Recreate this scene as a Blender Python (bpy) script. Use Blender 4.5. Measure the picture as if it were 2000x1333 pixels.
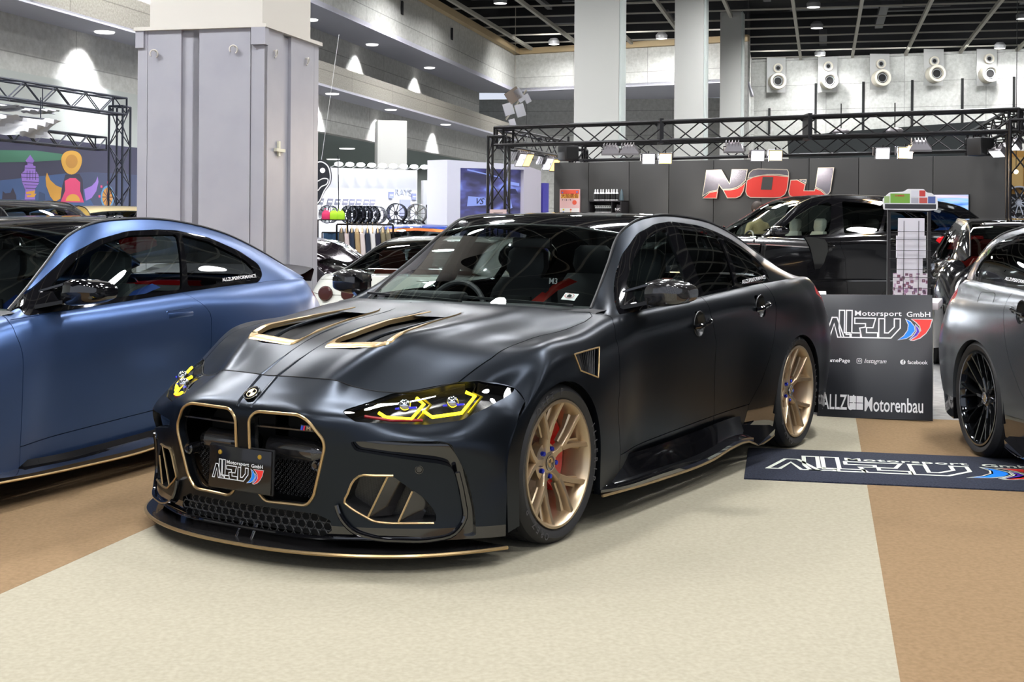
import bpy, bmesh, math, random
import numpy as np
from mathutils import Vector, Matrix
R = math.radians
random.seed(7)
for o in list(bpy.data.objects): bpy.data.objects.remove(o, do_unlink=True)
scn = bpy.context.scene
COL = scn.collection

# ------------------------------------------------------------------ camera
CAMH = 1.335
cam_d = bpy.data.cameras.new('camera')
cam_d.sensor_width = 36.0
cam_d.lens = 2552.0 / 2000 * 36.0
cam_d.shift_y = -228.5 / 2000
cam_d.clip_end = 300
cam = bpy.data.objects.new('camera', cam_d)
COL.objects.link(cam)
cam.matrix_world = Matrix.Translation((0, 0, CAMH)) @ Matrix.Rotation(R(90), 4, 'X') @ Matrix.Rotation(0.007, 4, 'Z')
scn.camera = cam
scn.view_settings.view_transform = 'Standard'
scn.view_settings.look = 'None'
scn.view_settings.gamma = 1
scn.view_settings.use_curve_mapping = False
scn.view_settings.exposure = 0.0

scn.cycles.sample_clamp_indirect = 3.0
scn.cycles.use_light_tree = False
# ------------------------------------------------------------------ world and light
w = bpy.data.worlds.new('world'); scn.world = w; w.use_nodes = True
w.node_tree.nodes['Background'].inputs[0].default_value = (0.80, 0.86, 1.0, 1)
w.node_tree.nodes['Background'].inputs[1].default_value = 0.9
# ------------------------------------------------------------------ materials
MATS = {}
def mat(name, col=(.5,.5,.5), rough=.5, metal=0.0, coat=0.0, coatr=.03, spec=.5, emit=None, es=1.0, ior=1.5, aniso=0):
    if name in MATS: return MATS[name]
    m = bpy.data.materials.new(name); m.use_nodes = True
    b = m.node_tree.nodes['Principled BSDF']
    b.inputs['Base Color'].default_value = (*col, 1)
    b.inputs['Roughness'].default_value = rough
    b.inputs['Metallic'].default_value = metal
    b.inputs['Coat Weight'].default_value = coat
    b.inputs['Coat Roughness'].default_value = coatr
    b.inputs['Specular IOR Level'].default_value = spec
    if emit is not None:
        b.inputs['Emission Color'].default_value = (*emit, 1)
        b.inputs['Emission Strength'].default_value = es
    MATS[name] = m
    return m
def nodes_of(m): return m.node_tree.nodes, m.node_tree.links, m.node_tree.nodes['Principled BSDF']
def noise_mix(m, c1, c2, scale=20, detail=6, lo=.35, hi=.65, stretch=(1,1,1), bump=0.0, kind='noise'):
    """base colour varies between c1 and c2 by object-space noise"""
    n, l, b = nodes_of(m)
    tc = n.new('ShaderNodeTexCoord'); mp = n.new('ShaderNodeMapping'); mp.inputs['Scale'].default_value = stretch
    tx = n.new('ShaderNodeTexNoise'); tx.inputs['Scale'].default_value = scale; tx.inputs['Detail'].default_value = detail
    mr = n.new('ShaderNodeMapRange'); mr.inputs[1].default_value = lo; mr.inputs[2].default_value = hi
    mx = n.new('ShaderNodeMix'); mx.data_type = 'RGBA'
    mx.inputs[6].default_value = (*c1, 1); mx.inputs[7].default_value = (*c2, 1)
    l.new(tc.outputs['Object'], mp.inputs[0]); l.new(mp.outputs[0], tx.inputs['Vector'])
    l.new(tx.outputs[0], mr.inputs[0]); l.new(mr.outputs[0], mx.inputs[0]); l.new(mx.outputs[2], b.inputs['Base Color'])
    if bump:
        bp_ = n.new('ShaderNodeBump'); bp_.inputs['Strength'].default_value = bump; bp_.inputs['Distance'].default_value = .01
        l.new(tx.outputs[0], bp_.inputs['Height']); l.new(bp_.outputs[0], b.inputs['Normal'])
    return mx
def checker_carbon(m, c1, c2, scale):
    n, l, b = nodes_of(m)
    tc = n.new('ShaderNodeTexCoord'); ck = n.new('ShaderNodeTexChecker'); ck.inputs['Scale'].default_value = scale
    mp = n.new('ShaderNodeMapping'); mp.inputs['Rotation'].default_value = (.6, .5, .785)
    ck.inputs[1].default_value = (*c1, 1); ck.inputs[2].default_value = (*c2, 1)
    l.new(tc.outputs['Object'], mp.inputs[0]); l.new(mp.outputs[0], ck.inputs[0]); l.new(ck.outputs[0], b.inputs['Base Color'])
def glass(name, tint=(.6,.65,.62), f0=.5, rough=0.0, refl=(1,1,1)):
    if name in MATS: return MATS[name]
    m = bpy.data.materials.new(name); m.use_nodes = True
    n = m.node_tree.nodes; l = m.node_tree.links; n.clear()
    out = n.new('ShaderNodeOutputMaterial'); tr = n.new('ShaderNodeBsdfTransparent'); tr.inputs[0].default_value = (*tint, 1)
    gl = n.new('ShaderNodeBsdfGlossy'); gl.inputs['Roughness'].default_value = rough; gl.inputs[0].default_value = (*refl, 1)
    fr = n.new('ShaderNodeFresnel'); fr.inputs[0].default_value = f0
    ge = n.new('ShaderNodeNewGeometry'); mr = n.new('ShaderNodeMapRange'); mr.inputs[3].default_value = f0; mr.inputs[4].default_value = 1/f0
    l.new(ge.outputs['Backfacing'], mr.inputs[0]); l.new(mr.outputs[0], fr.inputs[0])   # thin pane: same reflection from both sides
    mx = n.new('ShaderNodeMixShader')
    l.new(fr.outputs[0], mx.inputs[0]); l.new(tr.outputs[0], mx.inputs[1]); l.new(gl.outputs[0], mx.inputs[2]); l.new(mx.outputs[0], out.inputs[0])
    MATS[name] = m
    return m

# ------------------------------------------------------------------ objects
def tag(o, label=None, cat=None, group=None, kind=None):
    if label: o['label'] = label
    if cat: o['category'] = cat
    if group: o['group'] = group
    if kind: o['kind'] = kind
    return o
def empty(name, loc=(0,0,0), rz=0.0):
    o = bpy.data.objects.new(name, None); COL.objects.link(o)
    o.location = loc; o.rotation_euler = (0, 0, rz); o.empty_display_size = .2
    return o
def thing(name, label, cat, loc=(0,0,0), rz=0.0, group=None):
    return tag(empty(name, loc, rz), label, cat, group)
def mk(name, V, F, m, parent=None, smooth=True, ang=32, mats=None, mi=None):
    me = bpy.data.meshes.new(name)
    me.from_pydata([tuple(map(float, v)) for v in V], [], [tuple(int(i) for i in f) for f in F])
    for mm in (mats or [m]): me.materials.append(mm)
    if mi is not None: me.polygons.foreach_set('material_index', mi)
    me.update()
    if smooth:
        me.polygons.foreach_set('use_smooth', [True]*len(me.polygons))
        me.set_sharp_from_angle(angle=R(ang))
    o = bpy.data.objects.new(name, me); COL.objects.link(o)
    if parent is not None: o.parent = parent
    return o
def copy_tree(o, parent=None):
    c = o.copy(); COL.objects.link(c); c.parent = parent
    for ch in list(o.children): copy_tree(ch, c)
    return c

class MB:
    """collects simple shapes as one mesh"""
    def __init__(s): s.V = []; s.F = []
    def add(s, V, F):
        b = len(s.V); s.V += [tuple(map(float, v)) for v in V]; s.F += [tuple(i + b for i in f) for f in F]; return s
    def box(s, lo, hi, M=None):
        x0,y0,z0 = lo; x1,y1,z1 = hi
        V = [(x0,y0,z0),(x1,y0,z0),(x1,y1,z0),(x0,y1,z0),(x0,y0,z1),(x1,y0,z1),(x1,y1,z1),(x0,y1,z1)]
        if M is not None: V = [tuple(M @ Vector(v)) for v in V]
        return s.add(V, [(0,3,2,1),(4,5,6,7),(0,1,5,4),(1,2,6,5),(2,3,7,6),(3,0,4,7)])
    def bbox(s, lo, hi, b=.01):
        """box with chamfered edges"""
        x0,y0,z0 = lo; x1,y1,z1 = hi
        bm = bmesh.new(); bmesh.ops.create_cube(bm, size=1)
        for v in bm.verts: v.co = Vector(((x0+x1)/2 + v.co.x*(x1-x0), (y0+y1)/2 + v.co.y*(y1-y0), (z0+z1)/2 + v.co.z*(z1-z0)))
        bmesh.ops.bevel(bm, geom=bm.edges[:], offset=b, segments=2, affect='EDGES', profile=.5)
        s.add([v.co[:] for v in bm.verts], [[v.index for v in f.verts] for f in bm.faces]); bm.free(); return s
    def prism(s, P, a, b, axis='z'):
        """polygon P (2D, ccw) extruded along axis between a and b"""
        n = len(P)
        def p3(p, t):
            return {'z': (p[0],p[1],t), 'y': (p[0],t,p[1]), 'x': (t,p[0],p[1])}[axis]
        V = [p3(p,a) for p in P] + [p3(p,b) for p in P]
        F = [tuple(range(n))[::-1], tuple(range(n,2*n))] + [(i,(i+1)%n,(i+1)%n+n,i+n) for i in range(n)]
        return s.add(V, F)
    def tube(s, pts, r, n=8, closed=False, caps=True):
        pts = [Vector(p) for p in pts]; N = len(pts)
        rs = r if isinstance(r, (list, tuple)) else [r]*N
        V = []; prev = None
        for i, p in enumerate(pts):
            if closed: t = pts[(i+1)%N] - pts[i-1]
            else: t = pts[min(i+1,N-1)] - pts[max(i-1,0)]
            t = t.normalized() if t.length > 1e-9 else Vector((0,0,1))
            if prev is None:
                a = Vector((0,0,1)) if abs(t.z) < .9 else Vector((1,0,0))
                u = t.cross(a).normalized()
            else:
                u = (prev - t*prev.dot(t)); u = u.normalized() if u.length > 1e-9 else prev
            prev = u; w_ = t.cross(u)
            for k in range(n):
                a = 2*math.pi*k/n; V.append(p + (u*math.cos(a) + w_*math.sin(a))*rs[i])
        F = []
        for i in range(N if closed else N-1):
            for k in range(n):
                a = i*n + k; b = i*n + (k+1)%n; c = ((i+1)%N)*n + (k+1)%n; d = ((i+1)%N)*n + k
                F.append((a,b,c,d))
        if not closed and caps: F += [tuple(range(n))[::-1], tuple(range((N-1)*n, N*n))]
        return s.add(V, F)
    def bar(s, a, b, r, n=6): return s.tube([a, b], r, n)
    def beam(s, a, b, w_, h_, up=(0,0,1)):
        a = Vector(a); b = Vector(b); t = (b-a).normalized(); u = t.cross(Vector(up))
        u = u.normalized() if u.length > 1e-6 else Vector((1,0,0)); v = u.cross(t)
        V = []
        for p in (a, b):
            for (i, j) in ((-1,-1),(1,-1),(1,1),(-1,1)): V.append(p + u*i*w_/2 + v*j*h_/2)
        return s.add(V, [(0,3,2,1),(4,5,6,7),(0,1,5,4),(1,2,6,5),(2,3,7,6),(3,0,4,7)])
    def lathe(s, prof, n=48, axis='y', c=(0,0,0), closed=False):
        """prof = (radius, along axis)"""
        V = []; m_ = len(prof)
        for k in range(n):
            a = 2*math.pi*k/n; ca, sa = math.cos(a), math.sin(a)
            for (r, t) in prof:
                v = {'y': (r*ca, t, r*sa), 'z': (r*ca, r*sa, t), 'x': (t, r*ca, r*sa)}[axis]
                V.append((v[0]+c[0], v[1]+c[1], v[2]+c[2]))
        F = []
        for k in range(n):
            for i in range(m_ if closed else m_-1):
                j = (i+1) % m_
                F.append((k*m_+i, k*m_+j, ((k+1)%n)*m_+j, ((k+1)%n)*m_+i))
        return s.add(V, F)
    def sphere(s, c, r, n=16, m_=10, sc=(1,1,1)):
        prof = [(max(1e-5, math.sin(math.pi*i/m_)), -math.cos(math.pi*i/m_)) for i in range(m_+1)]
        V = []; F = []
        for k in range(n):
            a = 2*math.pi*k/n
            for (q, t) in prof: V.append((c[0]+r*q*math.cos(a)*sc[0], c[1]+r*q*math.sin(a)*sc[1], c[2]+r*t*sc[2]))
        L = m_+1
        for k in range(n):
            for i in range(m_): F.append((k*L+i, k*L+i+1, ((k+1)%n)*L+i+1, ((k+1)%n)*L+i))
        return s.add(V, [f[::-1] for f in F])
    def grid(s, G, flip=False):
        """G[i][j] = points"""
        n = len(G); m_ = len(G[0]); V = [p for row in G for p in row]; F = []
        for i in range(n-1):
            for j in range(m_-1):
                f = (i*m_+j, i*m_+j+1, (i+1)*m_+j+1, (i+1)*m_+j); F.append(f[::-1] if flip else f)
        return s.add(V, F)
    def build(s, name, m, parent=None, smooth=True, ang=32):
        if not s.V: s.V = [(0,0,0)]
        return mk(name, s.V, s.F, m, parent, smooth, ang)
def mirror_y(o, name=None, parent=None):
    """a mirrored copy of a mesh part (about the car's centre plane)"""
    me = o.data; V = [(v.co.x, -v.co.y, v.co.z) for v in me.vertices]; F = [tuple(p.vertices)[::-1] for p in me.polygons]
    c = mk(name or o.name.split('.')[0], V, F, None, parent or o.parent, True, 32, mats=list(me.materials), mi=[p.material_index for p in me.polygons])
    for ch in o.children: mirror_y(ch, None, c)
    return c

# ------------------------------------------------------------------ spline surfaces and trimming
def _interp(P, t, ts):
    P = np.asarray(P, float); N = len(P); h = np.diff(t); d = (P[1:] - P[:-1]) / h[(slice(None),)+(None,)*(P.ndim-1)]
    m = np.zeros_like(P)
    for i in range(1, N-1): m[i] = (d[i-1]*h[i] + d[i]*h[i-1]) / (h[i-1]+h[i])
    m[0] = (3*d[0]-m[1])/2 if N > 2 else d[0]; m[-1] = (3*d[-1]-m[-2])/2 if N > 2 else d[-1]
    k = np.clip(np.searchsorted(t, ts, side='right')-1, 0, N-2); hh = h[k]; u = (ts-t[k])/hh
    e = (slice(None),)+(None,)*(P.ndim-1); u = u[e]; hh = hh[e]
    return (2*u**3-3*u**2+1)*P[k] + (u**3-2*u**2+u)*hh*m[k] + (-2*u**3+3*u**2)*P[k+1] + (u**3-u**2)*hh*m[k+1]
def spline1(P, step, breaks=(), sym=False, t=None):
    """interpolate along axis 0 of P (N,M,3)"""
    P = np.asarray(P, float)
    if P.ndim == 2: return spline1(P[:,None,:], step, breaks, sym)[:,0,:]
    n0 = len(P)
    ch = np.linalg.norm(np.diff(P, axis=0), axis=2).mean(axis=1); ch = np.maximum(ch, 1e-4)
    Pe = P
    if sym:
        Pm = P[-2:-1]*np.array([1,-1,1]); Pe = np.concatenate([P, Pm]); ch = np.append(ch, ch[-1])
    t = np.concatenate([[0], np.cumsum(ch)])
    cuts = [0] + sorted(breaks) + [len(Pe)-1]; out = []
    for a, b in zip(cuts[:-1], cuts[1:]):
        e = min(b, n0-1)
        ts = [t[a]]
        for i in range(a, e):
            k = max(1, int(round((t[i+1]-t[i])/step))); ts += list(t[i] + (t[i+1]-t[i])*np.arange(1, k+1)/k)
        q = _interp(Pe[a:b+1], t[a:b+1], np.array(ts))
        out.append(q if not out else q[1:])
    return np.concatenate(out)
def surf(G, si, sj, bi=(), bj=(), sym=False):
    """G[i][j] control points interpolated; returns grid of points"""
    G = np.asarray(G, float)
    A = spline1(G, si, bi)
    B = spline1(np.swapaxes(A, 0, 1), sj, bj, sym)
    return np.swapaxes(B, 0, 1)
def gridmesh(S, flip=False):
    n, m_ = S.shape[:2]; V = S.reshape(-1, 3); idx = np.arange(n*m_).reshape(n, m_)
    F = np.stack([idx[:-1,:-1], idx[:-1,1:], idx[1:,1:], idx[1:,:-1]], -1).reshape(-1, 4)
    if flip: F = F[:, ::-1]
    return V, [tuple(f) for f in F.tolist()]
def cull(V, F, keep):
    """keep faces whose all vertices pass keep mask"""
    F = [f for f in F if all(keep[i] for i in f)]; return compact(V, F)
def compact(V, F):
    used = sorted({i for f in F for i in f}); mp = {a: k for k, a in enumerate(used)}
    return V[used] if len(used) else np.zeros((0,3)), [tuple(mp[i] for i in f) for f in F]
def trim(V, F, s):
    """keep the part of the mesh where s > 0 (s per vertex)"""
    s = np.where(np.abs(s) < 1e-7, 1e-7, s); pos = (s > 0).tolist(); sl = s
    nv = [tuple(v) for v in V.tolist()]; out = []; cache = {}
    for f in F:
        k = [pos[i] for i in f]
        if all(k): out.append(f); continue
        if not any(k): continue
        g = []; n = len(f)
        for a in range(n):
            i, j = f[a], f[(a+1)%n]
            if pos[i]: g.append(i)
            if pos[i] != pos[j]:
                key = (i,j) if i < j else (j,i)
                if key not in cache:
                    t = sl[key[0]]/(sl[key[0]]-sl[key[1]]); p = V[key[0]]*(1-t)+V[key[1]]*t
                    cache[key] = len(nv); nv.append(tuple(p))
                g.append(cache[key])
        if len(g) >= 3: out.append(tuple(g))
    return compact(np.array(nv), out)
def sdpoly(P, Q):
    """signed distance of points P (n,2) to closed polygon Q: positive inside"""
    P = np.asarray(P, float); Q = np.asarray(Q, float); d = np.full(len(P), 1e9); ins = np.zeros(len(P), bool)
    for a, b in zip(Q, np.roll(Q, -1, axis=0)):
        e = b-a; L = max(e@e, 1e-12); t = np.clip(((P-a)@e)/L, 0, 1); c = a+t[:,None]*e
        d = np.minimum(d, np.linalg.norm(P-c, axis=1))
        cond = ((a[1] > P[:,1]) != (b[1] > P[:,1]))
        with np.errstate(divide='ignore', invalid='ignore'):
            xi = (b[0]-a[0])*(P[:,1]-a[1])/(b[1]-a[1])+a[0]
        ins ^= cond & (P[:,0] < xi)
    return np.where(ins, d, -d)
def rpoly(P, r=.03, n=5):
    """closed polygon with rounded corners"""
    P = [np.array(p, float) for p in P]; N = len(P); out = []
    for i in range(N):
        a, b, c = P[i-1], P[i], P[(i+1)%N]; ri = r[i] if isinstance(r, (list, tuple)) else r
        la, lc = np.linalg.norm(a-b), np.linalg.norm(c-b); q = min(ri, la*.45, lc*.45)
        p0 = b+(a-b)/la*q; p1 = b+(c-b)/lc*q
        for k in range(n+1):
            t = k/n; out.append((1-t)**2*p0+2*t*(1-t)*b+t*t*p1)
    return np.array(out)
def vnormals(V, F):
    N = np.zeros_like(V)
    for f in F:
        a, b, c = V[f[0]], V[f[1]], V[f[2]]
        n = np.cross(b-a, c-a)
        if len(f) > 3: n = n + np.cross(c-a, V[f[3]]-a)
        for i in f: N[i] += n
    L = np.linalg.norm(N, axis=1); L[L == 0] = 1
    return N/L[:,None]
def boundary(F):
    cnt = {}
    for f in F:
        for a in range(len(f)):
            i, j = f[a], f[(a+1)%len(f)]
            if (j,i) in cnt: del cnt[(j,i)]
            else: cnt[(i,j)] = 1
    return list(cnt)
def skirt(V, F, d, keepy0=True):
    """walls of depth d turned inward along the open edges of a panel"""
    if len(F) == 0: return V, F
    N = vnormals(V, F); B = boundary(F); nv = V.tolist(); out = list(F); mp = {}; base = {}
    for (i, j) in B:
        if keepy0 and abs(V[i][1]) < 1e-5 and abs(V[j][1]) < 1e-5: continue
        for k in (i, j):
            if k not in mp: mp[k] = len(nv); nv.append((V[k]-N[k]*d).tolist())
        out.append((j, i, mp[i], mp[j]))
    return np.array(nv), out
def offset_mesh(V, F, d):
    return V + vnormals(V, F)*d, F
def pieces(V, F):
    """separate a mesh into its connected pieces"""
    par = list(range(len(V)))
    def find(a):
        while par[a] != a: par[a] = par[par[a]]; a = par[a]
        return a
    for f in F:
        for i in f[1:]: par[find(f[0])] = find(i)
    G = {}
    for f in F: G.setdefault(find(f[0]), []).append(f)
    return [compact(np.asarray(V), g) for g in G.values() if len(g) > 6]
def double(V, F):
    """half (y >= 0) joined to its mirror image"""
    n = len(V); on = np.abs(V[:,1]) < 1e-5; idx = np.zeros(n, int); W = []; k = n
    for i in range(n):
        if on[i]: idx[i] = i
        else: idx[i] = k; k += 1; W.append([V[i][0], -V[i][1], V[i][2]])
    F2 = [tuple(int(idx[i]) for i in f)[::-1] for f in F]
    return np.concatenate([V, np.array(W).reshape(-1,3)]), list(F)+F2
def loops_on(V, F):
    """ordered boundary loops as point lists"""
    B = boundary(F); nx = {i: j for i, j in B}; out = []
    while nx:
        s = next(iter(nx)); L = [s]; c = nx.pop(s)
        while c != s and c in nx: L.append(c); c = nx.pop(c)
        out.append([V[i] for i in L])
    return out
def text_mesh(txt, size, m, name, parent=None, M=None, depth=.002, bold=False, align='CENTER', sx=1.0, outline=0, shear=0.0, mono=False, space=1.0):
    cu = bpy.data.curves.new(name, 'FONT'); cu.body = txt; cu.size = size; cu.align_x = align; cu.align_y = 'CENTER'
    cu.extrude = depth/2; cu.shear = shear; cu.space_character = space
    cu.offset = .012*size if bold else 0; cu.resolution_u = 3
    o = bpy.data.objects.new(name, cu); COL.objects.link(o)
    dg = bpy.context.evaluated_depsgraph_get(); me = bpy.data.meshes.new_from_object(o.evaluated_get(dg))
    bpy.data.objects.remove(o, do_unlink=True)
    V = np.array([v.co[:] for v in me.vertices]).reshape(-1,3); F = [tuple(p.vertices) for p in me.polygons]
    V[:,0] *= sx
    if M is not None: V = np.array([(M @ Vector(v))[:] for v in V]).reshape(-1,3)
    bpy.data.meshes.remove(me)
    return mk(name, V, F, m, parent, False)
# ------------------------------------------------------------------ the sedan's body surfaces (half, y >= 0; x forward from the front axle)
TOPROW = [(.752,0,.711),(.742,.10,.713),(.718,.22,.711),(.700,.31,.707),(.672,.37,.686),(.600,.515,.664),(.420,.70,.699),(.345,.78,.704),(.254,.86,.676),(.27,.93,.625)]
FASCIA = [  # rows from the bonnet seam down, columns from the centre out to the wheel arch
 TOPROW,
 [(.825,0,.655),(.822,.10,.660),(.808,.22,.660),(.785,.325,.652),(.755,.41,.635),(.660,.565,.628),(.520,.72,.655),(.430,.80,.660),(.330,.875,.635),(.315,.935,.59)],
 [(.893,0,.597),(.893,.10,.602),(.892,.22,.604),(.884,.33,.594),(.825,.45,.585),(.722,.60,.566),(.575,.755,.576),(.490,.83,.590),(.395,.895,.590),(.350,.942,.545)],
 [(.898,0,.50),(.898,.10,.50),(.894,.22,.50),(.876,.37,.50),(.838,.46,.502),(.760,.62,.503),(.660,.77,.503),(.580,.845,.500),(.465,.915,.480),(.392,.948,.45)],
 [(.885,0,.36),(.885,.10,.36),(.880,.22,.36),(.866,.36,.36),(.822,.46,.36),(.745,.62,.36),(.640,.765,.36),(.560,.845,.355),(.475,.915,.345),(.425,.950,.33)],
 [(.868,0,.225),(.868,.10,.225),(.864,.22,.225),(.850,.34,.225),(.812,.46,.22),(.740,.61,.21),(.640,.76,.21),(.560,.84,.21),(.480,.92,.21),(.435,.950,.21)],
 [(.865,0,.12),(.865,.10,.12),(.86,.22,.12),(.850,.34,.12),(.812,.46,.12),(.745,.61,.12),(.650,.76,.12),(.570,.84,.12),(.480,.92,.12),(.435,.948,.12)],
]
def body_grid():
    T = TOPROW
    c = [[(.42,.95,.13),(.43,.95,.30),(.42,.95,.44),(.35,.945,.55), T[9],T[8],T[7],T[6],T[5],T[4],T[3],T[2],T[1],T[0]]]
    c.append([(.25,.955,.15),(.25,.957,.30),(.25,.957,.45),(.25,.957,.57),(.15,.945,.70),(.12,.905,.765),(.15,.835,.795),(.20,.757,.802),(.34,.58,.800),(.41,.455,.822),(.43,.385,.850),(.45,.25,.838),(.475,.10,.826),(.48,0,.822)])
    c.append([(0,.955,.15),(0,.958,.30),(0,.958,.45),(0,.958,.60),(0,.955,.70),(0,.925,.785),(0,.860,.838),(-.02,.765,.843),(.08,.64,.858),(.12,.53,.876),(.14,.46,.897),(.16,.30,.893),(.18,.10,.888),(.19,0,.884)])
    c.append([(-.32,.95,.15),(-.32,.95,.30),(-.32,.952,.45),(-.32,.954,.60),(-.29,.945,.72),(-.28,.925,.795),(-.28,.865,.855),(-.28,.770,.866),(-.21,.66,.888),(-.18,.57,.905),(-.16,.50,.922),(-.14,.33,.922),(-.12,.10,.919),(-.12,0,.917)])
    c.append([(-.60,.905,.17),(-.61,.915,.30),(-.60,.922,.46),(-.60,.925,.60),(-.585,.925,.72),(-.575,.910,.81),(-.57,.855,.893),(-.60,.775,.918),(-.52,.67,.928),(-.47,.58,.938),(-.445,.50,.948),(-.42,.33,.952),(-.40,.10,.956),(-.40,0,.956)])
    def deck(x, y, z, crown=.01):
        return [(x, y*k, z+crown*(1-k)) for k in (.9,.78,.66,.55,.36,.12,0)]
    def st(x, ys, zs=None, dx=0):
        zs = zs or (.17,.30,.46,.60,.73,.84)
        return [(x, y, z) for y, z in zip(ys[:6], zs)]+[(x+dx, ys[6][0], ys[6][1])]+deck(x+dx, ys[6][0], ys[6][1])
    c.append(st(-.85,[.868,.878,.888,.897,.903,.893,(.835,.917)]))
    c.append(st(-1.25,[.862,.870,.882,.893,.903,.897,(.832,.938)],(.17,.30,.46,.60,.74,.862)))
    c.append(st(-1.66,[.862,.870,.882,.893,.905,.900,(.828,.957)],(.17,.30,.46,.60,.75,.880)))
    c.append(st(-2.05,[.868,.882,.892,.902,.912,.902,(.822,.975)],(.17,.30,.46,.60,.76,.898)))
    c.append(st(-2.45,[.905,.925,.935,.940,.932,.902,(.812,.990)],(.17,.30,.46,.60,.76,.902)))
    c.append(st(-2.86,[.950,.955,.958,.960,.945,.900,(.795,1.000)],(.17,.30,.46,.62,.77,.905)))
    c.append(st(-3.20,[.945,.950,.955,.955,.930,.885,(.775,1.005)],(.17,.30,.46,.62,.78,.905)))
    c.append(st(-3.50,[.885,.900,.915,.918,.890,.850,(.755,1.000)],(.20,.32,.46,.62,.78,.895),-.02))
    c.append([(-3.68,.80,.22),(-3.69,.83,.33),(-3.70,.845,.46),(-3.70,.85,.61),(-3.66,.83,.77),(-3.62,.79,.89),(-3.60,.70,.995)]+deck(-3.60,.70,.995))
    c.append([(-3.80,.60,.22),(-3.83,.62,.33),(-3.86,.64,.46),(-3.86,.65,.60),(-3.80,.65,.76),(-3.76,.64,.89),(-3.73,.57,1.0)]+deck(-3.73,.57,1.0))
    c.append([(-3.84,.32,.22),(-3.88,.33,.33),(-3.91,.34,.46),(-3.91,.34,.60),(-3.85,.35,.76),(-3.82,.35,.89),(-3.79,.31,1.0)]+deck(-3.79,.31,1.0))
    c.append([(-3.85,0,.22),(-3.89,0,.33),(-3.92,0,.46),(-3.92,0,.60),(-3.86,0,.76),(-3.83,0,.89),(-3.80,0,1.0)]+[(-3.80,0,1.0)]*7)
    return c
# belt line and roof rail: matching points, front to rear
RAIL = [(-.74,.672,.931),(-.86,.648,1.018),(-1.03,.605,1.130),(-1.27,.553,1.292),(-1.41,.560,1.350),(-1.66,.572,1.385),(-2.02,.572,1.380),(-2.38,.562,1.350),(-2.72,.562,1.280),(-3.05,.585,1.168),(-3.36,.620,1.052)]
BELT = [(-.60,.835,.895),(-.72,.835,.906),(-.88,.835,.917),(-1.10,.834,.930),(-1.35,.832,.943),(-1.66,.828,.957),(-2.02,.824,.974),(-2.38,.814,.988),(-2.70,.803,.997),(-3.02,.788,1.004),(-3.36,.765,1.004)]
def side_grid(BELT=BELT, RAIL=RAIL):
    G = []
    for b, r in zip(BELT, RAIL):
        b = np.array(b); r = np.array(r); hgt = r[2]-b[2]; row = []
        for k, bul in ((0,0),(.3,.020),(.6,.028),(.85,.022),(1,0)):
            p = b*(1-k)+r*k; p[1] += bul*min(1, hgt/.3); row.append(p)
        G.append(row)
    return G
def top_grid(RAIL=RAIL):
    G = []; n = len(RAIL)
    cx = [.29,.27,.20,.10,.06,0,-.02,-.03,-.03,-.04,-.05]; cz = [.028,.038,.042,.040,.028,.018,.018,.020,.026,.026,.010]
    for i, r in enumerate(RAIL):
        G.append([(r[0]+cx[i]*(1-k*k), r[1]*k, r[2]+cz[i]*(1-k**2.2)) for k in (1,.94,.75,.5,.25,0)])
    return G
# ------------------------------------------------------------------ company emblem (outlined letters and three sails), in a box 10 wide
EMB = {
 'A': [(0,0),(.62,2.0),(1.08,2.0),(1.78,0),(1.18,0),(.82,1.35),(.42,0)],
 'L': [(1.30,2.72),(1.80,2.72),(1.80,.46),(2.35,.46),(2.35,0),(1.50,0),(1.30,.9)],
 'L2': [(1.98,2.72),(2.52,2.72),(2.52,.46),(3.35,.46),(3.35,0),(2.46,0),(2.46,.3),(1.98,.3)],
 'Z': [(2.78,1.95),(4.75,1.95),(4.5,1.0),(3.9,1.0),(3.9,.5),(4.95,.5),(4.95,0),(3.45,0),(3.25,.95),(3.8,1.05),(3.8,1.4),(2.78,1.4)],
 'U': [(5.05,1.92),(5.6,1.92),(5.6,.5),(5.95,.5),(6.5,1.1),(6.5,1.92),(7.05,1.92),(7.05,1.0),(6.2,0),(5.05,0)]}
SAILS = {'blue': ((0.0,.25,.95), [(7.55,1.9),(8.0,1.65),(8.35,1.2),(8.4,.75),(8.1,.3),(7.6,-.02),(6.85,-.18),(7.4,.25),(7.75,.8),(7.8,1.35)]),
         'violet': ((.10,.03,.55), [(8.45,1.35),(8.75,1.0),(8.85,.65),(8.6,.3),(8.15,-.05),(7.9,-.1),(8.3,.3),(8.55,.7)]),
         'red': ((.95,.04,.03), [(8.1,1.9),(10.0,1.9),(9.8,1.15),(9.4,.5),(8.9,.05),(8.3,-.2),(8.0,-.2),(8.6,.25),(8.95,.75),(8.85,1.2),(8.5,1.6)])}
def strip2d(P, w_, closed=True):
    """outline stroke of width w_ around polygon P as quads"""
    P = [Vector((p[0], p[1])) for p in P]; n = len(P); V = []; F = []
    for i in range(n):
        a, b, c = P[i-1], P[i], P[(i+1) % n]; d1 = (b-a).normalized(); d2 = (c-b).normalized()
        n1 = Vector((-d1.y, d1.x)); n2 = Vector((-d2.y, d2.x)); m_ = (n1+n2); L = m_.length
        m_ = m_/L if L > 1e-5 else n1; k = min(1.8, 1/max(.3, m_.dot(n1)))
        V += [(b.x+m_.x*w_/2*k, b.y+m_.y*w_/2*k), (b.x-m_.x*w_/2*k, b.y-m_.y*w_/2*k)]
    for i in range(n):
        j = (i+1) % n; F.append((2*i, 2*i+1, 2*j+1, 2*j))
    return V, F
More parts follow.
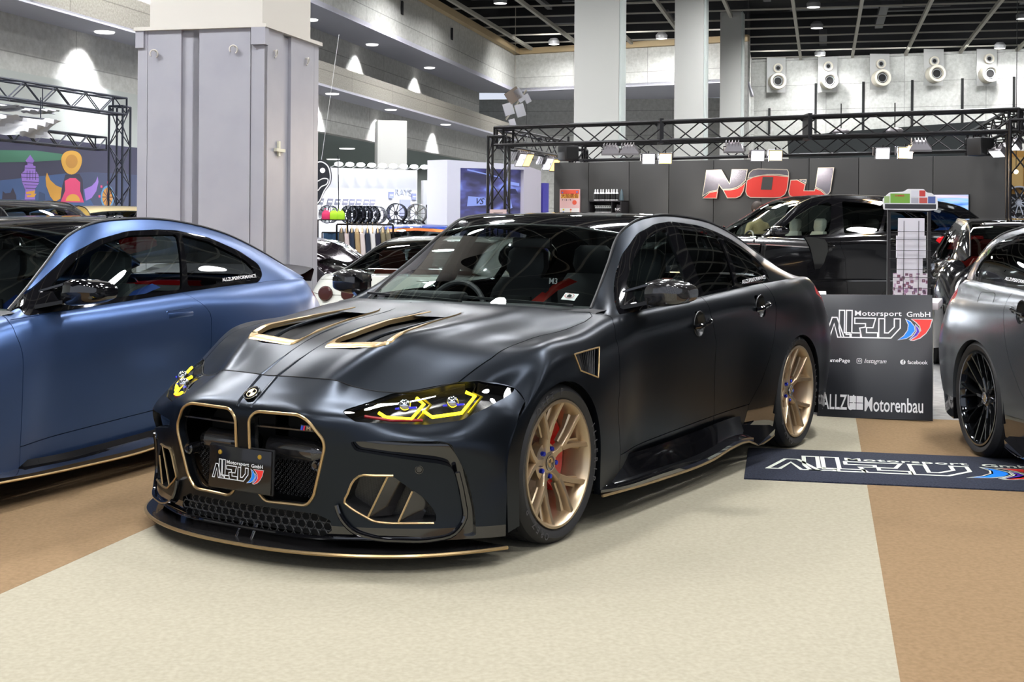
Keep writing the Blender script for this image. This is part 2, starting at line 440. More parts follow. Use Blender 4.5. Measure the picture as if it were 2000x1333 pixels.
def emblem(M, parent, m_line, lw=.13, size=1.0, words=True, mats=None, off=.001, rad=None):
    """M maps emblem plane (x right, y up, z out), scaled by size per 10 units"""
    s = size/10.0
    def put(name, V, F, m):
        return mk(name, [(M @ Vector((x*s, y*s, off)))[:] for x, y in V], F, m, parent, False)
    V = []; F = []
    for k, P in EMB.items():
        v, f = strip2d(P, lw); F += [tuple(i+len(V) for i in q) for q in f]; V += v
    for k, (c, P) in SAILS.items():
        v, f = strip2d(P, lw*.8); F += [tuple(i+len(V) for i in q) for q in f]; V += v
    put('emblem_outline', V, F, m_line)
    for k, (c, P) in SAILS.items():
        put('emblem_sail', P, [tuple(range(len(P)))], mat('emblem '+k, c, .5))
    if words:
        text_mesh('Motorsport', .72*s*1.0, m_line, 'lettering', parent, M @ Matrix.Translation((4.95*s, 2.42*s, off)), .0006, True, sx=1.22, space=1.06)
        text_mesh('GmbH', .72*s, m_line, 'lettering', parent, M @ Matrix.Translation((8.75*s, 2.35*s, off)), .0006, True, sx=1.15)

# ------------------------------------------------------------------ paints shared by the cars
M_GOLD = mat('gold trim', (.62,.44,.22), .28, .85)
M_GLOSSBLACK = mat('gloss black', (.004,.004,.005), .06, 0, 1.0)
M_BLACKPL = mat('black plastic', (.010,.010,.011), .5)
M_VOID = mat('dark void', (.004,.004,.004), .8)
M_CARBON = mat('carbon weave', (.03,.03,.03), .18, 0, 1.0)
checker_carbon(M_CARBON, (.006,.006,.007), (.030,.028,.028), 260)
M_CARBONM = mat('satin carbon weave', (.02,.02,.02), .35)
checker_carbon(M_CARBONM, (.006,.006,.006), (.028,.027,.027), 220)
M_RUBBER = mat('tyre rubber', (.014,.014,.015), .62)
M_TREAD = mat('tyre tread', (.009,.009,.010), .75)
M_GLASSW = glass('windscreen glass', (.74,.80,.77), 1.52)
M_GLASSD = glass('tinted side glass', (.14,.16,.16), 1.6)
M_GLASSF = glass('front side glass', (.55,.64,.62), 1.55)
M_LENS = glass('headlight lens', (.9,.9,.88), 1.45)
M_LED = mat('yellow daytime light', (.9,.75,.02), .4, emit=(1.0,.72,.01), es=7.0)
M_YELGLASS = mat('yellow reflector', (.35,.29,.02), .2, .4)
M_CHROME = mat('chrome', (.75,.76,.78), .08, 1)
M_STEEL = mat('brake steel', (.35,.33,.32), .3, 1)
M_REDCAL = mat('red caliper', (.75,.02,.02), .25, 0, .8)
M_REDLAMP = mat('red lamp', (.55,.01,.015), .12, 0, 1.0, emit=(1,.02,.03), es=.06)
M_WHITE = mat('white lettering', (.85,.85,.85), .5)
M_SEAT = mat('black seat leather', (.04,.04,.043), .5)
M_DASH = mat('dashboard', (.025,.026,.028), .6)
M_REDBELT = mat('red seat belt', (.62,.03,.02), .55)
M_BLUEBOLT = mat('blue wheel bolt', (.02,.04,.55), .2, .8)
M_MBLUE = mat('badge blue', (.02,.10,.65), .4); M_MRED = mat('badge red', (.7,.02,.04), .4); M_MVIO = mat('badge dark blue', (.03,.02,.30), .4)

def roundel(M, r, parent, name='badge', m_q=M_GOLD):
    """round badge with four quadrants, M: plane to car"""
    b = MB(); b.lathe([(0,.0),(r,.0),(r,.004),(r*.94,.0055),(r*.90,.004),(0,.004)], 32, 'z')
    o = mk(name, [(M @ Vector(v))[:] for v in b.V], b.F, M_GLOSSBLACK, parent)
    g = MB(); g.lathe([(r*.99,.0045),(r*.97,.0065),(r*.90,.0065),(r*.88,.0045)], 32, 'z')
    mk('badge_ring', [(M @ Vector(v))[:] for v in g.V], g.F, M_CHROME, o)
    g = MB(); g.lathe([(r*.62,.0045),(r*.60,.0055),(r*.56,.0055)], 32, 'z')
    for q in (0, 2):
        P = [(0,0)]+[(r*.57*math.cos(math.pi/2*(q+k/8)), r*.57*math.sin(math.pi/2*(q+k/8))) for k in range(9)]
        g.prism(P, .0045, .0055)
    mk('badge_quadrant', [(M @ Vector(v))[:] for v in g.V], g.F, m_q, o)
    return o

def tapered(b, secs, up):
    """bar through sections (point, width, depth); up = outward axis; trapezoid section"""
    up = Vector(up); n = len(secs); V = []
    for i, (p, w_, d) in enumerate(secs):
        p = Vector(p); q0 = Vector(secs[max(i-1,0)][0]); q1 = Vector(secs[min(i+1,n-1)][0]); t = (q1-q0).normalized()
        u = t.cross(up).normalized(); v = u.cross(t)
        if v.dot(up) < 0: v = -v
        for (a, c) in ((-.5,-1),(.5,-1),(.5,-.22),(.36,0),(-.36,0),(-.5,-.22)): V.append(p+u*a*w_+v*c*d)
    F = []
    for i in range(n-1):
        for k in range(6): F.append((i*6+k, i*6+(k+1)%6, (i+1)*6+(k+1)%6, (i+1)*6+k))
    F += [tuple(range(6))[::-1], tuple(range((n-1)*6, n*6))]
    b.add(V, F)
def make_wheel(parent, m_rim, Rt=.334, Rr=.267, w_=.285, caliper=M_REDCAL, name='wheel', style='y', badge=True, lettering=False, m_bolt=M_BLUEBOLT):
    """wheel about the y axis, outward +y, outer rim face at y = 0"""
    root = empty(name); root.parent = parent
    t = MB()
    t.lathe([(Rr-.004,-.012),(Rr+.006,-.002),(Rr+.012,.004),(Rt-.030,.010),(Rt-.012,-.004),(Rt-.003,-.022)], 96)
    t.lathe([(Rt-.003,-w_+.025),(Rt-.02,-w_+.0),(Rr,-w_+.004)], 64)
    tyre = t.build('tyre', M_RUBBER, root)
    tr = MB(); prof = [(Rt-.003,-.022)]
    k = 4
    for i in range(k):
        y0 = -.022-(w_-.047)*(i+.9)/(k+.8)
        prof += [(Rt, y0+.006), (Rt-.007, y0+.003), (Rt-.007, y0-.003), (Rt, y0-.006)]
    prof += [(Rt-.003, -w_+.025)]
    tr.lathe(prof, 96)
    tr.build('tread', M_TREAD, tyre)
    gv = MB()
    for i in range(60):
        a = 2*math.pi*i/60; ca, sa = math.cos(a), math.sin(a); M = Matrix.Rotation(-a, 4, 'Y')
        gv.add([(M @ Vector(v))[:] for v in ((Rt+.0004,-.24,-.0024),(Rt+.0004,-.05,-.0024),(Rt+.0004,-.05,.0024),(Rt+.0004,-.24,.0024))], [(0,1,2,3)])
    gv.build('tread_groove', M_VOID, tyre)
    if lettering:
        for txt, a0 in (('PIRELLI', 200), ('P ZERO', 330), ('P ZERO', 90)):
            for i, ch in enumerate(txt):
                if ch == ' ': continue
                a = R(a0 - i*7.5); rr = (Rr+Rt)/2+.002
                M = Matrix.Translation((rr*math.cos(a), .0095, rr*math.sin(a))) @ Matrix.Rotation(-a+math.pi/2, 4, 'Y') @ Matrix.Rotation(math.pi/2, 4, 'X') @ Matrix.Rotation(math.pi, 4, 'Y')
                text_mesh(ch, .040, mat('tyre lettering', (.05,.05,.055), .5), 'sidewall_lettering', tyre, M, .001, True)
    r = MB()
    r.lathe([(Rr-.006,-.012),(Rr+.002,-.003),(Rr,.004),(Rr-.010,.004),(Rr-.016,-.004),(Rr-.024,-.030),(Rr-.026,-.10),(Rr-.034,-.13),(Rr-.030,-w_+.03),(Rr+.002,-w_+.008)], 72)
    rim = r.build('rim', m_rim, root)
    s = MB()
    if style == 'y':
        for i in range(5):
            a = 2*math.pi*i/5 + R(8)
            def P(rad, da, y): return (rad*math.cos(a+da), y, rad*math.sin(a+da))
            tapered(s, [(P(.030,0,-.052),.050,.040),(P(.075,0,-.046),.030,.038),(P(.115,0,-.038),.036,.036)], (0,1,0))
            for sg in (-1, 1):
                tapered(s, [(P(.108,0,-.038),.030,.036),(P(.165,sg*R(9),-.026),.024,.040),(P(.215,sg*R(14.5),-.014),.023,.044),(P(Rr-.012,sg*R(17.5),-.002),.026,.050)], (0,1,0))
            for sg in (-1, 1):
                tapered(s, [(P(.12,sg*R(6),-.06),.030,.02),(P(.19,sg*R(11),-.05),.040,.02),(P(Rr-.02,sg*R(16.5),-.04),.048,.03)], (0,1,0))
    else:
        for i in range(10):
            a = 2*math.pi*i/10
            def P(rad, da, y): return (rad*math.cos(a+da), y, rad*math.sin(a+da))
            tapered(s, [(P(.035,0,-.052),.030,.036),(P(.12,R(4),-.040),.020,.036)], (0,1,0))
            for sg in (-1, 1):
                tapered(s, [(P(.115,R(3),-.040),.014,.036),(P(.19,sg*R(5.5)+R(3),-.022),.014,.044),(P(Rr-.012,sg*R(9)+R(3),-.002),.016,.054)], (0,1,0))
    s.lathe([(0,-.11),(.082,-.11),(.082,-.066),(.060,-.058),(.045,-.050),(.036,-.046),(0,-.046)], 40)
    s.build('spokes', m_rim, rim)
    for i in range(5):
        a = 2*math.pi*(i+.5)/5 + R(8); b = MB(); c = (.060*math.cos(a), 0, .060*math.sin(a))
        b.lathe([(.0,-.045),(.009,-.045),(.0105,-.048),(.0105,-.065)], 8, 'y', c)
        b.build('wheel_bolt', m_bolt, rim)
    M = Matrix.Translation((0,-.046,0)) @ Matrix.Rotation(math.pi/2, 4, 'X').inverted()
    if badge: roundel(M, .034, rim, 'centre_cap')
    d = MB(); d.lathe([(.06,-.150),(Rr-.055,-.150),(Rr-.050,-.154),(Rr-.050,-.178),(Rr-.055,-.182),(.06,-.182)], 64)
    d.lathe([(0,-.12),(.075,-.12),(.085,-.15),(.085,-.16)], 40)
    d.build('brake_disc', M_STEEL, root)
    if caliper is not None:
        c = MB(); n = 12
        ri, ro = Rr-.125, Rr-.036; V = []
        for k in range(n+1):
            a = R(118+104*k/n); f = min(1, min(k, n-k)/2+.55)
            for (rr, y) in ((ri, -.125), (ro*1.0, -.118), (ro, -.19), (ri, -.19)): V.append((rr*math.cos(a), y-.012*(1-f), rr*math.sin(a)))
        F = []
        for k in range(n):
            for j in range(4): F.append((k*4+j, k*4+(j+1)%4, (k+1)*4+(j+1)%4, (k+1)*4+j))
        F += [(0,1,2,3)[::-1], (n*4,n*4+1,n*4+2,n*4+3)]
        c.add(V, F); c.build('brake_caliper', caliper, root)
    return root

def seat(parent, x, y, m_seat=M_SEAT, m_in=None, belts=None):
    """bucket seat, facing +x"""
    r = empty('seat'); r.parent = parent; r.location = (x, y, 0)
    def slab(name, rows, m):
        G = []
        for (cx, cz, wd, th) in rows:
            ring = []
            for k in range(16):
                a = 2*math.pi*k/16; ca, sa = math.cos(a), math.sin(a)
                q = lambda v: math.copysign(abs(v)**.55, v)
                ring.append((cx+q(ca)*th/2, q(sa)*wd/2, cz))
            G.append(ring+[ring[0]])
        b = MB(); b.grid(G); b.add(G[0][:-1], [tuple(range(16))]); b.add(G[-1][:-1], [tuple(range(16))[::-1]])
        return b.build(name, m, r)
    slab('backrest', [(-.02,.38,.46,.16),(-.05,.55,.50,.17),(-.10,.78,.50,.15),(-.15,.95,.42,.12),(-.17,1.02,.34,.09)], m_seat)
    slab('headrest', [(-.17,1.02,.22,.07),(-.18,1.08,.27,.10),(-.19,1.17,.25,.10),(-.19,1.20,.18,.06)], m_seat)
    b = MB(); b.bbox((-.05,-.26,.30),(.50,.26,.46), .05); b.build('cushion', m_seat, r)
    if m_in is not None:
        b = MB(); b.bbox((-.02,-.13,.55),(.0,.13,.92), .008); b.build('seat_insert', m_in, r)
    if belts is not None:
        b = MB()
        b.grid([[(-.02,-.24,.40),(-.02,-.17,.40)],[(.05,-.10,.62),(.05,-.04,.60)],[(-.02,.08,.86),(-.02,.14,.84)],[(-.12,.18,.97),(-.12,.24,.95)],[(-.25,.24,1.02),(-.25,.30,1.0)]])
        b.build('seat_belt', belts, r)
    return r

WIN_OUT = [(-.725,.905),(-.93,1.040),(-1.155,1.190),(-1.36,1.292),(-1.56,1.340),(-1.75,1.356),(-2.11,1.334),(-2.33,1.300),(-2.54,1.248),(-2.73,1.168),(-2.80,1.095),(-2.76,1.010),(-2.70,.980),(-2.2,.968),(-1.7,.944),(-1.2,.920)]
PANE_F = [(-.97,.945),(-.99,1.04),(-1.19,1.165),(-1.385,1.262),(-1.575,1.308),(-1.64,1.312),(-1.535,.968)]
PANE_R = [(-1.715,.976),(-1.775,1.328),(-2.11,1.304),(-2.325,1.270),(-2.175,.996)]
PANE_Q = [(-2.225,.998),(-2.365,1.262),(-2.53,1.218),(-2.70,1.142),(-2.745,1.085),(-2.715,1.025),(-2.66,1.004)]
HL = [(.800,.432,.609),(.802,.498,.573),(.722,.60,.566),(.63,.712,.560),(.53,.807,.574),(.419,.856,.617),(.324,.872,.650),(.275,.872,.668),(.262,.852,.676),(.30,.82,.688),(.359,.766,.7025),(.420,.70,.697),(.607,.521,.660),(.706,.482,.633)]
R1 = [(.486,.497),(.612,.504),(.785,.503),(.819,.490),(.833,.431),(.847,.365),(.868,.22),(.876,.13),(.84,.13),(.829,.261),(.817,.368),(.808,.402),(.775,.416),(.648,.440),(.505,.462)]
INTK = [(.487,.34),(.505,.366),(.629,.368),(.667,.332),(.722,.286),(.750,.243),(.760,.22),(.762,.186),(.570,.188),(.531,.208),(.455,.258)]
KID = [(.036,.45),(.036,.556),(.072,.588),(.292,.592),(.338,.572),(.394,.50),(.396,.465),(.338,.278),(.302,.236),(.096,.231),(.036,.290)]
VENT = [(.512,.092),(.498,.350),(.450,.388),(.36,.382),(.10,.345),(-.16,.315),(-.215,.30),(-.215,.18),(-.15,.135),(.09,.10),(.31,.090),(.46,.082)]
HOODP = [(1.2,-.2),(1.2,.705),(.42,.705),(.243,.752),(.075,.765),(-.15,.768),(-.30,.783),(-.46,.795),(-.56,.780),(-.615,.735),(-.63,.68),(-.585,.60),(-.535,.42),(-.50,.2),(-.49,-.2)]
ARCH_R = .344
def project_on(S, a, b, pts2):
    """third coordinate of 2D points on a dense surface (a,b = indices of the two given coordinates)"""
    P = S.reshape(-1,3); out = []
    for p in pts2:
        d = (P[:,a]-p[0])**2+(P[:,b]-p[1])**2; i = np.argsort(d)[:4]; w_ = 1/(d[i]+1e-8); q = (P[i]*w_[:,None]).sum(0)/w_.sum()
        q[a] = p[0]; q[b] = p[1]; out.append(q)
    return out

SEDAN = dict(RAIL=RAIL, BELT=BELT, OUT=WIN_OUT, panes=[PANE_F, PANE_R, PANE_Q], R=.334, AR=ARCH_R, rx=-2.857, handles=((-1.478,.828,.905),(-2.317,.876,.905)),
  SE1=[(-.68,.93),(-.60,.885),(-.552,.82),(-.55,.6),(-.532,.5),(-.585,.29),(-.60,.1)], SE2=[(-1.66,.96),(-1.628,.865),(-1.70,.72),(-1.718,.54),(-1.75,.35),(-1.76,.1)],
  SE3=[(-2.60,.995),(-2.53,.85),(-2.475,.73),(-2.41,.6),(-2.31,.45),(-2.18,.33),(-2.1,.1)], bz=lambda p: p, mz=0.0, doors=2, hx=-2.50, step=0, zr=.283, rear_glass=True, skz=0.0, mirrors=True, skirts=True)
def build_sedan(name, label, loc, rz, paint, m_rim, hero=True, m_roof=M_GLOSSBLACK, trim_m=M_GOLD, cal=M_REDCAL, style='y', m_bolt=M_BLUEBOLT, wing=True, group=None, spec=None, glass_f=None, glass_r=None, lamp_m=None, m_wheel_badge=True):
    S = dict(SEDAN); S.update(spec or {}); RAIL, BELT, WIN_OUT, ARCH_R, RX = S['RAIL'], S['BELT'], S['OUT'], S['AR'], S['rx']
    WR = S['R']; CZ = WR+.002; bz = S['bz']
    root = thing(name, label, 'car', loc, rz, group)
    hb = S['step'] or (.013 if hero else .022)
    BG = np.array([[bz(p) for p in r] for r in body_grid()]); BS = surf(BG, hb, hb, sym=True); SS = surf(side_grid(BELT, RAIL), hb*.8, hb*.8); TS = surf(top_grid(RAIL), hb, hb, sym=True)
    FS = surf([[bz(p) for p in r] for r in FASCIA], hb*.7, hb*.7)
    bV, bF = gridmesh(BS); sV, sF = gridmesh(SS); tV, tF = gridmesh(TS); fV, fF = gridmesh(FS, True)
    # make normals face outwards
    def orient(V, F, c):
        N = vnormals(V, F); s = ((V-np.array(c))*N).sum(1).sum()
        return (V, F) if s > 0 else (V, [f[::-1] for f in F])
    bV, bF = orient(bV, bF, (-1.5,0,.4)); sV, sF = orient(sV, sF, (-1.8,0,.9)); tV, tF = orient(tV, tF, (-1.8,0,.3)); fV, fF = orient(fV, fF, (0,0,.4))
    xz = [0,2]; yz = [1,2]; xy = [0,1]
    g = .0022
    def pair(name, V, F, m, d=.02, sub=None):
        if len(F) == 0: return None
        V2, F2 = skirt(V, F, d)
        for v3, f3 in pieces(V2, F2): o = mk(name, v3, f3, m, root); mirror_y(o, name, root)
    def centre(name, V, F, m, d=.02, parent=None):
        V2, F2 = skirt(V, F, d); V2, F2 = double(V2, F2); return mk(name, V2, F2, m, parent or root)
    # wheel arches out of the body
    for cx in (.005, RX):
        s = np.hypot(bV[:,0]-cx, bV[:,2]-CZ)-ARCH_R; s = np.where(bV[:,1] < .6, 1.0, s)
        low = (np.abs(bV[:,0]-cx) < ARCH_R) & (bV[:,2] < CZ) & (bV[:,1] > .6)
        s = np.where(low, np.abs(bV[:,0]-cx)-ARCH_R, s)
        bV, bF = trim(bV, bF, s)
    s = np.hypot(fV[:,0]-.005, fV[:,2]-CZ)-ARCH_R-.004; fV, fF = trim(fV, fF, np.where(fV[:,1] > .8, np.where(fV[:,2] < CZ, fV[:,0]-.005-ARCH_R-.004, s), 1.0))
    # ---- bonnet
    sh = sdpoly(bV[:,xy], HOODP); sh = np.where(bV[:,2] < bz((0,0,.66))[2]-.02, -1, sh)
    hV, hF = trim(bV, bF, sh-g); hV, hF = trim(hV, hF, -sdpoly(hV[:,xy], rpoly(VENT, .02)) ) if hero else (hV, hF)
    hood = centre('bonnet', hV, hF, paint, .02)
    rV, rF = trim(bV, bF, -sh-g)
    # cowl strip and deck under the cabin
    sc = np.minimum(rV[:,0]+.80, -.47-rV[:,0]); sc = np.minimum(sc, .70-rV[:,1]); zdk = bz((-1,0,.88))[2]; sc = np.where(rV[:,2] < zdk-.03, -1, sc)
    cV, cF = trim(rV, rF, sc); centre('cowl', cV-np.array([0,0,.012]), cF, M_BLACKPL, .01)
    # remove deck
    bx = np.array([b[0] for b in BELT])[::-1]; by = np.array([b[1] for b in BELT])[::-1]
    yb = np.interp(rV[:,0], bx, by)-.006
    dk = np.where((rV[:,0] < -.66) & (rV[:,0] > RAIL[-1][0]+.015) & (rV[:,2] > zdk), rV[:,1]-yb, 1.0)
    dk = np.where((rV[:,0] >= -.66) & (rV[:,2] > zdk), np.maximum(rV[:,1]-.705, rV[:,0]+.44), dk)
    rV, rF = trim(rV, rF, dk)
    # ---- lower body into panels
    def line_x(V, pl):
        """x minus the seam's x at this height"""
        pl = sorted(pl, key=lambda p: p[1]); return V[:,0]-np.interp(V[:,2], [p[1] for p in pl], [p[0] for p in pl])
    SE1, SE2, SE3 = S['SE1'], S['SE2'], S['SE3']
    zr = lambda V: V[:,2]-(S['zr']+np.clip((-V[:,0]-.6)/1.15, 0, 1.6)*.036)
    a1 = line_x(rV, SE1)
    fnV, fnF = trim(rV, rF, a1-g)
    VT = [(-.118,.783),(-.345,.796),(-.300,.668),(-.145,.712)]
    fnV, fnF = trim(fnV, fnF, -sdpoly(fnV[:,xz], VT)) if hero else (fnV, fnF)
    pair('front_fender', fnV, fnF, paint, .03)
    rest = trim(rV, rF, -a1-g); d1 = trim(*rest, line_x(rest[0], SE2)-g)
    rest = trim(*rest, -line_x(rest[0], SE2)-g)
    if S['doors'] == 1: SE3 = [(1.0,5),(1.0,-5)]; q = rest; d2 = (np.zeros((0,3)), [])
    else: d2 = trim(*rest, line_x(rest[0], SE3)-g); q = trim(*rest, -line_x(rest[0], SE3)-g)
    bt = np.array([(-.66,.9045),(-1.2,.919),(-1.7,.943),(-2.2,.967),(-2.7,.984)])[::-1]
    dA = trim(*d1, zr(d1[0])-g)
    hole = lambda m_, h_: trim(*m_, np.hypot(m_[0][:,0]-h_[0], m_[0][:,2]-h_[1])-.064)
    if S['handles']: dA = hole(dA, S['handles'][0])
    if S['doors'] == 2: pair('front_door', *dA, paint, .02); dB = trim(*d2, zr(d2[0])-g); dB = hole(dB, S['handles'][1]) if len(S['handles']) > 1 else dB; pair('rear_door', *dB, paint, .02)
    else: pair('door', *dA, paint, .02)
    s1 = trim(*d1, -zr(d1[0])-g); s2 = trim(*d2, -zr(d2[0])-g) if S['doors'] == 2 else (np.zeros((0,3)), [])
    n1 = len(s1[0]); pair('sill', np.concatenate([s1[0], np.array(s2[0]).reshape(-1,3)]), list(s1[1])+[tuple(i+n1 for i in f) for f in s2[1]], paint, .02)
    # rear: quarter panel / boot lid / lamps
    TL = [(x, bz((x,.7,z))[2]) for x, z in [(-3.36,.905),(-3.43,.945),(-3.62,.960),(-4.2,.960),(-4.2,.80),(-3.72,.80),(-3.52,.815)]]
    st_ = sdpoly(q[0][:,xz], TL); st_ = np.where(q[0][:,1] < .22, -1, st_)
    lamp = trim(*q, st_-g); q = trim(*q, -st_-g)
    pair('tail_lamp', *lamp, lamp_m or M_REDLAMP, .03)
    sb = np.where(q[0][:,0] < RAIL[-1][0]+.03, .70-q[0][:,1], -1.0); sb = np.where(q[0][:,2] < bz((-3.6,0,.93))[2], -1, sb)
    boot = trim(*q, sb-g); q = trim(*q, -sb-g); centre('boot_lid', *boot, paint)
    sr = q[0][:,2]-.30; q2 = trim(*q, sr); low = trim(*q, -sr)
    pair('quarter_panel', *q2, paint, .03); pair('rear_diffuser', *low, M_GLOSSBLACK, .03)
    # ---- cabin sides
    so = sdpoly(sV[:,xz], rpoly(WIN_OUT, .04))
    pv = trim(sV, sF, -so-g*.5); pair('roof_pillar', *pv, paint, .015)
    fr = trim(sV, sF, so-g*.5); panes = S['panes']
    for P in panes: fr = trim(*fr, -sdpoly(fr[0][:,xz], rpoly(P, .025)))
    pair('window_frame', *fr, M_GLOSSBLACK, .018)
    for P, m in zip(panes, (glass_f or M_GLASSF, glass_r or M_GLASSD, glass_r or M_GLASSD, glass_r or M_GLASSD)):
        gq = trim(sV, sF, sdpoly(sV[:,xz], rpoly(P, .025))); gq = offset_mesh(*gq, -.008)
        o = mk('side_window', *gq, m, root); mirror_y(o, 'side_window', root)
    # ---- windscreen, roof, rear window
    yr = np.interp(-tV[:,0], [-r[0] for r in RAIL], [r[1] for r in RAIL])
    hd = tV[:,0]-(RAIL[3][0]+.08)+.085*np.clip(tV[:,1]/.55, 0, 1.3)**2
    ws = trim(tV, tF, hd); ya = np.interp(-ws[0][:,0], [-r[0] for r in RAIL], [r[1] for r in RAIL])
    centre('windscreen', *ws, M_GLASSW, .0)
    bd = -(tV[:,0]-(RAIL[7][0]-.10)); rf = trim(tV, tF, np.minimum(-hd, -bd)); centre('roof', *rf, m_roof, .012)
    bw = trim(tV, tF, bd); centre('rear_window', *bw, M_GLASSD, .0)
    b = MB()   # black edge of the windscreen and roof rail seals
    Rr_ = spline1(np.array(RAIL), .03)
    for sg in (1,-1): b.tube([(p[0], p[1]*sg, p[2]+.003) for p in Rr_], .007, 6)
    b.tube([(RAIL[3][0]+.08-.085*min(1.3,abs(y)/.55)**2, y, RAIL[3][2]-.005+float(np.interp(abs(y), [0,.3,.55], [.046,.035,0]))) for y in np.linspace(-.55,.55,25)], .008, 6)
    b.build('window_seal', M_BLACKPL, root)
    # ---- underbody and inner arches
    b = MB(); b.prism([(-3.65,-.66),(.42,-.66),(.60,-.42),(.60,.42),(.42,.66),(-3.65,.66)], .135, .20); fp = b.build('floor_pan', M_VOID, root)
    b = MB(); b.box((RX+.42,-.84,.205),(-.45,.84,.30)); b.build('tunnel_pan', M_VOID, fp)
    for cx in (.0, RX):
        for sg in (1,-1):
            b = MB(); G = []
            for k in range(25):
                a = R(-15+210*k/24); G.append([(cx+(ARCH_R+.016)*math.cos(a), sg*y, CZ+(ARCH_R+.016)*math.sin(a)) for y in (.935,.55)])
            b.grid(G); b.add([(cx+(ARCH_R+.016)*math.cos(R(-15+210*k/24)), sg*.55, CZ+(ARCH_R+.016)*math.sin(R(-15+210*k/24))) for k in range(25)], [tuple(range(25))])
            b.build('wheel_arch_liner', M_VOID, root)
    # ---- wheels
    for (x, sg, ro) in ((0,1,WR),(0,-1,WR),(RX,1,WR+.006),(RX,-1,WR+.006)):
        wr = make_wheel(root, m_rim, ro, ro*(.80 if x == 0 else .807), .285, cal, style=style, lettering=(hero and sg == 1), m_bolt=m_bolt)
        wr.location = (x, .935*sg, ro); wr.rotation_euler = (0, 0, 0 if sg == 1 else math.pi)
        if sg == 1 and x == 0: wr.rotation_euler = (0, 0, 0)
    # ---- door handles
    for x, z, yy in S['handles']:
        for sg in (1,-1):
            h = MB(); yo = yy+.004
            G = []
            for (r_, dy) in ((0,-.030),(.040,-.028),(.056,-.014),(.062,.000),(.066,.002),(.068,-.002)):
                G.append([(x+r_*1.05*math.cos(t), (yo+dy)*sg, z+r_*math.sin(t)) for t in np.linspace(0, 2*math.pi, 33)])
            h.grid(G, flip=(sg < 0)); o = h.build('door_handle', mat('handle recess black', (.004,.004,.004), .35), root)
            k = MB(); L = [(x+.085,(yo+.010)*sg,z-.012),(x+.06,(yo+.028)*sg,z-.008),(x,(yo+.034)*sg,z+.002),(x-.07,(yo+.030)*sg,z+.012),(x-.10,(yo+.012)*sg,z+.016)]
            k.tube(spline1(np.array(L), .01), .0125, 10); k.build('handle_grip', M_GLOSSBLACK, o)
    # ---- mirrors
    for sg in ((1,-1) if S['mirrors'] else ()):
        sec = []
        mzz = S['mz']
        for (y, x0, x1, z0, z1) in ((.872,-.915,-.985,.958,1.040),(.885,-.885,-1.02,.948,1.062),(.935,-.872,-1.035,.943,1.078),(1.00,-.875,-1.05,.950,1.076),(1.050,-.895,-1.065,.960,1.062),(1.075,-.93,-1.075,.975,1.045),(1.082,-.97,-1.07,.99,1.03)):
            ring = []
            for k in range(20):
                a = 2*math.pi*k/20; ca, sa = math.cos(a), math.sin(a); q = lambda v: math.copysign(abs(v)**.5, v)
                ring.append(((x0+x1)/2+q(ca)*(x0-x1)/2, y*sg, mzz+(z0+z1)/2+q(sa)*(z1-z0)/2))
            sec.append(ring+[ring[0]])
        b = MB(); b.grid(sec, flip=(sg > 0)); b.add(sec[0][:-1], [tuple(range(20))]); b.add(sec[-1][:-1], [tuple(range(20))[::-1]])
        o = b.build('door_mirror', M_CARBON if hero else M_GLOSSBLACK, root)
        k = MB()
        k.add([(v[0], v[1]*sg, v[2]+mzz) for v in [(-.80,.80,.93),(-.98,.80,.94),(-.98,.90,.955),(-.88,.90,.955),(-.80,.80,.95),(-.98,.80,.962),(-.98,.90,.972),(-.88,.90,.972)]], [(0,3,2,1),(4,5,6,7),(0,1,5,4),(1,2,6,5),(2,3,7,6),(3,0,4,7)])
        k.add([(v[0], v[1]*sg, v[2]+mzz) for v in [(-.84,.79,1.010),(-.97,.83,1.015),(-.97,.90,1.050),(-.885,.90,1.045),(-.84,.79,1.020),(-.97,.83,1.027),(-.97,.90,1.060),(-.885,.90,1.056)]], [(0,3,2,1),(4,5,6,7),(0,1,5,4),(1,2,6,5),(2,3,7,6),(3,0,4,7)])
        k.build('mirror_arm', M_GLOSSBLACK, o)
        k = MB(); k.grid([[(-1.052,.90*sg,.965+mzz),(-1.052,.90*sg,1.05+mzz)],[(-1.07,1.05*sg,.975+mzz),(-1.07,1.05*sg,1.05+mzz)]]); k.build('mirror_glass', M_CHROME, o)
    # ---- side skirts
    for sg in ((1,-1) if S['skirts'] else ()):
        G = []
        for x, z0, zt, yo in ((-.33,.150,.225,.955),(-.40,.145,.235,.965),(-.92,.132,.235,.972),(-1.52,.134,.245,.972),(-1.80,.160,.255,.972),(-2.00,.158,.255,.972),(-2.06,.150,.250,.975)):
            G.append([(x,.895*sg,zt+.03+S['skz']),(x,.905*sg,zt-.02+S['skz']*.7),(x,.925*sg,z0+.035),(x,yo*sg,z0+.020),(x,yo*sg,z0),(x,.86*sg,z0-.004)])
        b = MB(); b.grid(spline1(np.array(G), .06).tolist(), flip=(sg < 0))
        b.add([(-2.04,.88*sg,.235),(-2.36,.955*sg,.200),(-2.36,.985*sg,.180),(-2.12,.985*sg,.128),(-2.04,.97*sg,.15),(-2.04,.88*sg,.225),(-2.36,.955*sg,.190),(-2.36,.980*sg,.145),(-2.12,.980*sg,.120),(-2.04,.96*sg,.14)],
              [(0,1,2,3,4),(9,8,7,6,5),(1,6,7,2),(2,7,8,3),(3,8,9,4),(0,5,6,1)])
        o = b.build('side_skirt', M_GLOSSBLACK, root)
        e = MB(); e.tube(spline1(np.array([(p[0],(.974)*sg,p[2]) for p in [(-.31,0,.150),(-.92,0,.128),(-1.52,0,.130),(-1.80,0,.156),(-2.00,0,.156),(-2.12,0,.122),(-2.37,0,.142)]]), .08), .006, 6)
        e.build('skirt_edge', trim_m, o)
